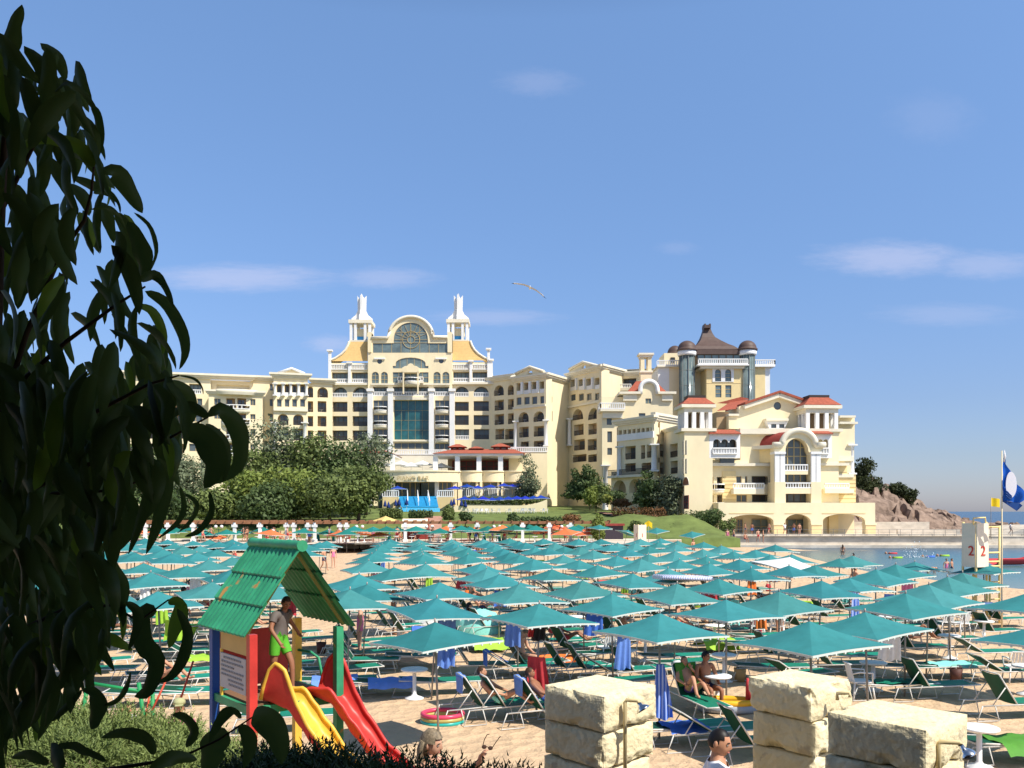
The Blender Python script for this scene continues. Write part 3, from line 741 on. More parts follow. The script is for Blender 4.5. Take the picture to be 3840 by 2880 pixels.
# ---------------------------------------------------------------- right wings
def pavilion(B, W, u0, u1, vc, rows1, rows2, arch, low, ped, cols, white_belt):
    it = []
    for r in rows1: it.append(('p', W.R(*r)))
    for r in rows2: it.append(('w', W.R(*r), 1))
    for r in arch: it.append(('l', W.AR(*r)))
    for r in low: it.append(('l', W.R(*r)))
    z = W.q((u0+u1)/2, vc)[1]; a = W.q(u0,600)[0]; b = W.q(u1,600)[0]
    B.face(W, [(a, zb), (b, zb), (b, z), (a, z)], it, th=2.0)
    B.corn(W, a, b, z, 1.0, .7)
    p = W.PL(ped); B.gable(W, p, .15, 1.4, cream, holes=[([(sum(q[0] for q in p)/len(p)+.7*math.cos(2*PI*i/10), sum(q[1] for q in p)/len(p)+.2+.6*math.sin(2*PI*i/10)) for i in range(10)], .4)])
    mb = MB(); mb.tube([W.p(q[0], q[1]+.1, .3) for q in p[1:-1]], .3, 6); B.part('pediment_moulding', mb, trimc)
    for (r, s_) in zip(rows1, rows1[1:]): 
        um = (r[2]+s_[0])/2; q0 = W.q(um, (r[3]+s_[3])/2); q1 = W.q(um, (r[1]+s_[1])/2-8)
        B.band(W, q0[0]-.28, q0[0]+.28, q0[1], q1[1], 0, .35, white, 'pilaster')
    q = W.q((u0+u1)/2, white_belt); B.band(W, a, b, q[1]-.2, q[1]+.25, 0, .4, trimc, 'cornice')
    for u, v0, v1 in cols:
        q0 = W.q(u, v1); q1 = W.q(u, v0); B.col(W.p(q0[0], q0[1], .5), q1[1]-q0[1], .42)
B = Bld('hotel_wing', 'shaded cream hotel wing joining the right side of the central block, its end wall sunlit', 'hotel wing', (0,185,4))
W = Wall(1838,190,2047,180,'D')
z = W.q(430,402)[1]
it = [('l', W.AR(325,457,440,580)), ('l', W.AR(487,455,557,572))]
for r in ((330,632,440,755),(489,622,557,745),(330,800,442,925),(489,790,557,915),(340,975,445,1098),(455,975,557,1098),(400,1140,557,1200)): it.append(('l', W.R(*r)))
a = W.q(270,600)[0]; b = W.q(562,600)[0]
B.face(W, [(a, zb), (b, zb), (b, z), (a, z)], it)
B.corn(W, a, b, z, 1.0, .8)
Wp = W.sh(1.4)
pavilion(B, Wp, 560, 942, 395, [(590,430,648,568),(675,425,740,560),(768,418,832,550),(865,412,928,545)], [(590,600,648,690),(680,595,745,683),(772,590,835,680),(870,583,930,672)],
         [(612,775,735,895),(790,765,920,888)], [(620,950,735,1075),(795,940,930,1063),(640,1125,735,1195),(795,1115,930,1190)],
         [(575,395),(585,330),(760,245),(925,300),(942,370)], [(597,885,1215),(955,870,1185)], 715)
e0 = Wp.p(Wp.q(942,600)[0], 0); e1 = P(2131,1500,187)
Wl = Wall(CX+e0.x/e0.y*F, e0.y, 2131, 187, 'D')
it = [('w', Wl.R(967,415,1012,485), 1), ('w', Wl.R(967,585,1015,660), 1), ('w', Wl.R(983,762,1018,885), 1), ('w', Wl.R(975,940,1005,1060), 1), ('w', Wl.R(948,1340,1010,1505), 1)]
zt = Wp.q(750,395)[1]
B.face(Wl, [(0, zb), (Wl.len, zb), (Wl.len, zt), (0, zt)], it); B.corn(Wl, .2, Wl.len, zt, 1.1, .8)
m_ = B.get('roof', trimc); m_.add([W.p(a,z+1.3), W.p(b,z+1.3), Wp.p(b,zt+1.2), Wl.p(0,zt+1.2), Wl.p(Wl.len,zt+1.2), Vector((12,200,zt+1.2)), Vector((-6,203,zt+1.2))], [(0,1,2,3,4,5,6)])
# terrace block in front of it with balustrade
Wt = Wall(1985,168,2070,168,'D')
B.finish()
B = Bld('hotel_wing', 'second shaded cream hotel wing with pediment, between the end wall and the belfry block', 'hotel wing', (16,182,4))
W = Wall(2131,187,2254,176,'D')
pavilion(B, W, 1203, 1597, 322, [(1227,390,1285,520),(1325,385,1385,512),(1415,378,1478,507),(1515,370,1575,500)], [(1232,565,1290,640),(1328,558,1387,640),(1423,553,1480,635),(1520,550,1577,630)],
         [(1250,740,1380,868),(1438,728,1570,860)], [(1270,920,1385,1050),(1442,908,1572,1038),(1270,1100,1400,1227),(1435,1092,1578,1225),(1258,1278,1420,1365),(1440,1275,1578,1365)],
         [(1215,315),(1228,275),(1392,188),(1565,232),(1595,300)], [(1240,855,1175)], 685)
e0 = W.p(W.q(1597,600)[0], 0); Wl = Wall(CX+e0.x/e0.y*F, e0.y, 2336, 183, 'D')
zt = W.q(1400,322)[1]
B.face(Wl, [(0, zb), (Wl.len, zb), (Wl.len, zt), (0, zt)], [('w', Wl.R(1620,368,1662,440), 1), ('w', Wl.R(1622,545,1666,615), 1)]); B.corn(Wl, .2, Wl.len, zt, 1.1, .8)
e0 = Wl.p(Wl.len, 0); W3 = Wall(2336, 183, 2480, 180, 'D')
B.face(W3, [(0, zb), (W3.len, zb), (W3.len, zt-.3), (0, zt-.3)], [('L', W3.R(1850,375,2010,480), 3)]); B.corn(W3, 0, W3.len, zt-.3, 1.0, .7)
q = W3.q(1800,500); q2 = W3.q(1960,500); B.bal([W3.p(*q,1.0), W3.p(*q2,1.0)]); B.band(W3, q[0], q2[0], q[1]-.6, q[1], 0, 1.2, trimc, 'slab')
m_ = B.get('roof', trimc); m_.add([W.p(0,zt+1.2), Wl.p(0,zt+1.2), Wl.p(Wl.len,zt+1.2), W3.p(W3.len,zt+1.0), Vector((34,200,zt+1.0)), Vector((13,200,zt+1.2))], [(0,1,2,3,4,5)])
B.finish()

# ---------------------------------------------------------------- belfry block with red roof, and its shaded colonnade wing
B = Bld('belfry_building', 'cream building with small open belfry, red hipped roof and shaded colonnade facing left', 'hotel building', (20,155,4))
W = Wall(2250,158,2530,158,'E'); zb2 = 2.6
it = [('g', W.R(238,1275,298,1400), 1), ('g', W.R(245,1478,300,1606), 1), ('g', W.R(245,410,300,492,'G'), 1), ('G', W.R(697,1088,764,1150), 2), ('g', W.R(618,1262,695,1300), 1)]
top = [(183,1225),(440,1225),(440,1040),(628,1040),(640,980)]+arcp(735,975,95,85,PI*.95,PI*.05,12)+[(830,980),(842,1040),(1020,1040)]
ot = W.PL(top); ot = [(ot[0][0], zb2), (ot[-1][0], zb2)]+ot[::-1]
B.face(W, ot, it, th=1.0)
mb = MB(); mp = W.PL([(632,1040),(636,985)]+arcp(735,975,100,92,PI*.95,PI*.05,12)+[(836,985),(840,1040)])
mb.tube([W.p(a, z, .2) for a, z in mp], .42, 6); B.part('gable_moulding', mb, white)
for a, b in ((380,632),(838,1052)):
    q0 = W.q(a,1040); q1 = W.q(b,1012); B.band(W, q0[0], q1[0], q0[1], q1[1], -9, .9); B.band(W, q0[0]+.8, q1[0]-.6, q0[1]-1.2, q0[1], -.2, .45)
q0 = W.q(490,1005); q1 = W.q(950,1005); qa = W.q(600,870)[0]; qb = W.q(830,870)[0]; zt = W.q(700,868)[1]
mb = MB(); hiproof(mb, W, q0[0], q1[0], q0[1], qa, qb, zt, -9.5, -.3, -1.6); B.part('roof', mb, redroof)
# belfry
Wb = W.sh(-6); a = Wb.q(640,800)[0]; b = Wb.q(770,800)[0]; z0 = Wb.q(700,880)[1]; z1 = Wb.q(700,780)[1]; z2 = Wb.q(700,600)[1]; dp = b-a
B.band(Wb, a, b, z0-4, z1, -dp, 0, cream, 'belfry'); B.band(Wb, a-.2, b+.2, z1, z1+.35, -dp-.2, .2, trimc, 'belfry')
for uu in (a+.38, b-.38):
    for o in (-.38, -dp+.38): B.band(Wb, uu-.36, uu+.36, z1+.35, z2, o-.36, o+.36, cream, 'belfry_post')
B.band(Wb, a-.15, b+.15, z2, z2+.45, -dp-.1, .15, trimc, 'belfry'); B.band(Wb, a-.4, b+.4, z2+.45, z2+.8, -dp-.3, .4, trimc, 'belfry')
q0 = W.q(155,1222); q1 = W.q(440,1222); B.band(W, q0[0], q1[0], q0[1]-.4, q0[1], -3, 1.4, trimc, 'slab')
B.band(W, q0[0]+.5, q1[0]-.3, q0[1]-1.6, q0[1]-.4, -.2, .7, trimc, 'slab')
B.bal([W.p(*q0, 1.3), W.p(*q1, 1.3)], 1.15); B.bal([W.p(q0[0], q0[1], -3), W.p(*q0, 1.3)], 1.15)
B.band(W, W.q(260,1140)[0], W.q(400,1140)[0], W.q(300,1150)[1], W.q(300,1090)[1], -4, -3, white, 'parapet')
B.band(W, W.q(183,1300)[0], W.q(1020,1300)[0], zb2, W.q(500,1060)[1], -10, -1.1, cream, 'wall')
q = W.q(215,900,'G'); B.col(W.p(W.q(215,900,'G')[0], zb2, .9), W.q(215,615,'G')[1]-zb2, .55)
# colonnade wing
W = Wall(2317,152,2453,144,'G')
it = []
for i in range(8):
    u = 379+54*i; it.append(('o', W.R(u, 202-5.2*i, u+37, 281-4.6*i)))
for r in ((455,388,580,545),(642,378,692,540),(712,368,796,525),(455,592,580,690),(650,585,796,690)): it.append(('l', W.R(*r)))
for r in ((312,792,465,945),(502,778,640,945)): it.append(('o', W.AR(*r)))
a = W.q(290,600)[0]; b = W.q(800,600)[0]; a2 = W.q(368,600)[0]; z = W.q(580,125)[1]; zr = W.q(330,690)[1]
B.face(W, [(a, zb2), (b, zb2), (b, z), (a2, z), (a2, zr), (a, zr)], it)
mb = B.get('wall', cream_shade); B.fill(mb, W, [(a, zb2), (b, zb2), (b, z), (a, z)], -1.32)
B.corn(W, a2, b, z, 1.05, .8)
q0 = W.q(370,322); q1 = W.q(800,285); B.band(W, q0[0], q1[0], (q0[1]+q1[1])/2-.1, (q0[1]+q1[1])/2+1.0, 0, .25, white, 'parapet')
B.col(W.p(W.q(402,740)[0], zr-1, .3), W.q(402,395)[1]-zr+1, .42); B.col(W.p(W.q(815,740)[0], W.q(815,690)[1], .3), W.q(815,365)[1]-W.q(815,690)[1], .5)
q0 = W.q(285,745); q1 = W.q(760,735); B.rails(W, [(q0[0], q0[1]), (q1[0], q0[1]), (q1[0], q0[1]+2), (q0[0], q0[1]+2)], .6, 1.0); B.band(W, q0[0], q1[0], q0[1]-.4, q0[1], 0, .8, trimc, 'slab')
e0 = W.p(b, 0); Wl = Wall(CX+e0.x/e0.y*F, e0.y, 2552, 151, 'G')
z2 = Wl.q(950,100)[1]
B.face(Wl, [(0, zb2), (Wl.len, zb2), (Wl.len, z2), (0, z2)], [('l', Wl.R(845,365,915,515)), ('l', Wl.R(845,580,915,718))]); B.corn(Wl, 0, Wl.len, z2, 1.2, .6)
W2 = Wall(2478,147.5,2556,138,'G'); z3 = W2.q(1000,215)[1]
B.face(W2, [(0, zb2), (W2.len, zb2), (W2.len, z3), (0, z3)], [('l', W2.R(985,358,1105,520)), ('l', W2.R(993,562,1108,715)), ('l', W2.R(1020,765,1112,880)), ('o', W2.R(1080,960,1112,1180))]); B.corn(W2, 0, W2.len, z3, .6, .5)
mb = B.get('wall', cream_shade); B.fill(mb, W2, [(0, zb2), (W2.len, zb2), (W2.len, z3), (0, z3)], -1.34)
B.finish()

# ---------------------------------------------------------------- domed tower
B = Bld('domed_tower', 'yellow hotel tower with brown pagoda roof, three brown domes and glass lift shafts', 'tower', (36,172,4))
W = Wall(2650,168,2800,168,'E'); zt0 = 8
it = []
for a, b in ((1520,1592),(1640,1712)): it.append(('G', W.AR(a,742,b,886), 1, 3))
for a, b in ((1525,1597),(1643,1715)): it.append(('G', W.R(a,930,b,1076), 1, 3))
a = W.q(1420,800)[0]; b = W.q(1892,800)[0]; z = W.q(1600,708)[1]
B.face(W, [(a, zt0), (b, zt0), (b, z), (a, z)], it, m=yellow)
B.plate(W, W.PL([(1490,892),(1742,892),(1742,722),(1490,722)]), [W.AR(1520,742,1592,886), W.AR(1640,742,1712,886)], .12, .1, white, 'window_surround')
for v in (905,740,775,810,845,940,975,1010): B.band(W, a, b, W.q(1500,v)[1]-.04, W.q(1500,v)[1]+.04, 0, .05, yellow, 'string_course') if v in (905,) else None
e0 = W.p(a, 0); Ws = Wall(2611,175,CX+e0.x/e0.y*F, e0.y, 'E')
B.face(Ws, [(0, zt0), (Ws.len, zt0), (Ws.len, z), (0, z)], [], m=yellow)
q0 = W.q(1300,708)[0]; q1 = W.q(1905,708)[0]; B.band(W, q0, q1, z, z+.3, -13, 1.2, white, 'slab'); B.band(W, q0+.7, q1-.7, z-.5, z, -12, .6, trimc, 'cornice')
B.bal([W.p(q0+.2, z+.3, 1.0), W.p(q1-.2, z+.3, 1.0)], 1.05)
# glazed top storey and pagoda roof
zg0 = W.q(1500,635)[1]; zg1 = W.q(1500,560)[1]; a = W.q(1318,600)[0]; b = W.q(1832,600)[0]; dp = 12
B.win(W, [(a, zg0-1.2), (b, zg0-1.2), (b, zg1), (a, zg1)], -.6, 6, 0, .25, glassg, darkfr); B.band(W, a, b, z, zg1, -dp, -.7, cream_shade, 'wall')
B.band(W, a-.3, b+.3, zg1, W.q(1500,512)[1], -dp-.3, -.2, brownrf, 'fascia')
mb = MB(); prof = [(515,1312,1842),(475,1312,1842),(435,1322,1790),(400,1362,1730),(350,1405,1660),(300,1430,1595),(250,1448,1568),(200,1460,1550),(185,1462,1548)]
rings = []; ac = (W.q(1312,500)[0]+W.q(1842,500)[0])/2
xm = (1312+1842)/2
for v, u0, u1 in prof:
    ua = W.q(u0,v)[0]; ub = W.q(u1,v)[0]; h = (ub-ua)/2; cc = (ua+ub)/2; z_ = W.q(1500,v)[1]
    rings.append([W.p(cc+sx*h, z_, -dp/2-.2+sy*h*.92) for sx, sy in ((-1,1),(1,1),(1,-1),(-1,-1),(-1,1))])
mb.grid(rings, sm=False); mb.f.append([len(mb.v)-5+i for i in range(4)]); mb.m.append(0); mb.sm.append(False)
B.part('pagoda_roof', mb, brownrf)
ua = W.q(1465,160)[0]; ub = W.q(1540,160)[0]; B.band(W, ua, ub, W.q(1500,188)[1], W.q(1500,150)[1], -dp/2-1.4, -dp/2+1.2, brownrf, 'roof_cap')
for u in (1474,1534): q0 = W.q(u-8,152); q1 = W.q(u+8,134); B.band(W, q0[0], q1[0], q0[1], q1[1], -dp/2-1.2, -dp/2+1, brownrf, 'roof_cap')
# domes on round shafts
for u0, u1, vt, vb, vd, off, sh in ((1100,1322,382,495,565,1.0,1),(1826,2042,380,490,560,1.0,1),(972,1150,445,550,600,-9,0)):
    Wd = W.sh(off); ua = Wd.q(u0,vb)[0]; ub = Wd.q(u1,vb)[0]; r = (ub-ua)/2; zc_ = Wd.q((u0+u1)/2,vb)[1]; zt_ = Wd.q((u0+u1)/2,vt)[1]; zd = Wd.q((u0+u1)/2,vd)[1]
    c = Wd.p((ua+ub)/2, 0, -r); mb = MB()
    mb.lathe(c, [(r*1.1, zc_-.2), (r*1.1, zc_+.15)]+[(r*math.cos(PI/2*i/8)+.001, zc_+.15+(zt_-zc_-.15)*math.sin(PI/2*i/8)) for i in range(9)], 20); B.part('dome', mb, brownrf)
    mb = MB(); mb.lathe(c, [(r*.96, zd), (r*1.0, zd+.3), (r*1.0, zc_-.2)], 20); B.part('drum', mb, white)
    if sh:
        mb = MB(); mb.lathe(c, [(r*.8, zt0), (r*.8, zd)], 16)
        for i in range(16): t = 2*PI*i/16; mb.bar(c+Vector((r*.81*math.cos(t), r*.81*math.sin(t), zt0)), c+Vector((r*.81*math.cos(t), r*.81*math.sin(t), zd)), .06 if i % 2 else .16, m=1)
        for k in range(9): zz = zt0+(zd-zt0)*k/9; mb.lathe(c, [(r*.815, zz), (r*.815, zz+.12)], 16, 2)
        B.part('glass_shaft', mb, [glassg, mat('grey_mullion', (.22,.24,.22), .4), mat('grey_mullion', (.22,.24,.22), .4)])
# lower flanks
Wk = W.sh(-3); q0 = Wk.q(830,720); q1 = Wk.q(978,720); q2 = Wk.q(1105,720)
B.band(Wk, q0[0]+.3, q1[0], zt0, q0[1], -8, 0, white, 'wall'); B.band(Wk, q1[0], q2[0], zt0, q0[1], -8, -.05, cream, 'wall'); B.band(Wk, q0[0], q2[0], q0[1], q0[1]+.3, -8, .6, trimc, 'slab')
B.bal([Wk.p(q0[0], q0[1]+.3, .4), Wk.p(q2[0], q0[1]+.3, .4)], 1.1)
Wk2 = W.sh(-7); q0 = Wk2.q(918,660); q1 = Wk2.q(1102,550); B.band(Wk2, q0[0], q1[0], q0[1]-3, q1[1], -6, 0, cream, 'wall'); B.win(Wk2, Wk2.R(995,605,1043,660), .05, 1, 0, .1, glass, darkfr)
Wk = W.sh(-1.5); q0 = Wk.q(2042,718); q1 = Wk.q(2115,718); q2 = Wk.q(2222,718)
B.band(Wk, q0[0]-2, q1[0], zt0, q0[1], -9, 0, yellow, 'wall'); B.band(Wk, q1[0], q2[0]-.8, zt0, q0[1], -9, -.1, white, 'wall'); B.band(Wk, q0[0]-2, q2[0], q0[1], q0[1]+.3, -9, .7, white, 'slab')
B.bal([Wk.p(q0[0]-1, q0[1]+.3, .5), Wk.p(q2[0], q0[1]+.3, .5), Wk.p(q2[0], q0[1]+.3, -8)], 1.15)
Wm = W.sh(-4); q0 = Wm.q(1000,900); B.band(Wm, Wm.q(1000,900)[0], Wm.q(2100,900)[0], zt0, W.q(1500,720)[1], -9, 0, cream, 'wall')
B.finish()
# ---------------------------------------------------------------- waterfront villa (axes turned 8 degrees)
B = Bld('waterfront_villa', 'cream waterfront villa with barrel vault arch, two red roofed corner pavilions and arcade', 'hotel villa', (34,125,1))
al = R(8); zv = 1.1
W = Wall.__new__(Wall); W.o = Vector(((3000-CX)*125/F, 125.0)); W.t = Vector((math.cos(al), math.sin(al)*.35)).normalized(); W.n = Vector((W.t.y, -W.t.x)); W.k = 'V'; W.len = 1
SA = Vector((-math.sin(R(10)), math.cos(R(10)))) # depth axis of the villa's side walls
def vbox(u0, v0, u1, v1, off, dep, m=cream, part='wall', k=None):
    w = W.sh(off); r = w.R(u0, v0, u1, v1, k); B.band(w, r[0][0], r[1][0], r[0][1], r[2][1], -dep, 0, m, part)
def vface(off, pts, items, th=1.0, m=None, ground=True):
    w = W.sh(off); ot = w.PL(pts)
    if ground: ot = [(ot[0][0], zv), (ot[-1][0], zv)]+ot[::-1]
    B.face(w, ot, items(w), th=th, m=m); return w
# main front body
items = lambda w: [('w', w.R(190,1070,240,1168), 1), ('L', w.R(280,1070,342,1215), 1), ('w', w.R(190,1285,240,1395), 1), ('l', w.R(282,1282,342,1372)), ('w', w.R(320,852,485,905), 2),
    ('w', w.R(510,1062,572,1145), 1), ('w', w.R(612,1062,640,1145), 1), ('L', w.R(692,1060,885,1158), 3), ('w', w.R(512,1282,636,1366), 2), ('L', w.R(696,1278,890,1366), 3), ('w', w.R(905,1278,945,1366), 1),
    ('L', w.R(1515,1058,1630,1148), 2), ('L', w.R(1522,1270,1640,1358), 2)]
w0 = vface(0, [(125,870),(560,870),(560,560),(1330,560),(1330,500),(1905,500)], items, th=6)
w = W.sh(0); B.band(w, w.q(560,600)[0], w.q(1905,600)[0], zv, w.q(900,560)[1], -13, -2, cream, 'wall')
# ochre rusticated panels with grooves
for u0, v0, u1, v1 in ((345,1000,505,1385),(1660,940,1820,1370),(1820,1040,1925,1370)):
    ww = W.sh(.15); r = ww.R(u0, v0, u1, v1); pm = MB(); gm_ = MB(); B.band(ww, r[0][0], r[1][0], r[0][1], r[2][1], -.3, 0, yellow, 'panel', pm)
    k = int((r[2][1]-r[0][1])/.55)
    for i in range(1, k): z_ = r[0][1]+i*.55; B.band(ww, r[0][0], r[1][0], z_-.03, z_+.03, -.1, .03, None, 'panel', gm_)
    gq = B.part('panel', pm, yellow); gm_.build('groove', mat('groove', (.55,.38,.16), .9), gq, world=True)
# gabled rear block
wg = W.sh(-3.2)
gp = [(420,500),(420,345),(540,345),(540,235),(1002,85),(1330,190),(1330,500)]
rw = wg.PL(arcp(997,228,45,48,0,2*PI*11/12,11)); ot = wg.PL(gp)
B.face(wg, ot[::-1] if False else ot, [('g', rw, 1)], th=9)
mb = MB(); L1 = wg.PL([(590,190),(1005,52),(1360,175)])
for (a, z0), (b, z1) in zip(L1, L1[1:]):
    vs = [wg.p(a,z0,.9), wg.p(b,z1,.9), wg.p(b,z1,-9), wg.p(a,z0,-9)]; mb.add(vs+[q-Vector((0,0,.35)) for q in vs], [(0,1,2,3),(7,6,5,4),(0,4,5,1),(1,5,6,2),(2,6,7,3),(3,7,4,0)])
B.part('roof', mb, redroof)
mb = MB()
for (a, z0), (b, z1) in zip(L1, L1[1:]): mb.bar(wg.p(a,z0-.7,.35), wg.p(b,z1-.7,.35), .7, .6)
B.part('gable_moulding', mb, trimc)
B.bandpx(wg, 420, 320, 545, 345, -2, .3, trimc)
# side red roofs behind the gable to the left
mb = MB(); ws = W.sh(-9); q = [ws.q(u, v) for u, v in ((275,285),(540,255),(640,150),(560,125))]
mb.add([W.sh(-4).p(*W.sh(-4).q(275,290)), W.sh(-4).p(*W.sh(-4).q(545,258)), ws.p(*ws.q(660,150)), ws.p(*ws.q(430,185))], [(0,1,2,3)])
mb.add([ws.p(*ws.q(275,195)), ws.p(*ws.q(560,122)), ws.p(*ws.q(660,140)), ws.p(*ws.q(430,205))], [(0,1,2,3)]); B.part('roof', mb, redroof)
vbox(275, 300, 425, 500, -4.5, 3, cream_shade)
# dormer box on the gable
wd = wg.sh(1.1); B.plate(wd, wd.PL([(900,495),(1085,495),(1125,400),(865,400)]), [(wd.R(922,442,985,490), .3), (wd.R(1018,442,1080,490), .3)], 0, 1.1, white, 'dormer')
for r in ((922,442,985,490),(1018,442,1080,490)): B.win(wd, wd.R(*r), -.2, 1, 0, .08, glass, darkfr)
B.bandpx(wd, 865, 375, 1130, 402, -1.1, .3, trimc, 'dormer')
# string cornices
B.bandpx(W, 555, 495, 1340, 560, -3.3, .9); B.bandpx(W, 150, 905, 960, 940, -.2, .9); B.bandpx(W, 1505, 905, 1850, 935, -.2, 1.0); B.bandpx(W, 560, 545, 1330, 575, -.2, .5)
# white loggia boxes with little red roofs
def tri_arch(w, u0, u1, vt, vb):
    n = 6; pts = [(u0, vb), (u1, vb)]; wd_ = (u1-u0)/3
    for k in (2, 1, 0): pts += arcp(u0+wd_*(k+.5), vt+wd_*.42, wd_*.46, wd_*.42, .0, PI, n)
    return w.PL(pts)
wb = W.sh(1.6)
for u0, u1, ra, rb in ((190,555,180,552),(1378,1640,1262,1642)):
    hole = tri_arch(wb, u0+42, u1-38, 622, 725)
    B.plate(wb, wb.PL([(u0,845),(u1,845),(u1,555),(u0,555)]), [(hole, .3)], 0, 1.7, white, 'loggia_box')
    B.win(wb, wb.R(u0+30, 610, u1-25, 730), -1.5, 3, 0, .15, glass, darkfr)
    q0 = wb.q(u0+40,800); q1 = wb.q(u1-38,800); B.bal([wb.p(*q0,.12), wb.p(*q1,.12)], wb.q(u0,722)[1]-q0[1], th=.12)
    mb = MB(); a = wb.q(ra,552); b = wb.q(rb,552); z1 = wb.q(ra,495)[1]
    mb.add([wb.p(a[0],a[1],.5), wb.p(b[0],a[1],.5), wb.p(b[0]-.35,z1,-1.6), wb.p(a[0]+.1,z1,-1.6), wb.p(a[0],a[1]-.15,.5), wb.p(b[0],a[1]-.15,.5), wb.p(b[0],a[1]-.15,-1.6), wb.p(a[0],a[1]-.15,-1.6)], [(0,1,2,3),(4,5,1,0),(5,6,2,1),(7,4,0,3)]); B.part('roof', mb, redroof)
    vbox(u0+130, 848, u1-70, 905, .4, .4, glass, 'window')
# left side face of the left loggia
# corner pavilions
def pav(ul, ur, vr, cap, blk, colv, cols, off, cols_side):
    w = W.sh(off); a = w.q(ul,vr[1])[0]; b = w.q(ur,vr[1])[0]; dp = (b-a)*.95
    z0 = w.q(ul,vr[1])[1]; z1 = w.q(ul,vr[0])[1]; i = (b-a)*.24
    mb = MB(); v = [w.p(a,z0,.0), w.p(b,z0,0), w.p(b,z0,-dp), w.p(a,z0,-dp), w.p(a+i,z1,-i), w.p(b-i,z1,-i), w.p(b-i,z1,-dp+i), w.p(a+i,z1,-dp+i)]
    mb.add(v, [(0,1,5,4),(1,2,6,5),(2,3,7,6),(3,0,4,7),(3,2,1,0)]); B.part('roof', mb, redroof)
    B.band(w, a+i*.95, b-i*.95, z1, w.q(ul,cap)[1], -dp+i, -i, mat('roof_lantern_dark', (.05,.035,.03), .6), 'roof_lantern')
    zb0 = w.q(ul,blk)[1]; e = .35; B.band(w, a+e, b-e, zb0+.5, z0, -dp+e, -e, cream, 'attic'); B.band(w, a-.1, b+.1, zb0+.15, zb0+.6, -dp, 0, trimc, 'cornice'); B.band(w, a+e, b-e, zb0-.5, zb0+.15, -dp+e, -e, trimc, 'cornice')
    zc0 = w.q(ul,colv)[1]; h = zb0-.5-zc0; n = cols
    B.band(w, a-.15, b+.15, zc0-.45, zc0, -dp, .1, trimc, 'cornice')
    for kx in range(n):
        for o in ((-e-.25, -dp+e+.25)): 
            u = a+e+.3+(b-a-2*e-.6)*kx/(n-1); B.band(w, u-.27, u+.27, zc0, zb0-.5, o-.27, o+.27, white, 'column')
    for ky in (1, 2):
        for u in (a+e+.3, b-e-.3): o = -e-.25-(dp-2*e-.5)*ky/3; B.band(w, u-.27, u+.27, zc0, zb0-.5, o-.27, o+.27, white, 'column')
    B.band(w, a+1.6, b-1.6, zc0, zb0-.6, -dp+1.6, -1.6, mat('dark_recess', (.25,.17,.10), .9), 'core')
    B.band(w, a+e, b-e, zv, zc0-.45, -dp+e, -e*.6, cream, 'wall'); return w, a, b, dp, zc0
wt, a, b, dp, z0 = pav(-130, 262, (118,202), 88, 330-75, 490, 4, 1.8, 3)
# slit windows and shaded door on the left pavilion's side wall
e0 = wt.p(a+.3, 0, -dp+.3); e1 = wt.p(a+.3, 0, -.2)
Wsd = Wall(CX+e0.x/e0.y*F, e0.y, CX+e1.x/e1.y*F, e1.y, 'G')
for r in ((1145,325,1163,490),(1178,322,1195,490),(1145,540,1163,715),(1178,540,1195,715)): B.win(Wsd, Wsd.R(*r), .06, 1, 0, .06, glass, trimc)
B.win(Wsd, Wsd.AR(1145,755,1220,852), .06, 1, 0, .08, mat('brick_niche', (.38,.16,.08), .9), trimc); B.win(Wsd, Wsd.R(1160,975,1215,1130), .06, 2, 2, .08, glass, redvault)
pav(1318, 1758, (112,212), 82, 265, 495, 4, .8, 3)
# right flank: cream wall with antenna edge, slim corner column and open corner balconies
vbox(1600, 345, 1912, 680, -1.0, 8); B.bandpx(W, 1740, 340, 1925, 365, -3, .1, trimc); B.bandpx(W, 1740, 415, 1950, 440, -3, .3, trimc)
vbox(1640, 680, 1810, 1370, -.4, 8)
for v0, v1 in ((830,880),(1035,1075),(1215,1260)): vbox(1700, v0, 1905, v1, .3, 5, trimc, 'slab')
for v0 in (690,885,1080): vbox(1812, v0, 1866, v0+140, -4, .3, glass, 'window')
q0 = W.sh(.1).q(1887,1040); B.col(W.sh(.1).p(q0[0], q0[1], -.4), W.q(1887,682)[1]-q0[1], .42)
vbox(1862, 1040, 1925, 1372, 0, 1.2, yellow)
# balconies on the front
for u0, u1, v0, v1, vb_ in ((478,842,1140,1210,1272),(1560,1852,1140,1205,1262)):
    w = W.sh(1.5); a = w.q(u0,v1); b = w.q(u1,v1); z0 = w.q(u0,vb_)[1]; B.band(w, a[0], b[0], z0, a[1], -1.5, 0, trimc, 'slab'); B.bal([w.p(a[0],a[1],-.15), w.p(b[0],a[1],-.15)], w.q(u0,v0)[1]-a[1], th=.13)
w = W.sh(1.2); u = w.q(297,1225)[0]; B.rbal(W, u, w.q(297,1225)[1], 1.15, 1.1, .5, .1); B.rbal(W, u, w.q(297,1450)[1], 1.1, 1.1, .5, .1)
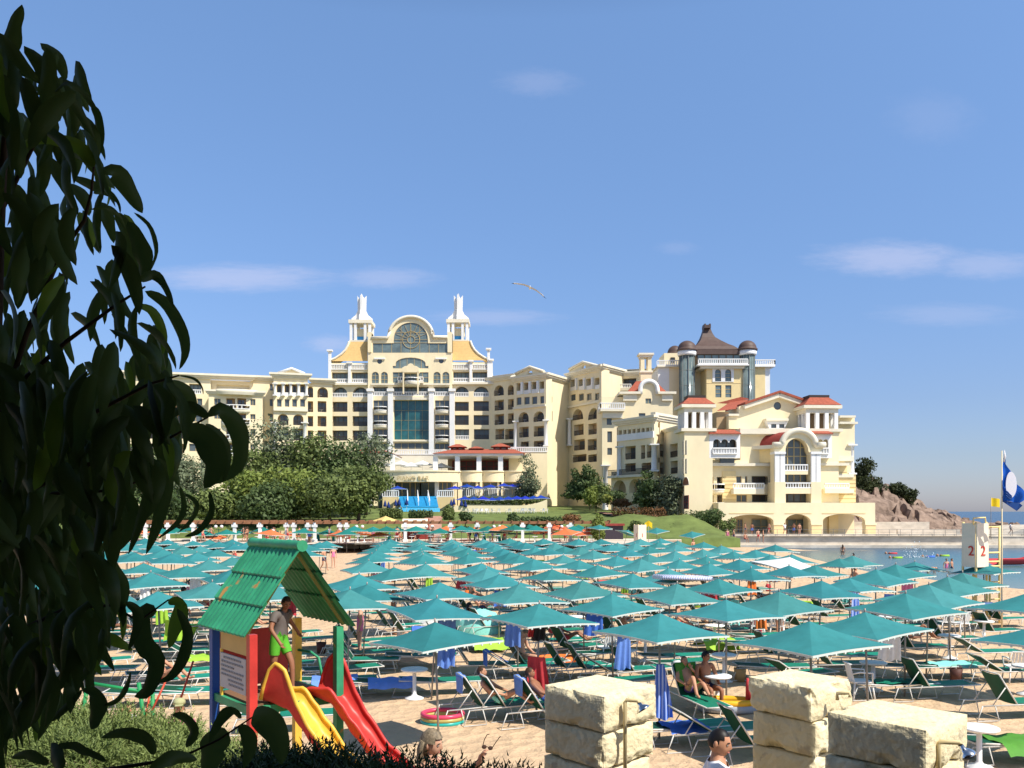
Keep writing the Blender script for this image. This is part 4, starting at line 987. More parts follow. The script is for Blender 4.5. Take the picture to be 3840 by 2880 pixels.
# barrel vault with arched front
wa = W.sh(3.0)
oc = (1247,770); hole = wa.PL([(1078,1130),(1385,1130),(1385,800)]+arcp(1228,760,135,150,0.0,PI,14)+[(1078,800)])
outer = wa.PL([(955,800),(955,700),(1040,690)]+arcp(1245,700,195,182,PI*.96,PI*.04,16)+[(1450,690),(1560,690),(1500,800)])
ot = [wa.q(955,1130)]+[wa.q(1500,1130)]+outer[::-1]
B.plate(wa, ot, [(hole, 1.4)], 0, 1.5, cream, 'arch_front')
B.win(wa, hole, -1.3, 4, 5, .16, glass, goldfr)
mb = MB(); mp = wa.PL([(940,690),(1040,690)]+arcp(1245,700,200,182,PI*.96,PI*.04,18)+[(1450,690),(1560,690)]); mb.tube([wa.p(a_, z_, .1) for a_, z_ in mp], .45, 6); B.part('arch_moulding', mb, trimc)
for u0, u1 in ((955,1080),(1385,1502)):
    for k in (0, 1):
        x0 = u0+(u1-u0)*(.04+.5*k); x1 = x0+(u1-u0)*.44; r = wa.R(x0,795,x1,1130); B.band(wa, r[0][0], r[1][0], r[0][1], r[2][1], -1.4, .3, white, 'pilaster')
    r = wa.R(u0-4,772,u1+4,800); B.band(wa, r[0][0], r[1][0], r[0][1], r[2][1], -1.5, .45, white, 'pilaster')
    r = wa.R(u0,1130,u1+4,1600); B.band(wa, r[0][0], r[1][0], zv, r[2][1], -2.6, .35, cream, 'pier')
c = wa.q(1245,700); rr = wa.q(1440,700)[0]-c[0]; rz_ = wa.q(1245,525)[1]-c[1]
mb = MB(); dv_ = Vector((SA.x-.72, SA.y)).normalized()
rows = []
for k in range(7):
    l = .3+11.5*k/6; rows.append([wa.p(c[0]+rr*math.cos(PI*i/14), c[1]+rz_*math.sin(PI*i/14), -.3)+Vector((dv_.x*l, dv_.y*l, 0)) for i in range(15)])
mb.grid(rows); B.part('vault', mb, redvault)
mb = B.get('wall', yellow); a0 = wa.p(c[0]-rr, 0, -.3); a1 = a0+Vector((dv_.x*10.5, dv_.y*10.5, 0)); zt_ = c[1]-.1; zl_ = W.q(660,905)[1]
mb.add([Vector((a0.x,a0.y,zl_)), Vector((a0.x,a0.y,zt_)), Vector((a1.x,a1.y,zt_)), Vector((a1.x,a1.y,zl_))], [(0,1,2,3)])
mb = MB(); mb.bar(Vector((a0.x-.3,a0.y-.3,zt_)), Vector((a1.x-.3,a1.y-.3,zt_)), .9, .5); B.part('cornice', mb, trimc)
q0 = wa.q(1085,1040); q1 = wa.q(1360,1040); B.band(wa, q0[0], q1[0], q0[1], wa.q(1085,1000)[1], -1.2, 0, cream, 'slab'); B.bal([wa.p(q0[0],wa.q(1085,1000)[1],-.1), wa.p(q1[0],wa.q(1085,1000)[1],-.1)], wa.q(0,918)[1]-wa.q(0,1000)[1], th=.13)
B.bal([wa.p(*wa.q(1082,1205),.2), wa.p(*wa.q(1395,1205),.2)], wa.q(0,1135)[1]-wa.q(0,1205)[1], th=.13); r = wa.R(1082,1205,1398,1268); B.band(wa, r[0][0], r[1][0], r[0][1], r[2][1], -2, .3, cream, 'slab')
B.win(wa, wa.R(1085,1268,1398,1366), -1.6, 4, 0, .15, glass, darkfr)
# arcade storey in front
wr = W.sh(4.2)
def lowarch(u0, u1, vt, vs, vb): return wr.PL([(u0,vb),(u1,vb),(u1,vs)]+arcp((u0+u1)/2, vs, (u1-u0)/2, vs-vt, .06, PI-.06, 12)+[(u0,vs)])
hs = [(lowarch(432,950,1515,1595,1800), .9), (lowarch(1088,1392,1510,1600,1800), .9), (lowarch(1535,2036,1508,1590,1800), .9)]
ot = wr.PL([(305,1385),(2155,1365)]); za = wr.q(1000,1375)[1]
ot = [(ot[0][0], zv), (ot[1][0], zv), (ot[1][0], za), (ot[0][0], za)]
hs = [([(a_, max(z_, zv+.05)) for a_, z_ in h], d_) for h, d_ in hs]
B.plate(wr, ot, hs, 0, .9, cream, 'arcade')
# recessed frames above the arches
for u0, u1 in ((425,955),(1085,1400),(1525,2040)):
    r = wr.R(u0,1497,u1,1503); B.band(wr, r[0][0], r[1][0], r[0][1], r[2][1], 0, .06, yellow, 'arcade')
wbk = wr.sh(-4.05)
B.band(wr, ot[0][0], ot[1][0], za-.5, za-.02, -4.15, -.9, cream, 'terrace_slab')
B.plate(wbk, [(ot[0][0], zv), (wbk.q(1720,1600)[0], zv), (wbk.q(1720,1600)[0], za-.5), (ot[0][0], za-.5)], [], 0, .3, cream)
for r in ((515,1575,580,1800),(690,1570,905,1800),(1110,1570,1330,1800),(1560,1565,1660,1800)):
    rr_ = wbk.R(*r); rr_ = [(a_, max(zv+.06, z_)) for a_, z_ in rr_]; B.win(wbk, rr_, .08, 2, 2, .1, glassg if r[0] in (690,1110) else glass, goldfr)
for u0, u1 in ((955,1080),(1400,1520),(2040,2160)):
    r = wr.R(u0,1640,u1,1800); B.band(wr, r[0][0], r[1][0], zv, r[2][1], -.95, .08, yellow, 'pier'); B.band(wr, r[0][0]-.1, r[1][0]+.1, r[2][1], r[2][1]+.25, -1.0, .16, cream, 'pier')
r = wr.R(1715,1500,1825,1800); B.band(wr, r[0][0], r[1][0], zv, za-.5, -4.2, -3.0, yellow, 'pier')
B.band(wr, ot[0][0]-.1, ot[0][0], zv, za, -4.4, 0, cream, 'arcade')
B.finish()

# ---------------------------------------------------------------- terrace restaurant in front of the central block
B = Bld('terrace_restaurant', 'curved cream terrace restaurant with low red roofs below the central block', 'restaurant', (-20,160,4))
W = Wall(1400,160,2000,160,'C'); zg = 3.2
z0 = W.q(1100,972)[1]; z1 = W.q(1100,838)[1]
def cw(ua, ub, bulge, name='curved_wall', z0=z0, z1=z1, m=cream, n=14):
    a = W.q(ua,900)[0]; b = W.q(ub,900)[0]; mb = MB(); rows = []
    for z_, e in ((z0,0),(z1-.25,0),(z1-.25,.2),(z1,.2),(z1,-2.5)):
        rows.append([W.p(a+(b-a)*i/n, z_, bulge*(1-(2*i/n-1)**2)+e) for i in range(n+1)])
    mb.grid(rows, sm=False); B.part(name, mb, m)
cw(680, 1672, 2.6); cw(1674, 1926, .9); cw(1932, 2184, .9); cw(2190, 2440, .9)
B.band(W, W.q(680,900)[0], W.q(2440,900)[0], z1-.5, z1-.2, -12, 0, trimc, 'terrace_floor')
me_ = text_mesh('PIANO BAR', 1.15, .06, goldfr); o = bpy.data.objects.new('lettering', me_); COL.objects.link(o); o.parent = B.root
u, z_ = W.q(1122,937); q = W.p(u, z_, 2.72); o.location = q-B.root.location; o.rotation_euler = (R(90),0,0)
# lower storey: glazing and columns
Wd = W.sh(-1.0)
for a, b, nv in ((690,865,2),(880,1065,2),(1070,1190,2),(1190,1385,2),(1400,1560,3),(1680,1850,2),(1935,2110,2),(2190,2370,2)):
    q = Wd.R(a,975,b,1135); B.win(Wd, [(q[0][0], zg), (q[1][0], zg), q[2], q[3]], 0, nv, 2, .18, glass, goldfr)
B.band(W, W.q(680,900)[0], W.q(2440,900)[0], zg, z0, -12, -1.2, cream, 'wall')
for a in (866,1385,1660,1600,1870,1900,2125,2150): q = W.q(a,1000); B.band(W, q[0]-.38, q[0]+.38, zg-1.5, z0, -.4, .3, white if a < 1400 else cream, 'column')
# balustrades and walls beside the blue steps
for a, b in ((742,930),(1392,1582)):
    Wk = W.sh(6); q0 = Wk.q(a,1150); q1 = Wk.q(b,1150); B.bal([Wk.p(*q0,0), Wk.p(*q1,0)], 1.25, th=.16); B.band(Wk, q0[0], q1[0], q0[1]-3.2, q0[1], -6, .1, yellow, 'wall')
Wk = W.sh(7); q0 = Wk.q(1690,1145); q1 = Wk.q(2478,1145); B.bal([Wk.p(*q0,0), Wk.p(*q1,0)], 1.5, th=.16); B.band(Wk, q0[0], q1[0], q0[1]-2.2, q0[1], -7, .15, yellow, 'wall')
# upper terrace: posts and hipped red roofs
zr = W.q(1700,655)[1]
for a in (1370,1630,1885,2140): q = W.q(a,800); B.band(W, q[0]-.45, q[0]+.45, z1-.2, zr, -.3, .5, white, 'post')
q = W.q(860,750); B.band(W, q[0]-.4, q[0]+.4, z1-.2, zr, -.3, .4, white, 'post')
qa = W.q(1340,660)[0]; qb = W.q(690,1270,'D')[0]; mb = MB(); hiproof(mb, W, qa, qb, zr+.3, W.q(1560,560)[0], W.q(560,1180,'D')[0], W.q(1700,572)[1]+.2, -12, 1.2, -5); B.part('roof', mb, redroof)
B.band(W, qa+.3, qb-.3, zr-.1, zr+.3, -11.5, .9, white, 'eaves'); B.band(W, qa+2, qb-1, z1, zr-.1, -11.5, -10, cream_shade, 'wall')
B.win(W, [(qa+3, z1+.2), (qb-2, z1+.2), (qb-2, zr-.5), (qa+3, zr-.5)], -9.9, 9, 2, .2, mat('warm_dark_glass', (.10,.05,.03), .3), redvault)
mb = MB(); hiproof(mb, W, W.q(380,660)[0], W.q(882,660)[0], zr+.3, W.q(500,560)[0], W.q(640,560)[0], W.q(640,545)[1], -12, 1.2, -5); B.part('roof', mb, redroof); B.band(W, W.q(390,660)[0], W.q(872,660)[0], zr-.1, zr+.3, -11.5, .9, white, 'eaves')
for ua, ub, va, vb_, k in ((1520,1742,562,520,'C'),(1762,1945,580,548,'C'),(285,520,1190,1145,'D')):
    Wq = W.sh(-5); a = Wq.q(ua,va,k); b = Wq.q(ub,va,k); zt_ = Wq.q(ua,vb_,k)[1]; mb = MB(); hiproof(mb, Wq, a[0], b[0], a[1], a[0]+(b[0]-a[0])*.4, a[0]+(b[0]-a[0])*.6, zt_, -2.5, 1.5); B.part('roof', mb, redroof)
    for uu in (a[0]+.7, (a[0]+b[0])/2, b[0]-.7): B.band(Wq, uu-.2, uu+.2, a[1]-1.6, a[1], -.4, .6, redvault, 'post')
    B.band(Wq, a[0]+.5, b[0]-.5, a[1]-1.2, a[1]-.1, -2, 0, white, 'roof_lantern')
# long balustraded balcony at the back
Wk = W.sh(-14); q0 = Wk.q(690,648); q1 = Wk.q(1500,648); B.bal([Wk.p(*q0), Wk.p(*q1)], Wk.q(690,588)[1]-q0[1], th=.18); B.band(Wk, q0[0], q1[0], z1, q0[1], -3, 0, trimc, 'wall')
Wk = W.sh(-8); q0 = Wk.q(500,1250,'D'); q1 = Wk.q(955,1250,'D'); B.bal([Wk.p(*q0), Wk.p(*q1)], Wk.q(500,1188,'D')[1]-q0[1], th=.18); B.band(Wk, q0[0], q1[0], zg, q0[1], -8, 0, cream, 'wall')
B.finish()
# blue stepped slope in front of the doors
blue = mat('pool_blue', (.045,.36,.60), .5, .12, 1.5, world=True)
mb = MB(); A_ = [P(*cr('C',930,1142),156), P(*cr('C',1378,1142),156), P(*cr('C',1405,1275),146), P(*cr('C',960,1275),146)]
rows = []
for i in range(13):
    f = i/12; l = A_[0].lerp(A_[3], f); r_ = A_[1].lerp(A_[2], f); 
    for k in (0, 1):
        zz = A_[0].z+(A_[3].z-A_[0].z)*((i+ (0 if k == 0 else 1))/13); rows.append([Vector((l.x, l.y, zz)), Vector((r_.x, r_.y, zz))])
mb.grid(rows, sm=False); b0 = [PC('C',930,1278,145.5), PC('C',1420,1278,145.5), PC('C',1420,1335,140), PC('C',1000,1335,140)]; mb.add(b0, [(0,1,2,3)])
o = mb.build('blue_steps', blue); tag(o, 'bright blue cascade steps running down from the curved restaurant', 'steps')
for u0, u1 in ((1035,1040),(1155,1168),(1278,1300)):
    mb = MB(); p0 = PC('C',u0,1135,155); p1 = PC('C',u1,1255,147); mb.tube([p0+Vector((0,0,1)), p0.lerp(p1,.5)+Vector((0,0,.9)), p1+Vector((0,0,.9))], .09, 6)
    for t in (0,.5,1): q = p0.lerp(p1,t); mb.bar(q-Vector((0,0,.4)), q+Vector((0,0,.95)), .08)
    tag(mb.build('handrail', white), 'white handrail on the blue cascade steps', 'handrail', 'handrails on the blue steps')
# ================================================================ VEGETATION
import numpy as np
def foliage(name, lo, hi, trans=.22, rough=.6):
    if name in MATS: return MATS[name]
    m = bpy.data.materials.new(name); m.use_nodes = True; nt = m.node_tree; N = nt.nodes; L = nt.links; b = N['Principled BSDF']
    g = N.new('ShaderNodeNewGeometry'); n = N.new('ShaderNodeTexNoise'); n.inputs['Scale'].default_value = .45; n.inputs['Detail'].default_value = 3
    L.new(g.outputs['Position'], n.inputs['Vector'])
    a = N.new('ShaderNodeMath'); a.operation = 'MULTIPLY_ADD'; a.inputs[1].default_value = .5; L.new(g.outputs['Random Per Island'], a.inputs[0])
    s2 = N.new('ShaderNodeMapRange'); s2.inputs[1].default_value = .35; s2.inputs[2].default_value = .65; s2.inputs[4].default_value = .55; L.new(n.outputs['Fac'], s2.inputs[0]); L.new(s2.outputs[0], a.inputs[2])
    mx = N.new('ShaderNodeMix'); mx.data_type = 'RGBA'; mx.inputs[6].default_value = (*lo,1); mx.inputs[7].default_value = (*hi,1); L.new(a.outputs[0], mx.inputs[0])
    L.new(mx.outputs[2], b.inputs['Base Color']); b.inputs['Roughness'].default_value = rough; b.inputs['Specular IOR Level'].default_value = .25
    t = N.new('ShaderNodeBsdfTranslucent'); L.new(mx.outputs[2], t.inputs['Color']); ms = N.new('ShaderNodeMixShader'); ms.inputs[0].default_value = trans
    L.new(b.outputs[0], ms.inputs[1]); L.new(t.outputs[0], ms.inputs[2]); L.new(ms.outputs[0], N['Material Output'].inputs['Surface'])
    MATS[name] = m; return m
barkm = mat('tree_bark', (.12,.085,.06), .9, .3, 3, .6, 12)
def leafcloud(name, m, blobs, n, size, seed, aspect=1.6, fill=.55, droop=0.0):
    """n leaf-sized quads spread through ellipsoid blobs [(cx,cy,cz,rx,ry,rz)]"""
    rg = np.random.default_rng(seed); B_ = np.array(blobs, float)
    wv = (B_[:,3]*B_[:,4]*B_[:,5])**(2/3); k = rg.choice(len(B_), n, p=wv/wv.sum())
    d = rg.normal(size=(n,3)); d /= np.linalg.norm(d, axis=1)[:,None]
    # ragged radius: noise per blob direction
    r = fill+(1-fill)*rg.random(n)**.6; r *= 1+.16*np.sin(d[:,0]*5+k*1.7)*np.cos(d[:,2]*6+k)+.08*rg.normal(size=n)
    c = B_[k,:3]+d*B_[k,3:]*r[:,None]
    nrm = d+rg.normal(size=(n,3))*.75; nrm[:,2] += .25; nrm /= np.linalg.norm(nrm, axis=1)[:,None]
    u = np.cross(nrm, rg.normal(size=(n,3))); u[:,2] -= droop; u /= np.linalg.norm(u, axis=1)[:,None]; v = np.cross(nrm, u)
    s = size*(.6+.8*rg.random(n))[:,None]; u *= s*aspect*.5; v *= s*.5
    bend = nrm*s*.18
    V = np.stack([c-u, c+v*.9+bend*.4, c+u, c-v*.9+bend*.4], 1).reshape(-1,3)
    me = bpy.data.meshes.new(name); me.vertices.add(4*n); me.vertices.foreach_set('co', V.ravel())
    me.loops.add(4*n); me.loops.foreach_set('vertex_index', np.arange(4*n, dtype=np.int32)); me.polygons.add(n)
    me.polygons.foreach_set('loop_start', np.arange(0,4*n,4, dtype=np.int32)); me.polygons.foreach_set('loop_total', np.full(n,4, dtype=np.int32))
    me.update(calc_edges=True); me.materials.append(m); return me
def crown_blobs(rg, w, h, k, z0):
    out = []
    for i in range(k):
        a = rg.uniform(0, 2*PI); rr = rg.uniform(.0, .62)**.7; t = rg.random()
        z = z0+h*(.18+.68*t); f = math.sin(PI*min(1, .2+.72*(1-t)))**.8
        q = rg.uniform(.26,.42)*w*.62
        out.append((math.cos(a)*rr*w*.5*f, math.sin(a)*rr*w*.45*f, z, q*1.1, q, q*.85))
    return out
F_MID = foliage('leaf_mid', (.055,.085,.025), (.205,.255,.075)); F_DARK = foliage('leaf_dark', (.035,.065,.022), (.13,.18,.06))
F_BRI = foliage('leaf_bright', (.09,.14,.025), (.28,.33,.075)); F_OLI = foliage('leaf_olive', (.065,.085,.045), (.24,.28,.16))
F_RED = foliage('leaf_reddish', (.08,.05,.02), (.28,.14,.06)); F_LIM = foliage('leaf_lime', (.12,.15,.02), (.36,.38,.10)); F_PINE = foliage('leaf_pine', (.012,.022,.008), (.07,.085,.025))
def tree(x, ytop, w, d, m, label, n=5200, name='broadleaf_tree', group=None, seed=0, zg=None, leaf=.34, trunk=.22, k=16, cat='tree', low=.12):
    rg = random.Random(seed*13+5); X = (x-CX)*d/F; g = tz(X, d) if zg is None else zg
    zt = CH-(ytop-HY)*d/F; h = (zt-g)*1.05; wm = w*d/F*1.28
    t = thing(name, label, cat, (X, d, g), 0, group)
    bl = crown_blobs(rg, wm, h*(1-low), k, h*low); bl.append((0,0,h*.9,wm*.2,wm*.2,h*.1)); bl.append((0,0,h*.5,wm*.3,wm*.28,h*.25))
    me = leafcloud('crown', m, bl, n, leaf, seed+3); o = bpy.data.objects.new('crown', me); COL.objects.link(o); o.parent = t
    mb = MB(); mb.tube([(0,0,-.2),(.05*h*.2,0,h*.25),(-.1,.1,h*.5),(0,0,h*.72)], [trunk*1.3, trunk, trunk*.75, trunk*.3], 7)
    for i in range(6):
        b = bl[i]; z0 = h*rg.uniform(.25,.5); mb.tube([(0,.03,z0),(b[0]*.5,b[1]*.5,(z0+b[2])/2+.2),(b[0],b[1],b[2])], [trunk*.5,trunk*.35,trunk*.12], 5)
    mb.build('trunk', barkm, t); return t
def bush(x, y0, y1, w, d, m, label, name='shrub', cat='shrub', n=1500, seed=0, leaf=.2, shape='round', zg=None, group=None):
    X = (x-CX)*d/F; zt = CH-(y0-HY)*d/F; zb_ = CH-(y1-HY)*d/F; h = zt-zb_; wm = w*d/F; rg = random.Random(seed)
    t = thing(name, label, cat, (X, d, zb_), 0, group)
    if shape == 'round':
        bl = [(rg.uniform(-.28,.28)*wm, rg.uniform(-.25,.25)*wm, h*rg.uniform(.3,.72), wm*rg.uniform(.2,.32), wm*.28, h*rg.uniform(.2,.32)) for _ in range(9)]+[(0,0,h*.4,wm*.38,wm*.34,h*.42)]
    elif shape == 'cone':
        bl = [(rg.uniform(-.1,.1)*wm, rg.uniform(-.1,.1)*wm, h*z, wm*(.46*(1-z)+.06), wm*(.42*(1-z)+.05), h*.14) for z in (.12,.25,.4,.55,.7,.85)]
    elif shape == 'dome': bl = [(0,0,h*.38,wm*.46,wm*.46,h*.36),(0,0,h*.55,wm*.44,wm*.44,h*.44)]
    else: bl = [(wm*(i/8-.5)*.92, 0, h*.5, wm*.075, .5, h*.5) for i in range(9)]
    o = bpy.data.objects.new('foliage', leafcloud('foliage', m, bl, n, leaf, seed+1, fill=.75 if shape in ('dome','box') else .6)); COL.objects.link(o); o.parent = t
    mb = MB(); mb.tube([(0,0,-.6),(0,0,h*.5)], [.08,.04], 6); mb.build('stem', barkm, t); return t
G_ = 'trees of the grove left of the restaurant'
tree(960,1700,230,128,F_MID,'mid green tree at the left end of the grove, behind a brighter one',seed=1,group=G_)
tree(1063,1606,250,133,F_OLI,'tallest grey green tree of the grove, in front of the pediment wing',seed=2,group=G_,n=6500)
tree(1172,1650,240,131,F_MID,'full mid green tree in the middle of the grove',seed=3,group=G_)
tree(1285,1680,230,129,F_DARK,'dark green tree in the right half of the grove',seed=4,group=G_)
tree(1372,1635,190,133,F_OLI,'thin pale tree top rising at the right end of the grove',seed=5,group=G_,n=3000,leaf=.3)
tree(1110,1775,280,120,F_BRI,'bright green low tree at the front of the grove',seed=6,group=G_)
tree(915,1800,210,119,F_BRI,'yellow green low tree at the left front of the grove',seed=7,group=G_)
tree(1345,1755,200,120,F_MID,'round dark front tree beside the blue steps',seed=8,group=G_)
tree(1235,1790,210,117,F_MID,'low leafy tree at the front of the grove behind the pergola',seed=9,group=G_)
tree(1020,1830,200,115,F_DARK,'low dark tree behind the pergola beams',seed=10,group=G_)
tree(700,1735,260,136,F_OLI,'grey green tree glimpsed through the peach leaves',seed=11,group=G_)
tree(560,1700,260,139,F_MID,'tree hidden behind the peach tree, left of the hotel wing',seed=12,group=G_)
tree(420,1720,260,137,F_DARK,'dark tree far left behind the peach tree',seed=13,group=G_)
tree(800,1850,170,116,F_MID,'small tree on the lawn left of the grove',seed=14,group=G_,n=3000)
tree(600,1860,230,113,F_DARK,'low dark tree over the left end of the pergola',seed=19,group=G_,n=3500)
tree(1973,1712,105,150,F_OLI,'silvery olive tree beside the terrace balustrade',seed=15,n=3800,leaf=.24,name='olive_tree',zg=3.6)
tree(2425,1768,110,126,F_DARK,'dark tree against the shaded colonnade',seed=16,n=4200,leaf=.26,low=.02)
tree(2506,1790,105,124,F_OLI,'grey leaved willow like tree in front of the shaded villa wall',seed=17,n=4200,leaf=.24,low=.02)
bush(2205,1738,1865,150,146,F_DARK,'dark conifer clump at the foot of the second wing',shape='cone',n=2600,seed=20,name='conifer',leaf=.3)
bush(2165,1755,1870,110,147,F_DARK,'lower dark conifer left of the taller one',shape='cone',n=2000,seed=21,name='conifer',leaf=.3)
bush(2255,1800,1880,80,140,F_MID,'round green shrub in front of the conifers',seed=22)
bush(2212,1812,1900,70,136,F_BRI,'bright green upright shrub on the lawn',seed=23)
bush(2278,1852,1888,40,134,F_LIM,'pale lime coloured shrub',seed=24,n=700)
bush(2330,1868,1902,90,132,F_RED,'reddish flowering shrub by the garden path',seed=25)
bush(2300,1838,1895,100,136,F_DARK,'dark shrub behind the lime coloured one',seed=26)
bush(2640,1905,1985,130,117,F_DARK,'large rounded dark shrub on the grassy mound',seed=27,n=2600)
bush(2723,1943,2018,72,115,F_MID,'clipped green shrub beside the arcade',seed=28,n=1800)
bush(2244,1930,2030,54,92,F_BRI,'dome clipped evergreen behind the orange parasols',shape='dome',n=2600,leaf=.14,seed=29,name='topiary')
bush(1682,1895,1958,50,122,F_MID,'square clipped evergreen beside the brick steps',shape='dome',n=2400,leaf=.14,seed=30,name='topiary')
bush(1578,1912,1950,86,126,F_DARK,'low clipped hedge in front of the blue steps',shape='box',n=2000,leaf=.16,seed=31,name='hedge',cat='hedge')
bush(1467,1905,1950,80,126,F_MID,'hedge left of the blue steps',shape='box',n=2000,leaf=.18,seed=32,name='hedge',cat='hedge')
bush(1745,1915,1956,60,114,F_DARK,'spiky dark shrub on the lawn right of the clipped evergreen',seed=33,n=1200)
bush(1920,1922,1965,46,112,F_DARK,'dark shrub on the lawn below the blue parasols',seed=34,n=1000)
bush(2020,1938,1972,170,111,F_DARK,'long low hedge along the lower edge of the lawn',shape='box',n=2600,leaf=.2,seed=35,name='hedge',cat='hedge')
bush(2140,1925,1968,70,111,F_RED,'rust coloured shrub at the end of the long hedge',seed=36,n=900)
bush(1890,1866,1890,300,147,F_MID,'flowering hedge under the lower row of blue parasols',shape='box',n=3000,leaf=.2,seed=37,name='hedge',cat='hedge')
bush(2235,1840,1905,60,138,F_MID,'green shrub left of the reddish one',seed=38,n=1200)
bush(2520,1962,2010,70,113,F_MID,'small shrub at the foot of the mound',seed=39,n=1000)
tree(3232,1722,80,166,F_PINE,'dark pine on top of the headland beside the villa',n=1700,seed=40,leaf=.3,name='pine_tree',zg=9,low=.2)
bush(3262,1770,1870,125,163,F_PINE,'dense dark bush on the headland below the pine',seed=41,n=2800,leaf=.3)
bush(3360,1797,1868,100,164,F_PINE,'dark bush on the crest of the headland',seed=42,n=2200,leaf=.28)
bush(3412,1828,1892,66,164,F_PINE,'small dark bush at the seaward end of the crest',seed=43,n=1300,leaf=.28)
bush(2395,1902,1938,190,121,F_RED,'low rust coloured hedge along the curving garden path',shape='box',n=1800,leaf=.16,seed=50,name='hedge',cat='hedge')
bush(2465,1930,1962,80,118,F_RED,'short rust coloured hedge at the lower bend of the garden path',shape='box',n=900,leaf=.15,seed=51,name='hedge',cat='hedge')
bush(2555,1925,1965,90,119,F_BRI,'bright low shrub on the left shoulder of the mound',n=1300,seed=52)
bush(2390,1948,1990,60,112,F_MID,'small green shrub left of the far lifeguard tower',n=900,seed=53)
# ================================================================ BEACH FURNITURE
teal = mat('teal_canvas', (.036,.225,.23), .8, .12, 2.5, objvar=.12, trans=.15)
hemm = mat('pale_hem', (.55,.62,.58), .7)
def make_umbrella(name, label, m, side=1.84, hr=2.03, hp=2.42, group=None, cat='beach parasol', wr=0, n=6):
    t = thing(name, label, cat, (0,0,0), 0, group); s = side/2
    mb = MB()
    for k in range(4):
        a = [(-s,-s),(s,-s),(s,s),(-s,s)][k]; b = [(s,-s),(s,s),(-s,s),(-s,-s)][k]; rows = []
        for i in range(n+1):
            f = i/n; row = []
            for j in range(n+1):
                g = j/n; x = (a[0]+(b[0]-a[0])*g)*f; y = (a[1]+(b[1]-a[1])*g)*f
                sag = -.035*math.sin(PI*f)*(.5+.8*abs(2*g-1))-.02*math.sin(PI*g)*f
                nz = noise.noise(V_((x*2.2+wr*9, y*2.2, wr)))*.5+noise.noise(V_((math.atan2(y,x)*3+wr*5, f*1.2, wr)))*.6 if wr and 0 < j < n else 0
                sag += .045*nz*f*(1.15-f)
                row.append((x, y, hp+(hr-hp)*f+sag+.045*math.sin(PI*g)*f*f))
            rows.append(row)
        mb.grid(rows, sm=True)
    mb.build('canopy', m, t)
    c = mb; hm = MB()
    for k in range(4):
        a = [(-s,-s),(s,-s),(s,s),(-s,s)][k]; b = [(s,-s),(s,s),(-s,s),(-s,-s)][k]
        e = lambda g: Vector((a[0]+(b[0]-a[0])*g, a[1]+(b[1]-a[1])*g, hr+(-.02+.045)*math.sin(PI*g)-.02))
        for i in range(6): hm.bar(e(i/6), e((i+1)/6), .02, .035)
        for i in range(9): q = e((i+.5)/9); hm.box(q+Vector((0,0,-.03)), (.03,.03,.03))
    hm.build('hem', hemm, t)
    p = MB(); p.tube([(0,0,-.3),(0,0,hp-.03)], .022, 8); p.tube([(0,0,hp-.05),(0,0,hp+.07)], .02, 6); p.build('pole', greym, t)
    f = MB()
    for x, y in ((-s,-s),(s,-s),(s,s),(-s,s)):
        f.tube([(0,0,hp-.12),(x*.5,y*.5,(hr+hp)/2-.13),(x*.97,y*.97,hr-.03)], .012, 4)
    f.build('frame', greym, t)
    return t
UG = 'teal parasols standing in rows on the beach'
V_ = Vector
UM = make_umbrella('beach_parasol', 'large teal square parasol at the front right, nearest to the camera', teal, group=UG, wr=1, n=14)
teal2 = mat('faded_teal_canvas', (.055,.25,.25), .85, .14, 1.8, objvar=.12, trans=.15); teal3 = mat('deep_teal_canvas', (.028,.20,.215), .8, .12, 2.2, objvar=.10, trans=.15)
UMS = [UM, make_umbrella('beach_parasol', 't', teal2, 1.86, 1.98, 2.40, UG, wr=2, n=12), make_umbrella('beach_parasol', 't', teal3, 1.82, 2.06, 2.43, UG, wr=3, n=12), make_umbrella('beach_parasol', 't', teal, 1.84, 2.02, 2.38, UG, wr=4, n=12)]
PLACED = []
first = [True]
def put(root, loc, rz, label, group=None, rot=None, scale=None):
    """use the prototype itself for its first place, copies afterwards"""
    if root.name not in USED:
        USED.add(root.name); root.location = loc; root.rotation_euler = rot if rot else (0,0,rz); root['label'] = label
        if group: root['group'] = group
        if scale: root.scale = (scale,)*3
        return root
    return dup(root, loc, rz, label, group, scale, rot)
USED = set()
def umb(X, Y, label, rz=None, proto=None, group=UG, h=0, tilt=.05):
    z = gz(X, Y)+h
    a = R(33)+rnd.uniform(-.13,.13) if rz is None else rz
    z += rnd.uniform(-.07,.05)*(len(PLACED) > 25)
    r = put(proto or (UMS[0] if not PLACED else rnd.choice(UMS)), (X, Y, z), a, label, group, rot=(rnd.uniform(-tilt,tilt), rnd.uniform(-tilt,tilt), a), scale=rnd.uniform(.97,1.04))
    PLACED.append((X, Y, a)); return r
def peak(x, y): d = 2.0*F/(y-HY); return (x-CX)*d/F, d
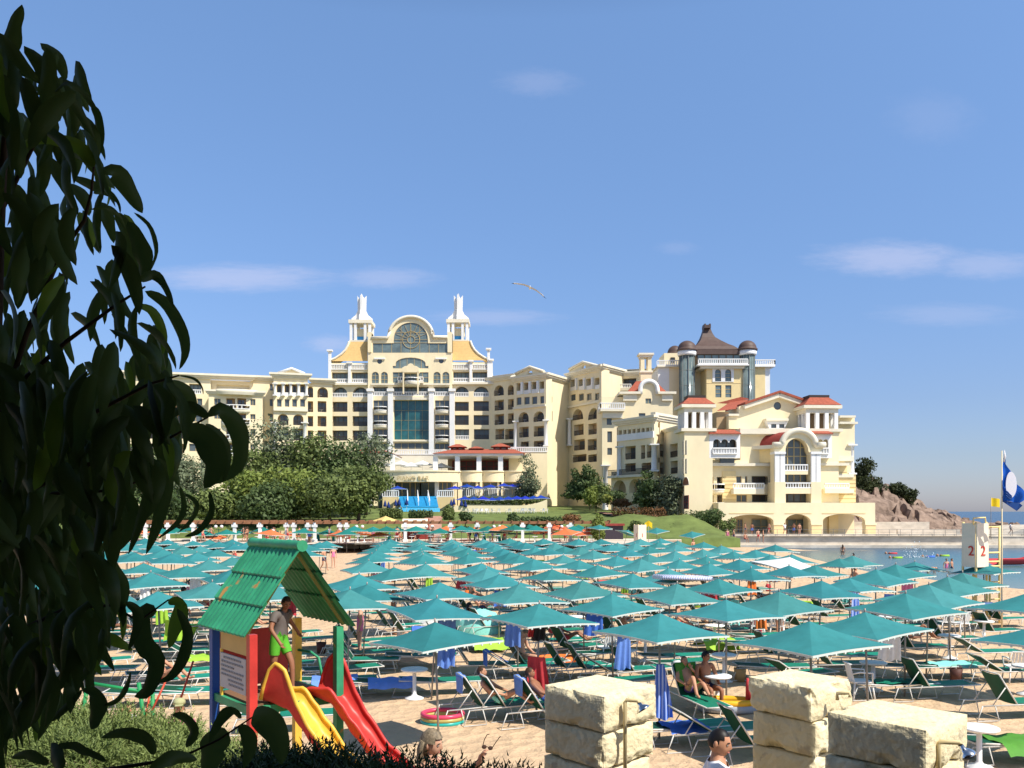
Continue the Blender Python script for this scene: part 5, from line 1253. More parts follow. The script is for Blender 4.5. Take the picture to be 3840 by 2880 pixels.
near = [((3054,2347),'large teal parasol at the right, nearest of all, above the broken stone pillars'),((2472,2305),'teal parasol with a blue striped towel hanging under it'),
 ((2012,2264),'teal parasol above the row of green reclining loungers in the centre'),((1618,2239),'teal parasol with a long blue towel hanging from its right side'),
 ((3257,2286),'teal parasol just behind the nearest right one'),((3392,2234),'third teal parasol in the line running back at the right'),((3473,2203),'fourth teal parasol in the line running back at the right'),
 ((3620,2153),'fifth teal parasol of the right line, beside the lifeguard tower'),((3698,2112),'sixth teal parasol of the right line, under the lifeguard tower number 2'),
 ((2724,2249),'teal parasol left of the person in black and red'),((2920,2213),'teal parasol above the person in the red shirt'),((3066,2189),'teal parasol in front of the beach at the water, third of its line'),
 ((3188,2169),'teal parasol near the water beside the striped towel'),((3282,2144),'teal parasol near the waterline, overlapped by its neighbours'),((3359,2124),'teal parasol close to the waterline'),((3432,2105),'outermost teal parasol at the waterline'),
 ((2299,2221),'teal parasol in the middle, with a white table beneath'),((2527,2189),'teal parasol in the second middle row'),((1941,2205),'teal parasol behind the centre row'),((2191,2173),'teal parasol in the central field with a red float behind'),
 ((1637,2193),'teal parasol right behind the one with the blue towel'),((1303,2216),'teal parasol partly hidden by the green play house roof'),((1360,2185),'teal parasol behind the play house roof peak'),((1491,2132),'teal parasol left of the sandy aisle'),
 ((3905,2330),'teal parasol cut by the right picture edge'),((3850,2245),'teal parasol at the right edge behind the cut one')]
LAB = {}
for (x, y), lab in near:
    X, d = peak(x, y); umb(X, d, lab)
# the rest of the field: rows at (2.4,-1.75) and (1.9,2.6)
cells = []
for i in range(-60, 30):
    for j in range(-40, 45):
        X = .54+2.40*i+1.90*j; Y = 18.4-1.72*i+2.58*j
        if not (15 < Y < 63): continue
        px_ = CX+X*F/Y
        if px_ < 150 or px_ > 3900: continue
        if X > (16.6 if Y < 40 else 15 if Y < 48 else 13): continue
        if Y < 19.6 and px_ < 1500: continue
        if px_ < 1290 and Y < 20.5+.0*X: continue
        if px_ > 2950 and Y < 13.5+.0: continue
        if Y > 31 and abs(X-(-10.2-.116*(Y-60))) < 1.5: continue          # the sandy aisle
        if any((X-a)**2+(Y-b)**2 < 2.9 for a, b, _ in PLACED[:26]): continue
        cells.append((Y, X))
cells.sort()
for k, (Y, X) in enumerate(cells[:270]):
    px_ = CX+X*F/Y
    side = 'left of the sandy aisle' if X < -10-.116*(Y-60)+2 else 'right of the sandy aisle'
    band = 'front' if Y < 26 else 'middle' if Y < 40 else 'far'
    umb(X+rnd.uniform(-.12,.12), Y+rnd.uniform(-.12,.12), f'plain teal parasol among the {band} rows {side}', group=f'teal parasols in the {band} rows {side}')
# white parasol among them
UW = make_umbrella('beach_parasol', 'only white parasol among the teal ones, near the water', mat('white_canvas', (.80,.80,.78), .8, trans=.2), side=2.3)
X, d = peak(2938, 2090); UW.location = (X, d, gz(X, d)); UW.rotation_euler = (.1,.05,R(20)); PLACED.append((X, d, 0))

# ---------------------------------------------------------------- sunbeds
slingm = mat('green_sling', (.010,.21,.135), .55, .10, 6, objvar=.15)
backm = mat('dark_green_sling', (.008,.085,.045), .6, .10, 6, objvar=.15, trans=.15)
framew = mat('lounger_frame_paint', (.62,.61,.57), .5, .15, 10)
def make_bed(ang, name='sun_lounger'):
    t = thing(name, 'green sling sun lounger', 'sun lounger'); L_, Wd, H = 1.35, .58, .34     # seat along +x, hinge at x=0, head toward -x
    f = MB()
    for s in (-1, 1):
        y = s*Wd/2; f.tube([(-.72,y,H-.02),(L_,y,H)], .016, 6)
        f.tube([(.05,y,H),(-.70*math.cos(ang),y,H+.74*math.sin(ang)+.01)], .016, 6)
        if ang > .15: f.tube([(-.42*math.cos(ang),y,H+.42*math.sin(ang)),(-.52,y,H-.02)], .012, 5)
    f.tube([(L_,-Wd/2,H),(L_,Wd/2,H)], .018, 6); f.tube([(-.70*math.cos(ang),-Wd/2,H+.75*math.sin(ang)),(-.70*math.cos(ang),Wd/2,H+.75*math.sin(ang))], .016, 6); f.build('frame', framew, t)
    for x in (-.62, 1.02):
        for s in (-1, 1):
            l = MB(); y = s*Wd/2; l.tube([(x-.12,y,H-.01),(x-.26,y*1.08,.015),(x+.24,y*1.08,.015),(x+.16,y,H-.01)], .014, 6); l.build('leg', framew, t)
    m1 = MB(); rows = []
    for i in range(7):
        x = .04+(L_-.08)*i/6; rows.append([(x, (j/4-.5)*Wd*.98, H+.012-.022*math.sin(PI*j/4)) for j in range(5)])
    rows2 = [[(x, y, z-.012) for x, y, z in r] for r in rows]; m1.grid(rows); m1.grid([r[::-1] for r in rows2]); m1.build('seat', slingm, t)
    m2 = MB(); rows = []
    for i in range(6):
        l = .72*i/5; rows.append([(.02-l*math.cos(ang), (j/4-.5)*Wd*(.98 if i < 5 else .9), H+.014+l*math.sin(ang)-.02*math.sin(PI*j/4)) for j in range(5)])
    rows2 = [[(x-.012*math.sin(ang), y, z-.012) for x, y, z in r] for r in rows]; m2.grid([r[::-1] for r in rows]); m2.grid(rows2); m2.build('backrest', backm, t)
    return t
BED = {'up': make_bed(R(58)), 'mid': make_bed(R(32)), 'flat': make_bed(R(3))}
BG = 'green sun loungers on the beach'
def bed(kind, X, Y, rz, label, group=BG): return put(BED[kind], (X, Y, gz(X, Y)), rz, label, group)
def ground(x, y):
    lo, hi = 3, 200
    for _ in range(50):
        d = (lo+hi)/2; X = (x-CX)*d/F
        if CH-(y-HY)*d/F > gz(X, d): lo = d
        else: hi = d
    return (x-CX)*lo/F, lo
# near loungers, placed where the photo shows them (pixel of the seat middle on the ground)
NB = [('up',1790,2700,20,'green lounger with raised back, leftmost of three in the front centre'),('up',1870,2700,20,'green lounger with raised back, second of three in the front centre'),('up',2010,2712,20,'green lounger with raised back and blue towel, third of the front three'),
 ('up',1750,2535,5,'green lounger with raised back standing alone behind the front three'),('mid',1905,2545,15,'half reclined green lounger next to the bather with bent head'),('up',1950,2530,20,'raised green lounger under the bather seated in the centre'),
 ('up',2045,2440,20,'dark green lounger under the hanging clothes'),('up',2110,2445,20,'green lounger with a red striped towel over its back'),('up',2100,2545,20,'raised green lounger back behind the left stone pillar'),('up',2180,2550,12,'green lounger in the huddle behind the left pillar'),('mid',2270,2560,15,'half raised green lounger right behind the left pillar'),('up',2350,2560,25,'dark green lounger beside the blue striped towel'),
 ('flat',1540,2500,12,'flat bright green lounger in front of the bather with the blue towel'),('flat',1420,2608,10,'flat green lounger with a blue towel beside the red slide'),('flat',1210,2600,12,'green lounger behind the slides with blue towel'),('flat',1040,2740,10,'low flat green lounger under the slide platform'),
 ('up',2590,2660,-78,'green lounger holding the woman in a purple bikini'),('flat',2500,2790,15,'flat green lounger with a folded blue towel by the left pillar'),('up',2790,2850,15,'tall green lounger back behind the man in white'),('mid',2640,2800,14,'green lounger behind the man in white'),
 ('up',3450,2620,8,'single raised green lounger behind the right stone pillar'),('flat',3300,2615,6,'flat green lounger left of the single raised one'),('up',3770,2690,5,'raised green lounger at the right edge'),('mid',3660,2485,5,'half reclined lounger beside the white chair at the right'),('flat',3520,2540,8,'flat green lounger behind the brown bin'),('flat',3400,2545,8,'low flat lounger left of the brown bin'),
 ('up',3400,2465,8,'green lounger with a lime towel over its back'),('up',3520,2430,8,'dark green lounger beside the white round table at the right'),('flat',3190,2500,10,'flat lounger under the nearest parasol'),('mid',3730,2560,8,'green lounger in the cluster at the right edge'),('flat',3760,2850,8,'lounger covered with green towels at the lower right corner'),('up',3700,2400,12,'green lounger at the right below the second edge parasol'),
 ('up',3560,2370,10,'dark green lounger under the third right parasol'),('up',3480,2375,10,'green lounger next to the pair of white chairs'),('up',2880,2490,12,'small green lounger left of the lying sunbather'),('flat',2790,2450,10,'flat lounger with a lime towel hanging down'),('flat',2650,2440,10,'long flat green lounger with lime towel in the middle'),('flat',700,2640,6,'flat green lounger left of the blue play house post'),('mid',720,2510,10,'green lounger with lime towel behind the blue post'),('flat',520,2650,6,'flat green lounger behind the swings'),('flat',620,2480,6,'green lounger behind the hanging peach leaves'),
 ('up',1640,2440,15,'raised green lounger left of the hanging blue towel'),('flat',1800,2440,10,'flat lounger with a lime towel in the centre left'),('up',2760,2370,15,'pair of raised lounger backs behind the red shirt')]
for k, x, y, a, lab in NB:
    X, d = ground(x, y); bed(k, X, d, R(a)+rnd.uniform(-.05,.05), lab)
nearpos = [ground(x, y) for _, x, y, _, _ in NB]
cnt = 0
for X, Y, a in sorted(PLACED, key=lambda q: q[1]):
    if cnt >= 230 or Y > 46: break
    for o in (-.55, .6):
        bx = X-o*math.sin(R(20))+rnd.uniform(-.5,.1); by = Y+o*math.cos(R(20))*1.0+rnd.uniform(-.2,.2)
        if any((bx-p)**2+(by-q)**2 < 1.3 for p, q in nearpos) or by < 20.5 or (by > 31 and abs(bx+10.2+.116*(by-60)) < 1.4): continue
        k = rnd.choice(('up','up','mid','flat','flat')); band = 'front' if Y < 24 else 'middle' if Y < 34 else 'far'
        side = 'left' if X < -3 else 'right'
        bed(k, bx, by, R(12)+rnd.uniform(-.25,.3), {'up':'raised','mid':'half reclined','flat':'flat'}[k]+f' green lounger beneath the {side} parasols of the {band} rows', f'{k} loungers under the {side} {band} parasols'); cnt += 1

# ---------------------------------------------------------------- tables, bins, chairs, floats, towels
def make_table():
    t = thing('round_table', 'white round pedestal table', 'table'); mb = MB(); mb.lathe((0,0,0), [(.01,.66),(.30,.66),(.32,.675),(.32,.70),(.30,.71),(.01,.71)], 20); mb.build('table_top', whitem, t)
    mb = MB(); mb.lathe((0,0,0), [(.23,0),(.22,.03),(.08,.07),(.045,.12),(.045,.66)], 14); mb.build('pedestal', whitem, t); return t
TB = make_table()
for x, y, lab in ((1554,2620,'white round table alone on the sand at the left centre'),(2690,2650,'white round table beside the seated couple'),(2715,2555,'white round table behind the seated couple'),(2680,2425,'white round table in the middle between loungers'),(3560,2470,'white round table by the dark lounger at the right'),(3275,2590,'white round table behind the middle stone pillar'),(3672,2880,'white round table at the lower right corner beside the green towels'),(3690,2405,'white table under the right edge parasol'),(2160,2385,'white table in the centre under a parasol'),(3850,2605,'white table cut by the right edge'),(2420,2480,'white table beside the white plastic chairs'),(3330,2385,'small white table under the second right parasol')):
    X, d = ground(x, y); put(TB, (X, d, gz(X, d)), 0, lab, 'white round beach tables')
def make_bin(m):
    t = thing('waste_bin', 'round waste bin', 'bin'); mb = MB(); mb.lathe((0,0,0), [(.13,0),(.16,.34),(.145,.34),(.12,.03),(.005,.02)], 16); mb.build('bucket', m, t); mb = MB(); mb.tube([(-.16,0,.34),(-.1,0,.42),(.1,0,.42),(.16,0,.34)], .008, 4); mb.build('handle', greym, t); return t
BN = make_bin(mat('brown_bin', (.10,.04,.03), .6)); BT = make_bin(mat('tan_bin', (.42,.28,.12), .7))
for b, x, y, lab in ((BN,3585,2555,'dark brown round bin on the sand at the right'),(BT,2775,2555,'tan bin casting a shadow left of the middle pillar'),(BT,1350,2488,'tan bin left of the flat lounger'),(BN,1205,2450,'brown bin behind the yellow play house post')):
    X, d = ground(x, y); put(b, (X, d, gz(X, d)), 0, lab)
def make_chair():
    t = thing('plastic_chair', 'white plastic armchair', 'chair'); mb = MB(); mb.box((0,0,.42), (.46,.44,.03)); mb.build('seat', whitem, t)
    mb = MB()
    for i in range(5): mb.bar((-.17+.085*i,.2,.44), (-.15+.075*i,.3,.84), .05, .015)
    mb.bar((-.2,.3,.84), (.2,.3,.84), .06, .02); mb.build('backrest', whitem, t)
    for s in (-1,1):
        mb = MB(); mb.tube([(s*.22,-.2,.42),(s*.25,-.2,.64),(s*.25,.1,.66),(s*.22,.27,.62)], .018, 6); mb.build('armrest', whitem, t)
        for y in (-.2,.2): mb = MB(); mb.tube([(s*.2,y,.42),(s*.25,y*1.25,0)], .02, 6); mb.build('leg', whitem, t)
    return t
CHR = make_chair()
for x, y, a, lab in ((2840,2392,170,'white plastic chair holding the person in red'),(2915,2392,160,'white plastic chair right of the person in red'),(2275,2480,200,'white plastic chair with a blue towel over it'),(2350,2495,150,'white plastic chair left of the striped towel'),(3545,2375,180,'white plastic chair under the third right parasol'),(3600,2380,200,'white plastic chair at the right beneath the third parasol'),(3810,2560,170,'white plastic chair at the right edge among loungers'),(3225,2620,90,'white plastic chair behind the middle pillar')):
    X, d = ground(x, y); put(CHR, (X, d, gz(X, d)), R(a), lab, 'white plastic chairs on the beach')
def cm(name, c, **k): return mat(name, c, .7, .08, 8, **k)
bluet = cm('blue_towel', (.06,.16,.55)); bluel = cm('light_blue_towel', (.14,.27,.68)); limet = cm('lime_towel', (.33,.56,.05)); greent = cm('green_towel', (.08,.26,.03)); aquat = cm('aqua_cloth', (.25,.68,.60)); redt = cm('red_cloth', (.55,.05,.06)); oranget = cm('orange_cloth', (.80,.20,.04)); whitet = cm('white_cloth', (.78,.78,.76)); pinkt = cm('pink_cloth', (.75,.20,.35)); blackt = cm('black_cloth', (.02,.02,.025))
def stripes(name, a, b, sc=28):
    m = mat(name, a, .75); nt = m.node_tree; N = nt.nodes; L = nt.links; w_ = N.new('ShaderNodeTexWave'); w_.inputs['Scale'].default_value = sc/6; w_.inputs['Distortion'].default_value = .3
    tcn = N.new('ShaderNodeTexCoord'); L.new(tcn.outputs['Object'], w_.inputs['Vector']); r = N.new('ShaderNodeMapRange'); r.inputs[1].default_value = .55; r.inputs[2].default_value = .7; L.new(w_.outputs['Fac'], r.inputs[0]); mx = N.new('ShaderNodeMix'); mx.data_type = 'RGBA'; mx.inputs[6].default_value = (*a,1); mx.inputs[7].default_value = (*b,1); L.new(r.outputs[0], mx.inputs[0]); L.new(mx.outputs[2], N['Principled BSDF'].inputs['Base Color']); return m
stripet = stripes('blue_striped_towel', (.07,.17,.60), (.45,.55,.85))
def hang(p, w_, h, m, label, rz=0, seed=0, taper=.75, cat='towel'):
    """a cloth hanging from point p: folds deepen downwards"""
    rg = random.Random(seed); ph = rg.uniform(0,6); mb = MB(); rows = []
    for i in range(15):
        f = i/14; ww = w_*(taper+(1-taper)*f); rows.append([((j/12-.5)*ww+.02*math.sin(3*f+ph), .035*math.sin(j*1.45+ph)*(0.4+f), -h*f+.03*h*math.sin(j*.7+ph)*f) for j in range(13)])
    mb.grid(rows); mb.grid([[Vector(q)+Vector((0,.012,0)) for q in r][::-1] for r in rows])
    o = mb.build('hanging_towel', m); o.location = p; o.rotation_euler = (0,0,rz); return tag(o, label, cat)
X, d = peak(1618,2239); hang((X+.36,d-.12,gz(X,d)+2.0), .40, 1.22, bluel, 'long plain blue towel hanging from a parasol in the left centre', R(15), 1, 1.0)
X, d = peak(2472,2305); hang((X+.02,d-.06,gz(X,d)+1.45), .44, 1.05, stripet, 'blue striped towel wrapped on a parasol pole in the middle', 0, 2, .35)
X, d = peak(2012,2264); hang((X+.05,d-.05,gz(X,d)+1.98), .3, .38, blackt, 'dark clothes bundle hanging under the centre parasol', 0, 3, .9, 'clothes'); hang((X-.12,d-.08,gz(X,d)+1.98), .12, .3, redt, 'red garment hanging under the centre parasol', 0, 4, .9, 'clothes')
X, d = peak(3282,2144); hang((X-1.0,d-.9,gz(X,d)+1.95), .5, 1.6, stripet, 'blue and white striped towel hanging near the water', R(20), 5, .5)
X, d = peak(3359,2124); hang((X+.2,d-.5,gz(X,d)+1.95), .5, .9, pinkt, 'pink towel hanging near the waterline', 0, 6, .8); hang((X+1.6,d-.2,gz(X,d)+1.9), .35, .9, bluet, 'dark blue towel hanging at the waterline', 0, 7, .8)
X, d = ground(2330,2175); hang((X,d,2.0), 1.0, 1.05, oranget, 'bright orange cloth hung as a screen in the middle distance', R(10), 8, .9, 'cloth')
def drape(kind_, X, Y, rz, m, label, ang, w_=.5, up=True, hl=.45):
    """towel over the back of a lounger at X,Y"""
    mb = MB(); H = .34; top = Vector((-.70*math.cos(ang), 0, H+.75*math.sin(ang)+.03)); rows = []
    for i in range(14):
        s = (i/13-.42)*1.05
        if s < 0: q = top+Vector((-.03, 0, s*hl*2)) 
        else: q = top+Vector((math.cos(ang)*s, 0, -math.sin(ang)*s))+Vector((math.sin(ang)*.035,0,math.cos(ang)*.035))
        rows.append([(q.x+.012*math.sin(j*1.7+i*.5), (j/8-.5)*w_, q.z+.012*math.sin(j*1.1+i)) for j in range(9)])
    mb.grid(rows); o = mb.build('towel', m); o.location = (X,Y,gz(X,Y)); o.rotation_euler = (0,0,rz); return tag(o, label, 'towel')
for x, y, a, m, lab, ang in ((2010,2712,20,bluel,'light blue towel draped over the third front lounger',58),(1905,2545,15,bluet,'blue towel over the half reclined lounger',32),(2110,2445,20,redt,'red striped towel over a centre lounger',58),(3400,2465,8,limet,'lime towel over the raised lounger at the right',58),(2590,2660,-78,greent,'bright green towel under the woman in the bikini',58),(1790,2700,20,bluel,'blue towel folded on top of the leftmost front lounger',58)):
    X, d = ground(x, y); drape('up', X, d, R(a), m, lab, R(ang))
def flat_towel(X, Y, z, rz, m, label, l=1.2, w_=.55, hang_=0.0):
    mb = MB(); rows = []
    for i in range(12):
        rows.append([((i/11-.5)*l, (j/9-.5)*(w_+2*hang_), -max(0, abs((j/9-.5)*(w_+2*hang_))-w_/2)*.9+.018*math.sin(i*1.3+j)+.012*math.sin(j*2.1)) for j in range(10)])
    mb.grid(rows); o = mb.build('towel', m); o.location = (X,Y,z); o.rotation_euler = (0,0,rz); return tag(o, label, 'towel')
for x, y, a, m, lab, hg in ((3760,2850,8,greent,'bright green towel on the lower right lounger',.2),(2650,2440,10,limet,'lime towel hanging off a flat lounger in the middle',.3),(1800,2440,10,limet,'lime towel on a lounger in the centre left',.3),(1420,2608,10,bluel,'pale blue towel on the lounger beside the red slide',.15),(720,2510,10,limet,'lime towel on the lounger behind the blue post',.1),(2500,2790,15,bluet,'small blue towel on the flat lounger by the left pillar',.1),(3520,2540,8,aquat,'aqua towel on a flat lounger at the right',.1),(1210,2600,12,bluel,'blue towel on the lounger behind the slides',.15),(3300,2615,6,slingm,'green towel on the flat lounger behind the middle pillar',.0)):
    X, d = ground(x, y); flat_towel(X+.3, d, gz(X,d)+.385, R(a), m, lab, .8 if 'small' in lab else 1.1, .56, hg)
# bits carried to the beach: bags, cloths in the far rows
k = 0
for X, Y, a in sorted(PLACED, key=lambda q: q[1]):
    if Y < 18 or Y > 52 or rnd.random() > .62: continue
    m, cn = rnd.choice(((bluet,'blue'),(limet,'lime'),(whitet,'white'),(redt,'red'),(bluel,'light blue'),(aquat,'aqua'),(pinkt,'pink'),(blackt,'black'),(oranget,'orange'),(whitet,'white')))
    band = 'front' if Y < 24 else 'middle' if Y < 34 else 'far'
    if rnd.random() < .5:
        o = hang((X+rnd.uniform(-.5,.5), Y-.3, gz(X,Y)+rnd.uniform(1.2,1.9)), rnd.uniform(.3,.6), rnd.uniform(.4,.9), m, f'{cn} towel hanging under a parasol in the {band} rows', rnd.uniform(-.5,.5), k); o['group'] = f'{cn} towels hanging in the {band} rows'
    else:
        mb = MB(); r0 = rnd.uniform(.16,.28); mb.lathe((0,0,0), [(r0*.8,0),(r0,.08),(r0*.95,.26),(r0*.7,.36),(.02,.38)], 10)
        mb.tube([(-r0*.6,0,.34),(-r0*.3,0,.5),(r0*.3,0,.5),(r0*.6,0,.34)], .012, 5)
        for i, q in enumerate(mb.v): mb.v[i] = q*(1+.12*noise.noise(q*5+Vector((k,0,0))))
        o = mb.build('beach_bag', m); o.location = (X+rnd.uniform(-.8,.8), Y-rnd.uniform(.2,.9), gz(X,Y)); tag(o, f'{cn} beach bag on the sand in the {band} rows', 'bag', f'{cn} beach bags in the {band} rows')
    k += 1
def ring(loc, r0, r1, m, label, rz=0, rot=None, sc=(1,1,1)):
    mb = MB(); mb.tube([(r0*math.cos(2*PI*i/24)*sc[0], r0*math.sin(2*PI*i/24)*sc[1], r1) for i in range(24)], r1, 10, closed=True); o = mb.build('swim_ring', m); o.location = loc; o.rotation_euler = rot or (0,0,rz); return tag(o, label, 'swim ring')
X, d = ground(1660,2712); t = thing('paddling_pool', 'round inflatable paddling pool with red, yellow and teal rings on the sand', 'paddling pool', (X,d,gz(X,d)))
for z, m, nm in ((.05,mat('pool_teal',(.03,.40,.36),.3),'ring'),(.125,mat('pool_yellow',(.45,.38,.12),.3),'ring'),(.20,mat('pool_red',(.65,.06,.13),.3),'ring')):
    mb = MB(); mb.tube([(.42*math.cos(2*PI*i/24), (.36*math.sin(2*PI*i/24)), z) for i in range(24)], .048, 8, closed=True); mb.build(nm, m, t)
X, d = ground(2730,2668); t = thing('inflatable_boat', 'small yellow and grey inflatable boat with a red mast on the sand', 'inflatable boat', (X,d,gz(X,d)), R(-6))
mb = MB(); mb.tube([(.52*math.cos(2*PI*i/28)*1.1, .26*math.sin(2*PI*i/28), .1) for i in range(28)], .1, 10, closed=True); mb.build('hull', mat('boat_grey', (.32,.36,.42), .35), t)
mb = MB(); mb.tube([(.52*math.cos(2*PI*i/28)*1.1, .26*math.sin(2*PI*i/28), .22) for i in range(28)], .075, 10, closed=True); mb.build('upper_tube', mat('boat_yellow', (.80,.42,.02), .35), t)
mb = MB(); mb.tube([(.46,.1,.25),(.46,.1,.55),(.44,.1,.72)], [.07,.065,.03], 10); mb.tube([(.5,.1,.5),(.56,.1,.62)], .04, 8); mb.build('mast', redt, t)
for x, y, m, lab, sc in ((2600,2392,redt,'red inflatable lying under the striped towel parasol',1.2),(2265,2188,redt,'small red float in the central field',.8),(2990,2283,limet,'lime green air mattress on the sand at the right',1.4),(2090,2490,oranget,'orange float ring beside the centre loungers',1.0)):
    X, d = ground(x, y); ring((X,d,gz(X,d)), .38*sc, .12*sc, m, lab, sc=(1.3,.8,1))
for x, y, z, m, lab, R_ in ((2560,2168,2.1,stripes('striped_float',(.75,.75,.78),(.10,.16,.45)),'blue and white striped air mattress lying on a teal canopy',1.0),(3720,2360,.9,mat('blue_grey_float',(.12,.20,.42),.4),'blue grey air mattress stacked under the right parasols',1.1)):
    X, d = ground(x, y); d0 = 2.3*F/(y-HY) if z > 2 else d; X = (x-CX)*d0/F; mb = MB()
    for i in range(5): mb.tube([(-R_,(i-2)*.14,0),(R_,(i-2)*.14,0)], .075, 8)
    o = mb.build('air_mattress', m); o.location = (X, d0, gz(X,d0)+z); o.rotation_euler = (0,.05,R(20)); tag(o, lab, 'air mattress')
# pop-up white tent and aqua screen behind the long blue towel
X, d = ground(1640,2360); mb = MB(); mb.lathe((0,0,0), [(.95,0),(.93,.3),(.75,.7),(.4,.98),(.01,1.08)], 18, a0=.2, a1=PI*1.7)
o = mb.build('beach_tent', whitet); o.location = (X,d,gz(X,d)); tag(o, 'white pop-up beach tent behind the long blue towel', 'beach tent')
X, d = ground(1790,2370); mb = MB(); mb.lathe((0,0,0), [(.85,.25),(.8,.5),(.55,.85),(.05,1.0)], 12, a0=PI*.9, a1=PI*2.1)
o = mb.build('sun_shelter', aquat); o.location = (X,d,gz(X,d)); o.rotation_euler = (.4,.2,0); tag(o, 'aqua sun shelter next to the white pop-up tent', 'beach tent')
# ================================================================ PEOPLE
skinm = mat('skin_tanned', (.52,.26,.155), .55, .08, 9, spec=.35); skinl = mat('skin_pale', (.60,.33,.22), .55, .08, 9, spec=.35); skind = mat('skin_dark_tan', (.30,.13,.07), .55, .08, 9, spec=.35)
hairb = mat('hair_brown', (.05,.025,.012), .6, .3, 30); hairk = mat('hair_black', (.010,.008,.008), .5, .3, 30); hairg = mat('hair_greyblond', (.20,.155,.10), .6, .55, 45); hairl = mat('hair_short_fair', (.20,.13,.08), .7, .3, 30)
eyew = mat('eye_white', (.42,.36,.33), .4); eyed = mat('eye_dark', (.01,.008,.006), .2); lipm = mat('lips', (.38,.12,.09), .5)
V_ = Vector
def sym(**k):
    """joints; keys ending in _ are mirrored to left (L) and right (R)"""
    o = {}
    for n, p in k.items():
        if n.endswith('_'): o[n[:-1]+'R'] = V_(p); o[n[:-1]+'L'] = V_((-p[0],p[1],p[2]))
        else: o[n] = V_(p)
    return o
STAND = sym(pelvis=(0,0,.93), spine=(0,.01,1.10), chest=(0,.015,1.30), neck=(0,.03,1.46), head=(0,.01,1.60), sh_=(.185,.02,1.40), el_=(.25,.05,1.12), wr_=(.25,-.04,.87), ha_=(.245,-.07,.79), hip_=(.09,0,.90), kn_=(.10,-.02,.49), an_=(.105,.03,.08), to_=(.12,-.13,.025))
WALK = dict(STAND, knR=V_((.1,-.20,.52)), anR=V_((.1,-.22,.09)), toR=V_((.11,-.38,.04)), knL=V_((-.1,.02,.49)), anL=V_((-.1,.28,.14)), toL=V_((-.11,.16,.03)), elR=V_((.26,.15,1.14)), wrR=V_((.26,.18,.90)), haR=V_((.26,.17,.82)), elL=V_((-.26,-.05,1.13)), wrL=V_((-.25,-.22,.93)), haL=V_((-.25,-.28,.86)))
SIT = sym(pelvis=(0,.02,.50), spine=(0,.05,.67), chest=(0,.06,.87), neck=(0,.05,1.03), head=(0,.02,1.17), sh_=(.185,.06,.97), el_=(.26,.0,.72), wr_=(.20,-.20,.60), ha_=(.17,-.27,.58), hip_=(.10,0,.47), kn_=(.13,-.42,.50), an_=(.13,-.40,.09), to_=(.14,-.56,.03))
RECL = sym(pelvis=(0,.0,.46), spine=(0,.12,.58), chest=(0,.25,.74), neck=(0,.34,.88), head=(0,.36,1.02), sh_=(.185,.30,.82), el_=(.27,.10,.66), wr_=(.2,-.12,.60), ha_=(.17,-.19,.58), hip_=(.10,-.03,.45), kn_=(.11,-.40,.66), an_=(.12,-.72,.44), to_=(.12,-.86,.50))
LIE = sym(pelvis=(0,0,.47), spine=(0,.17,.48), chest=(0,.37,.49), neck=(0,.53,.51), head=(0,.66,.54), sh_=(.185,.46,.48), el_=(.27,.22,.46), wr_=(.22,-.02,.45), ha_=(.21,-.10,.45), hip_=(.10,-.03,.46), kn_=(.11,-.44,.52), an_=(.11,-.85,.45), to_=(.13,-.93,.55))
KNEEUP = dict(LIE, knR=V_((.11,-.30,.82)), anR=V_((.11,-.55,.44)), toR=V_((.11,-.7,.44)), knL=V_((-.11,-.34,.74)), anL=V_((-.11,-.60,.44)), toL=V_((-.11,-.75,.44)))
BEND = dict(STAND, spine=V_((0,-.12,1.04)), chest=V_((0,-.32,1.08)), neck=V_((0,-.48,1.08)), head=V_((0,-.60,1.02)), shR=V_((.18,-.40,1.06)), shL=V_((-.18,-.40,1.06)), elR=V_((.2,-.45,.78)), elL=V_((-.2,-.45,.78)), wrR=V_((.18,-.52,.54)), wrL=V_((-.18,-.52,.54)), haR=V_((.17,-.54,.46)), haL=V_((-.17,-.54,.46)))
BONES = [('pelvis','spine'),('spine','chest'),('chest','neck'),('neck','head')]+[(a+s, b+s) for s in 'LR' for a, b in (('sh','el'),('el','wr'),('wr','ha'),('hip','kn'),('kn','an'),('an','to'))]+[('chest','shL'),('chest','shR'),('pelvis','hipL'),('pelvis','hipR')]
RAD = dict(pelvis=.125, spine=.115, chest=.135, neck=.055, head=.05, sh=.062, el=.043, wr=.030, ha=.032, hip=.092, kn=.056, an=.036, to=.032)
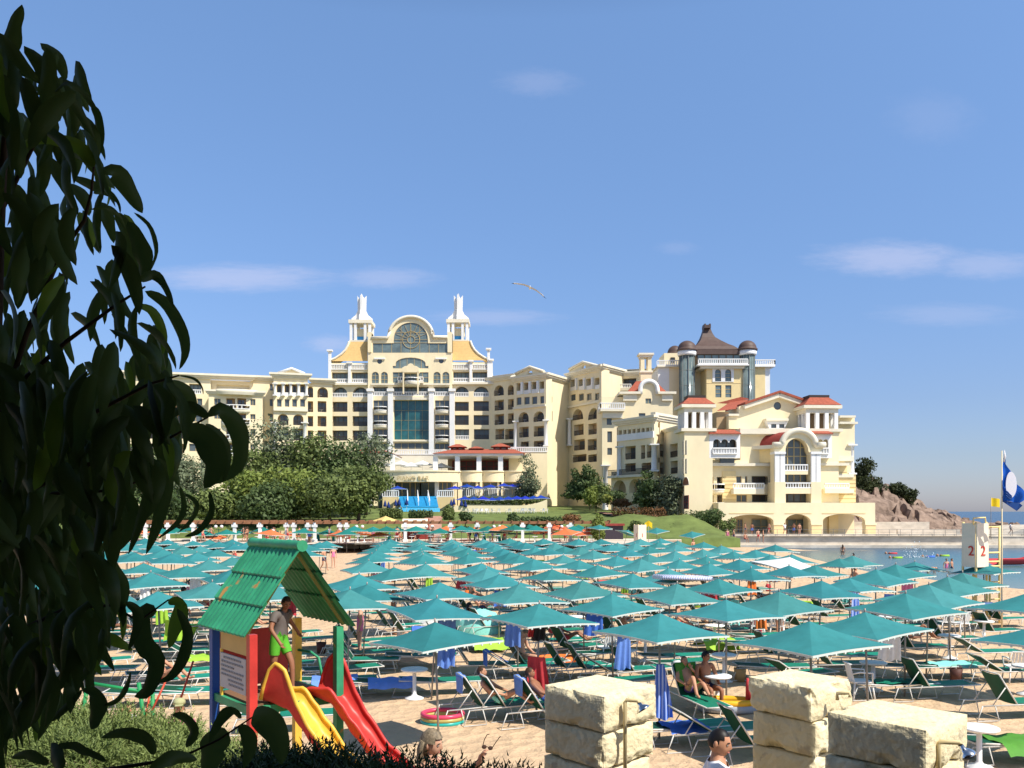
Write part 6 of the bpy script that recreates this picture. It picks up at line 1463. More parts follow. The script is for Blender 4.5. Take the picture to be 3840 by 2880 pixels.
def headmesh(mb, c, fwd, up, sc=1.0, m=0, detail=True):
    fwd = fwd.normalized(); x = fwd.cross(up).normalized(); up = x.cross(fwd)
    def pt(th, ph, k=1.0):
        dx = math.sin(th)*math.sin(ph); dy = math.sin(th)*math.cos(ph); dz = math.cos(th)     # dy forward
        r = V_((.074*dx, .094*dy, .116*dz))
        if dz < -.2: r.x *= 1-.30*min(1, (-.2-dz)*1.2); r.y += .010*max(0, dy)*min(1, (-.2-dz)*2)   # jaw and chin
        if dz < -.1 and dy < .2: r.y *= 1-.25*min(1,(-.1-dz)*1.5)
        f = max(0, dy)
        r.y += .026*math.exp(-(dx/.16)**2-((dz+.12)/.20)**2)*f*k                               # nose
        r.y += .008*math.exp(-(dx/.45)**2-((dz-.20)/.10)**2)*f                                  # brow
        r.y -= .012*math.exp(-((abs(dx)-.36)/.16)**2-((dz-.04)/.11)**2)*f                       # eye sockets
        r.y += .008*math.exp(-(dx/.26)**2-((dz+.46)/.08)**2)*f                                  # lips
        r.y += .010*math.exp(-(dx/.3)**2-((dz+.80)/.14)**2)*f
        return r
    T = lambda r: c+(x*r.x+fwd*r.y+up*r.z)*sc
    n, k = 28, 20
    mb.grid([[T(pt(PI*i/k, 2*PI*j/n)) for j in range(n+1)] for i in range(k+1)], m)
    for s in (-1, 1):
        o = len(mb.v); mb.ball((0,0,0), .028*sc, 8, m, (.35,.7,1.15))
        for i in range(o, len(mb.v)): q = mb.v[i]; mb.v[i] = c+(x*(s*.078*sc+q.x)+fwd*(-.005*sc+q.y)+up*(q.z-.005*sc))
    return T, pt
def make_person(name, pose, skin, hair=hairb, hairstyle='short', wear=(), look=None, tall=1.0, label=None, fingers=True, nod=0.0):
    """one continuous skinned body; hair and clothing are children"""
    J = {k: V_(p) for k, p in pose.items()}; keys = list(J); idx = {k: i for i, k in enumerate(keys)}
    me = bpy.data.meshes.new('body_tmp'); me.from_pydata([tuple(J[k]) for k in keys], [(idx[a], idx[b]) for a, b in BONES], [])
    o = bpy.data.objects.new('body_tmp', me); COL.objects.link(o); md = o.modifiers.new('skin', 'SKIN'); md.use_smooth_shade = True; md.branch_smoothing = .4
    o.modifiers.new('sub', 'SUBSURF').levels = 1
    if not me.skin_vertices: 
        me.attributes.new('tmp', 'FLOAT', 'POINT')
    try: sv = me.skin_vertices[0].data
    except Exception:
        bm = bmesh.new(); bm.from_mesh(me); bm.verts.layers.skin.verify(); bm.to_mesh(me); bm.free(); sv = me.skin_vertices[0].data
    for k in keys:
        r = RAD.get(k, RAD.get(k[:-1], .05)); sv[idx[k]].radius = (r, r); sv[idx[k]].use_root = (k == 'pelvis')
    ev = bpy.data.meshes.new_from_object(o.evaluated_get(bpy.context.evaluated_depsgraph_get()))
    mb = MB(); mb.add([v.co.copy() for v in ev.vertices], [list(p.vertices) for p in ev.polygons], 0, True)
    nrm = [v.normal.copy() for v in ev.vertices]; nb = len(mb.v); nf = len(mb.f)
    bpy.data.objects.remove(o); bpy.data.meshes.remove(me); bpy.data.meshes.remove(ev)
    up = (J['head']-J['neck']).normalized(); f0 = V_((0,-1,0)) if look is None else V_(look)
    if nod: up = (up+V_((0,-nod,0))).normalized()
    fwd = (f0-up*f0.dot(up)).normalized(); hc = J['head']-up*.012
    T, pt = headmesh(mb, hc, fwd, up)
    if fingers:
        for s in 'LR':
            a, b = J['wr'+s], J['ha'+s]; d = (b-a).normalized(); side = d.cross(V_((0,-1,0)) if abs(d.y) < .8 else V_((0,0,1))).normalized(); cu = side.cross(d)
            for i in range(4):
                q = b+side*(i-1.5)*.016; l = (.062,.074,.070,.054)[i]; mb.tube([q-d*.01, q+d*l*.4, q+d*l*.75+cu*.012, q+d*l*.9+cu*.03], [.0095,.009,.008,.006], 6)
            sg = 1 if s == 'R' else -1; q = a+d*.03; mb.tube([q, q+side*sg*.034+d*.02, q+side*sg*.05+d*.05+cu*.015], [.012,.011,.008], 6)
    body = mb.build(name, skin)
    body['category'] = 'person'
    if label: body['label'] = label
    fm = MB(); 
    for s in (-1, 1):
        fm.ball(T(V_((s*.030,.079,.006))), .0105, 8, 0); fm.ball(T(V_((s*.030,.0868,.006))), .0052, 6, 1)
        fm.tube([T(V_((s*.048,.083,.026))), T(V_((s*.032,.093,.032))), T(V_((s*.014,.094,.028)))], .004, 5, 3)
    fm.tube([T(V_((-.024,.090,-.055))), T(V_((0,.099,-.053))), T(V_((.024,.090,-.055)))], [.004,.007,.004], 6, 2)
    fm.build('face', [eyew, eyed, lipm, hair], body)
    if hairstyle:
        hm = MB(); n, k = 28, 18; K = 1.20 if hairstyle == 'long' else 1.10 if hairstyle != 'crop' else 1.05
        def on(th, ph):
            dz = math.cos(th); dy = math.sin(th)*math.cos(ph)
            if hairstyle in ('short','crop'): return dz > .62 or (dy < .52 and dz > .30) or (dy < .12 and dz > .0) or (dy < -.25 and dz > -.42)
            return dz > .55 or (dy < .55 and dz > .15) or (dy < .05 and dz > -.75)
        P_ = [[T(pt(PI*i/k, 2*PI*j/n, 0)*(K+(.09 if hairstyle == 'long' else .03)*noise.noise(V_((i*.7,j*.9,3))))) for j in range(n+1)] for i in range(k+1)]
        o0 = len(hm.v); hm.v += [q for r in P_ for q in r]
        for i in range(k):
            for j in range(n):
                if on(PI*(i+.5)/k, 2*PI*(j+.5)/n): hm.f.append([i*(n+1)+j, i*(n+1)+j+1, (i+1)*(n+1)+j+1, (i+1)*(n+1)+j]); hm.m.append(0); hm.sm.append(True)
        if hairstyle == 'long':
            for i in range(7):
                a = -1.0+2.0*i/6; q = hc-fwd*.075*math.cos(a)+fwd.cross(up)*.075*math.sin(a); hm.tube([q+up*.03, q-up*.07-fwd*.02, q-up*.17-fwd*.015, q-up*.25+fwd*.01], [.03,.034,.028,.008], 7)
        if hairstyle == 'bun': hm.ball(hc-fwd*.11+up*.03, .05, 10)
        hm.build('hair', hair, body)
    # clothing: body faces by nearest bone, pushed out
    def bone(c):
        best = None
        for a, b in BONES:
            p, q = J[a], J[b]; d = q-p; t = max(0, min(1, (c-p).dot(d)/d.length_squared)); e = (p+d*t-c).length
            if best is None or e < best[0]: best = (e, a, b, t)
        return best[1:]
    for nm, m in wear:
        cm_ = MB(); mp = {}
        for f in mb.f[:nf]:
            c = sum((mb.v[i] for i in f), V_((0,0,0)))/len(f); a, b, t = bone(c); ok = False
            a0 = a[:-1] if a[-1] in 'LR' and a not in ('pelvis',) else a
            if nm in ('shorts','trunks'): ok = a == 'pelvis' and (b.startswith('hip') or t < .45) or (a0 == 'hip' and t < (.62 if nm == 'shorts' else .35))
            if nm == 'bottom': ok = a == 'pelvis' and (b.startswith('hip') or t < .25) or (a0 == 'hip' and t < .10)
            if nm == 'top': ok = (a == 'spine' and t > .62) or (a == 'chest' and b == 'neck' and t < .22)
            if nm == 'swimsuit': ok = a in ('pelvis','spine') or (a == 'chest' and b == 'neck' and t < .35) or (a0 == 'hip' and t < .10)
            if nm == 'tshirt': ok = a in ('spine',) or (a == 'pelvis' and b == 'spine') or (a == 'chest' and (b != 'neck' or t < .72)) or (a0 == 'sh' and t < .55)
            if nm == 'trousers': ok = a == 'pelvis' and (b.startswith('hip') or t < .5) or a0 in ('hip','kn')
            if nm == 'dress': ok = a in ('spine','pelvis') or (a == 'chest' and (b != 'neck' or t < .5)) or (a0 == 'hip' and t < .8)
            if ok:
                g = []
                for i in f:
                    if i not in mp: mp[i] = len(cm_.v); cm_.v.append(mb.v[i]+nrm[i]*(.020 if nm in ('tshirt','dress','shorts') else .008))
                    g.append(mp[i])
                cm_.f.append(g); cm_.m.append(0); cm_.sm.append(True)
        if cm_.f: cm_.build({'bottom':'bikini_bottom','top':'bikini_top'}.get(nm, nm), m, body)
    if tall != 1: body.scale = (tall,)*3
    return body
navy = cm('navy_cloth', (.02,.03,.10)); purp = cm('purple_print', (.10,.04,.20)); redc = cm('red_shirt', (.55,.05,.08)); greyt = cm('grey_tshirt', (.13,.11,.10)); limeS = cm('lime_shorts', (.10,.42,.03)); whiteS = cm('white_tshirt', (.80,.81,.84))
# --- near people
def place(o, x, y, rz, label, z=0.0, d=None):
    if d is None: X, d = ground(x, y)
    else: X = (x-CX)*d/F
    o.location = (X, d, gz(X, d)+z); o.rotation_euler = (0,0,rz); o['label'] = label; return o
# man in a white T-shirt walking right, head and shoulders in frame
p = make_person('person', WALK, skinm, hairk, 'crop', (('tshirt',whiteS),('shorts',navy)), look=(-.35,-1,-.12), nod=.05)
p.location = ((2702-CX)*7.2/F, 7.2, 4.4-(2731-HY)*7.2/F-1.71); p.rotation_euler = (0,0,R(78)); p['label'] = 'man with cropped dark hair in a white T-shirt walking right, behind the pillars'
# woman with grey blonde hair raising her hand with sunglasses
WG = dict(STAND, elR=V_((.30,-.15,1.20)), wrR=V_((.22,-.36,1.42)), haR=V_((.20,-.40,1.50)))
p = make_person('person', WG, skinl, hairg, 'long', (('swimsuit',navy),), look=(.1,-1,-.1))
p.location = ((1622-CX)*7.6/F, 7.6, 4.4-(2738-HY)*7.6/F-1.71); p.rotation_euler = (0,0,R(62)); p['label'] = 'woman with grey blonde hair facing right at the bottom edge, one hand raised'
M_ = Matrix.Translation(p.location)@Matrix.Rotation(R(62),4,'Z'); h_ = M_@V_((.215,-.44,1.565))
mb = MB()
for s in (-1, 1): mb.tube([(s*.05,0,.0),(s*.062,-.02,.06),(s*.066,-.05,.11),(s*.06,-.075,.12)], .004, 5); mb.ball((s*.033,.0,-.005), .026, 10, 0, (1,.25,.75))
mb.tube([(-.012,0,0),(.012,0,0)], .004, 5)
o = mb.build('sunglasses', cm('dark_brown_plastic', (.06,.03,.02))); o.location = h_; o.rotation_euler = (0,.3,R(30)); tag(o, "dark sunglasses held up in the grey blonde woman's hand", 'sunglasses')
# couple
p = make_person('person', dict(RECL, elR=V_((.24,.12,.72)), wrR=V_((.06,.08,.88)), haR=V_((.03,.10,.95)), knL=V_((-.10,-.34,.80)), anL=V_((-.12,-.60,.45)), toL=V_((-.12,-.74,.42))), skinm, hairl, 'crop', (('bottom',purp),('top',navy)))
place(p, 2590, 2660, R(12), 'person with cropped hair in purple bikini sitting up on a green lounger', .0)
p = make_person('person', SIT, skind, hairk, 'short', (('trunks',navy),), look=(.5,-1,0)); place(p, 2648, 2652, R(20), 'dark haired person seated behind the bather in the purple bikini', -.02)
p = make_person('person', dict(SIT, head=V_((0,-.10,1.12)), neck=V_((0,.0,1.02))), skinl, hairl, 'short', (('bottom',navy),), look=(-.4,-1,-.5)); place(p, 1958, 2528, R(55), 'bather with bent head and bare back seated in the centre')
p = make_person('person', RECL, skind, hairk, 'short', (('trunks',redt),)); place(p, 2118, 2448, R(75), 'dark tanned bather sitting back on a centre lounger with a red towel')
p = make_person('person', RECL, skinm, hairb, 'short', (('trunks',aquat),)); place(p, 1868, 2702, R(78), 'bather in aqua trunks reclining on the second front lounger')
p = make_person('person', RECL, skind, hairb, 'short', (('trunks',bluet),)); place(p, 2050, 2705, R(85), 'tanned bather behind the lounger with the blue towel')
p = make_person('person', KNEEUP, skinl, hairb, 'short', (('bottom',navy),)); place(p, 1560, 2470, R(-80), 'bather lying with bent knees behind the blue towel at the left centre')
drape('up', p.location.x+.25, p.location.y-.55, R(-75), bluet, 'royal blue towel hanging over a lounger back in front of the lying bather', R(62), .55, True, .5)
RS = make_person('person', SIT, skinm, hairb, 'short', (('tshirt',redc),('trousers',redc))); place(RS, 2842, 2390, R(170), 'person in a red shirt seated in a white plastic chair, seen from behind', -.02)
p = make_person('person', STAND, skinm, hairk, 'short', (('tshirt',blackt),('shorts',purp))); place(p, 2925, 2395, R(200), 'person in a black top and purple shorts beside the red shirt')
p = make_person('person', KNEEUP, skinl, hairb, 'short', (('trunks',bluet),)); place(p, 3000, 2480, R(80), 'bather in blue trunks lying behind the middle pillar')
p = make_person('person', KNEEUP, skind, hairk, 'short', (('trunks',greyt),)); place(p, 3430, 2440, R(80), 'tanned bather with raised knees lying beside the lime towel at the right')
p = make_person('person', RECL, skinm, hairk, 'short', (('bottom',navy),)); place(p, 3128, 2295, R(70), 'bather sitting on the sand beside the lime green mattress')
# --- prototypes copied through the rows, on the quay and in the water
PR = {}
for k, args in {'walkm':(WALK,skinm,hairb,'short',(('trunks',navy),)), 'walkr':(WALK,skinl,hairk,'short',(('trunks',redt),)), 'standw':(STAND,skinm,hairb,'long',(('bottom',blackt),('top',blackt))), 'standp':(STAND,skinl,hairg,'bun',(('swimsuit',pinkt),)),
    'stand2':(STAND,skind,hairk,'short',(('shorts',bluet),)), 'sit':(SIT,skinm,hairb,'short',(('trunks',redt),)), 'recl':(RECL,skinm,hairk,'long',(('bottom',redt),('top',redt))), 'recl2':(RECL,skinl,hairl,'short',(('trunks',navy),)), 'lie':(LIE,skind,hairb,'short',(('trunks',bluet),)), 'bend':(BEND,skinm,hairb,'short',(('trunks',greent),)), 'shirt':(WALK,skinm,hairk,'short',(('tshirt',whiteS),('shorts',greyt)))}.items():
    PR[k] = make_person('person', *args)
for (k, x, y, dd, zz, a, lab) in (('walkm',2795,2005,118,1.12,80,'bather walking in front of the left arcade arch'),('stand2',2820,2007,117.5,1.12,190,'tanned man standing by the left arcade arch'),('walkr',2884,2008,117,1.12,-80,'bather in red trunks on the quay under the arcade'),('shirt',2943,2004,118,1.12,20,'walker in a white shirt at the arcade pier'),('standw',2998,2010,117,1.12,10,'bather in black by the middle arch'),('stand2',2977,2008,117.4,1.12,-30,'dark clad figure by the middle arch'),
    ('standp',2728,2040,108,.5,0,'bather at the foot of the quay, leftmost of the group'),('walkm',2752,2040,108,.5,70,'bather at the foot of the quay, second of the group'),('sit',2795,2044,107,.5,20,'seated bather below the quay wall'),('walkr',2843,2042,107,.5,10,'bather in red trunks below the quay wall'),('standw',2862,2046,106,.5,80,'bather in black bikini below the quay wall'),
    ('bend',3480,2180,None,0,80,'bather bending down at the waterline'),('standp',3550,2165,None,-.1,0,'bather in a pink swimsuit wading by the shore'),('walkm',3570,2165,None,-.1,40,'dark haired bather wading by the shore'),('stand2',3200,2155,None,-.2,180,'bather standing at the water seen from behind'),('standw',3160,2085,95,-1.0,170,'bather standing waist deep in the green water'),('walkm',3208,2255,None,0,100,'bather walking between the right parasols'),
    ('standp',1250,2130,None,0,30,'bather in pink beside the play house roof'),('walkm',1215,2140,None,0,60,'bather walking near the pink swimsuit'),('stand2',1780,2105,None,0,30,'pair of bathers standing in the middle rows'),('standw',1800,2112,None,0,-30,'woman in black bikini in the middle rows'),('sit',1830,2135,None,0,20,'bather seated in the middle rows'),('sit',1600,2160,None,0,-60,'broad backed bather seated left of the sandy aisle'),('shirt',3790,1998,122,1.12,60,'walker on the path behind the lifeguard tower'),('walkm',2600,2035,80,.1,30,'bather near the tilted parasol by the mound'),('sit',540,2160,None,0,10,'bather sitting in the left rows'),('walkr',880,2120,None,0,60,'bather walking in the left rows'),('standw',760,2110,None,0,0,'bather in black in the far left rows')):
    if dd is None: X, dd = ground(x, y); z = gz(X, dd)+zz
    else: X = (x-CX)*dd/F; z = zz
    put(PR[k], (X, dd, z), R(a), lab)
cntp = 0
for X, Y, a in sorted(PLACED, key=lambda q: q[1]):
    if Y < 19 or Y > 50 or rnd.random() > .5 or cntp > 70: continue
    if any((X-p_)**2+(Y-q_)**2 < 2 for p_, q_ in nearpos): continue
    k = rnd.choice(('recl','recl2','lie','sit','recl','standp','stand2')); band = 'front' if Y < 24 else 'middle' if Y < 34 else 'far'
    word = {'recl':'bather in red bikini reclining','recl2':'pale bather in navy trunks reclining','lie':'tanned bather in blue trunks lying','sit':'bather in red trunks sitting','standp':'bather in pink swimsuit standing','stand2':'tanned man in blue shorts standing'}[k]
    put(PR[k], (X+rnd.uniform(-.3,.3), Y+rnd.choice((-.55,.6)), gz(X,Y)), R(78)+rnd.uniform(-.3,.3) if not k.startswith('stand') else rnd.uniform(0,6), f'{word} in the {band} parasol rows', f'{word} in the {band} rows'); cntp += 1
# swimmers
for x, y, d, lab, m in ((3337,2091,88,'swimmer with a lime float in the green water',limet),(3322,2068,97,'swimmer with a red cap far out in the bay',redt),(3515,2078,92,'swimmer with a yellow cap near the tower',limet),(3460,2086,90,'swimmer splashing on a blue float',bluet)):
    X = (x-CX)*d/F; t = thing('swimmer', lab, 'swimmer', (X,d,-.42)); mb = MB(); mb.ball((0,0,.12), .13, 10); mb.tube([(-.25,0,-.1),(0,.02,.02),(.25,0,-.1)], [.07,.1,.07], 8); mb.tube([(.2,0,0),(.35,-.1,.2),(.5,-.2,.05)], .045, 6); mb.build('body', skinm, t)
    mb = MB(); mb.tube([(.3,-.1,.03),(1.2,-.15,.05)], .13, 8); mb.build('float', m, t)
spl = MB(); rg = random.Random(4)
for i in range(110): a = rg.uniform(0,2*PI); r = abs(rg.gauss(0,.8)); q = V_((r*math.cos(a), r*.5*math.sin(a), max(0, rg.gauss(.3,.4)*(1.5-r*.5)))); spl.ball(q, rg.uniform(.03,.10), 5)
o = spl.build('splash', mat('white_foam', (.8,.83,.85), .5)); o.location = ((3430-CX)*90/F, 90, -.42); tag(o, 'white splash beside the swimmer on the blue float', 'splash', kind='stuff')
# ================================================================ FOREGROUND
# ---- terrace the photographer stands on, with an unseen roof and added walls shading the near plants
m_ = MB(); m_.grid([[(x, y, 2.75) for x in (-9,9)] for y in (-9,2.4)], sm=False)
m_.grid([[(x, y, z+.05*noise.noise(V_((x*2,y*2,0)))) for x in [-9+.5*i for i in range(37)]] for y, z in ((2.4,2.75),(3.2,2.7),(4,2.4),(5,1.9),(6,1.2),(7,.8))])
tag(m_.build('terrace', mat('terrace_soil', (.12,.09,.06), .95, .3, 3, .5, 8, world=True)), 'dark soil bank of the viewing terrace', 'terrace', kind='structure')
t = thing('unseen_shade_shelter', 'unseen wooden roof over the viewing terrace, with walls added to darken the near leaves', 'shelter', (0,-3,2.75)); wd = mat('dark_wood', (.06,.04,.025), .8, .3, 3)
mb = MB(); mb.box((0,0,3.95), (14,10.0,.14)); mb.build('roof', wd, t); mb = MB(); mb.box((0,-5,1.95), (14,.2,4.0)); mb.box((-7,0,1.95), (.2,10,4.0)); mb.build('wall', wd, t)  # out of view; walls added to darken the leaf fronts
# ---- peach tree
def pleaf(mb, pts, w, twist=.3, fold=.35, n=12, wav=.0, m=0):
    """lanceolate leaf along a 3-D centre line"""
    ctrl = pts; k = len(ctrl)-1; cl_ = []
    for i in range(n+1):
        t_ = i/n*k; a = min(int(t_), k-1); f = t_-a
        p0 = ctrl[max(a-1,0)]; p1 = ctrl[a]; p2 = ctrl[a+1]; p3 = ctrl[min(a+2,k)]
        cl_.append(.5*((2*p1)+(p2-p0)*f+(2*p0-5*p1+4*p2-p3)*f*f+(3*p1-p0-3*p2+p3)*f**3))
    rows = []
    for i, q in enumerate(cl_):
        d = (cl_[min(i+1,n)]-cl_[max(i-1,0)]).normalized(); s = d.cross(V_((0,1,0)))
        s = s.normalized() if s.length > .05 else V_((1,0,0)); u = s.cross(d)
        f = i/n; ww = w*.5*(math.sin(PI*min(1,f**.85)))**.75*(1 if f < .9 else 1)+w*.02
        ww *= 1+wav*math.sin(f*17)
        side = s*math.cos(twist)+u*math.sin(twist); up = u*math.cos(twist)-s*math.sin(twist)
        e = .10*ww*math.sin(f*14+w*900)
        rows.append([q-side*ww+up*(fold*ww+e), q-side*ww*.5+up*fold*ww*.42, q, q+side*ww*.5+up*fold*ww*.42, q+side*ww+up*(fold*ww-e)])
    mb.grid(rows, m)
pt_ = thing('peach_tree', 'dark shaded peach tree with drooping pointed leaves filling the left edge', 'tree', (-1.5,1.9,2.75))
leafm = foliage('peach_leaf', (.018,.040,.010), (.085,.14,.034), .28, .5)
lm_ = MB(); rg = random.Random(11)
def LP(px, d, dz=0): return [P(x, y, d+.02*i) for i, (x, y) in enumerate(px)]
EX = [([(38,264),(34,180),(50,90),(82,17)],78,.0),([(55,272),(150,292),(205,370),(253,470)],34,.5),([(202,348),(245,312),(300,335),(362,405)],34,.4),([(345,392),(366,450),(368,545),(352,608)],48,.3),([(215,367),(265,372),(310,440),(355,520)],40,.4),
 ([(352,625),(290,545),(160,515),(34,563)],62,.3),([(371,645),(430,640),(490,725),(534,799)],76,.3),([(502,797),(560,850),(583,940),(560,1010),(523,1054)],26,.5),([(480,830),(520,920),(535,1000),(520,1054)],82,.2),([(523,1054),(572,1032),(615,1075),(650,1154)],44,.4),
 ([(544,1092),(620,1140),(678,1245),(690,1320),(672,1385)],58,.3),([(510,1143),(570,1165),(612,1250),(610,1330)],38,.4),([(350,725),(395,718),(439,759),(450,800)],26,.4),([(337,786),(400,775),(445,812),(470,860)],24,.4),([(671,1408),(726,1420),(755,1450),(762,1480)],12,.3),
 ([(629,1438),(680,1465),(712,1530),(705,1600)],72,.2),([(780,1564),(720,1525),(660,1540),(600,1600)],54,.4),([(780,1564),(822,1530),(880,1585),(902,1665),(885,1760),(793,1818)],74,.3),([(772,1590),(825,1640),(850,1716),(838,1808)],46,.4),([(690,1610),(765,1650),(795,1750),(765,1830)],118,.2),
 ([(675,1822),(690,1900),(665,1960),(590,2022)],24,.3),([(785,1843),(790,1920),(745,1988),(692,2012)],32,.3),([(692,1851),(735,1890),(715,1950),(672,1992)],28,.4),([(548,1716),(566,1810),(530,1930),(481,2078)],66,.3),([(590,1716),(625,1790),(606,1890),(585,1980),(548,2078)],58,.3),([(401,1830),(470,1885),(478,1970),(430,2074)],92,.2),([(371,2033),(400,2060),(425,2110),(418,2140)],22,.4),
 ([(405,2080),(440,2152),(468,2215),(450,2320)],44,.3),([(473,2258),(515,2295),(512,2360),(482,2440)],42,.4),([(588,2292),(535,2300),(530,2410),(580,2490),(548,2590),(504,2612)],92,.2),([(632,2249),(675,2280),(645,2370),(632,2430)],70,.2),([(665,2282),(704,2370),(686,2470),(640,2540),(586,2560)],46,.4),([(318,2580),(360,2620),(352,2690),(340,2735)],80,.2),([(490,2520),(470,2580),(434,2628),(384,2646)],28,.4),([(309,2586),(260,2640),(200,2690),(152,2709)],32,.3),([(140,2590),(110,2670),(77,2725),(20,2770)],64,.3),
 ([(906,2692),(862,2668),(818,2716),(784,2785)],46,.3),([(945,2690),(990,2700),(1040,2770),(1056,2866)],112,.15),([(858,2750),(800,2790),(780,2850),(765,2910)],116,.2),([(699,2803),(722,2745),(690,2695),(644,2682)],54,.3),([(579,2830),(545,2772),(460,2748),(379,2766)],52,.3),([(400,2855),(313,2818),(260,2800),(205,2803)],48,.3),([(183,2865),(130,2840),(90,2830),(40,2842)],44,.3),([(230,2890),(215,2850),(200,2815),(192,2786)],62,.2),([(900,2720),(930,2760),(935,2820),(915,2880)],60,.3),([(560,2890),(620,2850),(680,2840),(740,2850)],60,.3)]
for i, (px_, w_, tw) in enumerate(EX):
    d = 1.55+.25*rg.random(); pleaf(lm_, LP(px_, d), w_*d/F*.92, tw*rg.choice((-1,1)), .3, 14, .05, 1 if i in (5, 11, 30) else 0)  # second slot paints sunlight showing through the chosen leaves
# dense interior: leaves droop inside the crown outline
bnd = [(150,60),(270,190),(330,330),(500,345),(640,370),(760,430),(900,520),(1000,520),(1150,560),(1300,620),(1450,640),(1560,700),(1650,700),(1800,680),(1880,620),(1980,500),(2060,400),(2150,395),(2250,430),(2400,480),(2500,440),(2600,330),(2680,230),(2780,120),(2900,60)]
def bx(y):
    if y < 150: return -400
    for (a, xa), (b, xb) in zip(bnd, bnd[1:]):
        if y <= b: return xa+(xb-xa)*(y-a)/(b-a)
    return 60
k = 0
while k < 880:
    y = rg.uniform(120,2650); xm = bx(y+110); x = rg.uniform(-260, xm)
    if x > xm-40 or xm < -100: continue
    if rg.random() < (.52 if y < 1350 else .06): continue
    d = rg.uniform(1.5,2.4); l = rg.uniform(.095,.155)*F/d; a = rg.gauss(0,.33)+(.22 if x > xm-220 else 0); c = rg.uniform(-.16,.16)
    e = (x+l*math.sin(a), y+l*math.cos(a)); mid1 = (x+l*.33*math.sin(a)+c*l, y+l*.25*math.cos(a)); mid2 = (x+l*.68*math.sin(a)+c*l*.9, y+l*.62*math.cos(a))
    if e[0] > bx(min(2880,e[1]))+35: continue
    q = [P(*s_, d+dd) for s_, dd in (((x,y),0),(mid1,-.02),(mid2,-.035),(e,-.02))]
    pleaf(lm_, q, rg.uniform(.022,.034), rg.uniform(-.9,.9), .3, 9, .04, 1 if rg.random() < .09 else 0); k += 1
lm_.build('foliage', [leafm, foliage('lit_pale_peach_leaf', (.07,.14,.012), (.16,.26,.03), .4, .5)], pt_, world=True)  # lighter green paints light through chosen leaves; the others vary at random
tw_ = mat('peach_twig', (.045,.030,.015), .8)
for px_, r in (([(-120,2900),(-60,2300),(-20,1600),(0,900),(20,500),(38,264)],.016),([(-40,1700),(100,1250),(230,950),(316,827),(342,725),(352,625)],.007),([(-60,2100),(200,1850),(420,1840),(560,1790)],.006),([(-20,1900),(300,1750),(520,1690),(640,1640),(780,1564)],.006),([(0,1500),(250,1280),(440,1140),(544,1075)],.006),([(0,2400),(250,2280),(420,2270),(520,2330),(632,2249)],.005),([(300,2900),(520,2868),(675,2842),(820,2774),(945,2690)],.005),([(0,800),(120,560),(215,367)],.006),([(0,1800),(330,1560),(560,1440),(671,1408)],.006)):
    mb = MB(); n = len(px_); mb.tube([P(x, y, 1.85-.2*i/n) for i, (x, y) in enumerate(px_)], [r*(1-.7*i/(n-1)) for i in range(n)], 6); mb.build('branch', tw_, pt_, world=True)
mb = MB(); mb.tube([V_((-1.5,1.9,2.6)), V_((-1.45,1.88,3.2)), P(-120,2900,1.85)], [.06,.05,.03], 8); mb.build('trunk', barkm, pt_, world=True)
# ---- junipers
def juniper(name, m, blobs, n, seed, ln, label, upb=.7):
    rg = np.random.default_rng(seed); B_ = np.array(blobs, float); k = rg.choice(len(B_), n, p=B_[:,3]**2/np.sum(B_[:,3]**2))
    d = rg.normal(size=(n,3)); d[:,2] = np.abs(d[:,2])*.9+.05; d[:,1] -= .25; d /= np.linalg.norm(d,axis=1)[:,None]
    base = B_[k,:3]+d*B_[k,3:]*(.72+.25*rg.random(n))[:,None]
    ax = d*.8+np.array([0,0,upb])+rg.normal(size=(n,3))*.35; ax /= np.linalg.norm(ax,axis=1)[:,None]
    sd_ = np.cross(ax, rg.normal(size=(n,3))); sd_ /= np.linalg.norm(sd_,axis=1)[:,None]; nn_ = np.cross(ax, sd_)
    L_ = ln*(.5+.9*rg.random(n)); vs = []; K = 11
    for i in range(K):
        f = (i+.5)/K; ang = i*2.4; o = sd_*math.cos(ang)+nn_*math.sin(ang); p0 = base+ax*(L_*f*.85)[:,None]; ll = (L_*(.36*(1-f)+.10))[:,None]
        tip = p0+(o*.75+ax*.8)*ll; wv = np.cross(ax,o)*(.0035+.045*ll); vs += [p0-wv, p0+wv, tip]
    V = np.stack(vs,1).reshape(-1,3); nf = n*K
    me = bpy.data.meshes.new('foliage'); me.vertices.add(3*nf); me.vertices.foreach_set('co', V.ravel()); me.loops.add(3*nf); me.loops.foreach_set('vertex_index', np.arange(3*nf,dtype=np.int32)); me.polygons.add(nf); me.polygons.foreach_set('loop_start', np.arange(0,3*nf,3,dtype=np.int32)); me.polygons.foreach_set('loop_total', np.full(nf,3,dtype=np.int32)); me.update(calc_edges=True); me.materials.append(m)
    t = thing(name, label, 'shrub', (0,0,0)); o = bpy.data.objects.new('foliage', me); COL.objects.link(o); o.parent = t
    c = MB()
    for b in blobs: c.tube([(b[0],b[1],b[2]-b[5]-.4),(b[0],b[1],b[2]+b[5]*.5)], [.03,.01], 6)
    c.build('stem', barkm, t); return t
def jb(x, y, d, r, rz=None): q = P(x, y, d); r_ = r*d/F; return (q.x, q.y+r_*.3, q.z-r_*.9, r_, r_*.8, (rz or r)*d/F)
JL = foliage('juniper_lit', (.11,.16,.045), (.34,.41,.13), .25); JD = foliage('juniper_shaded', (.016,.034,.010), (.06,.10,.028), .15)  # two tones of one plant: sun and shade put into the leaf colour
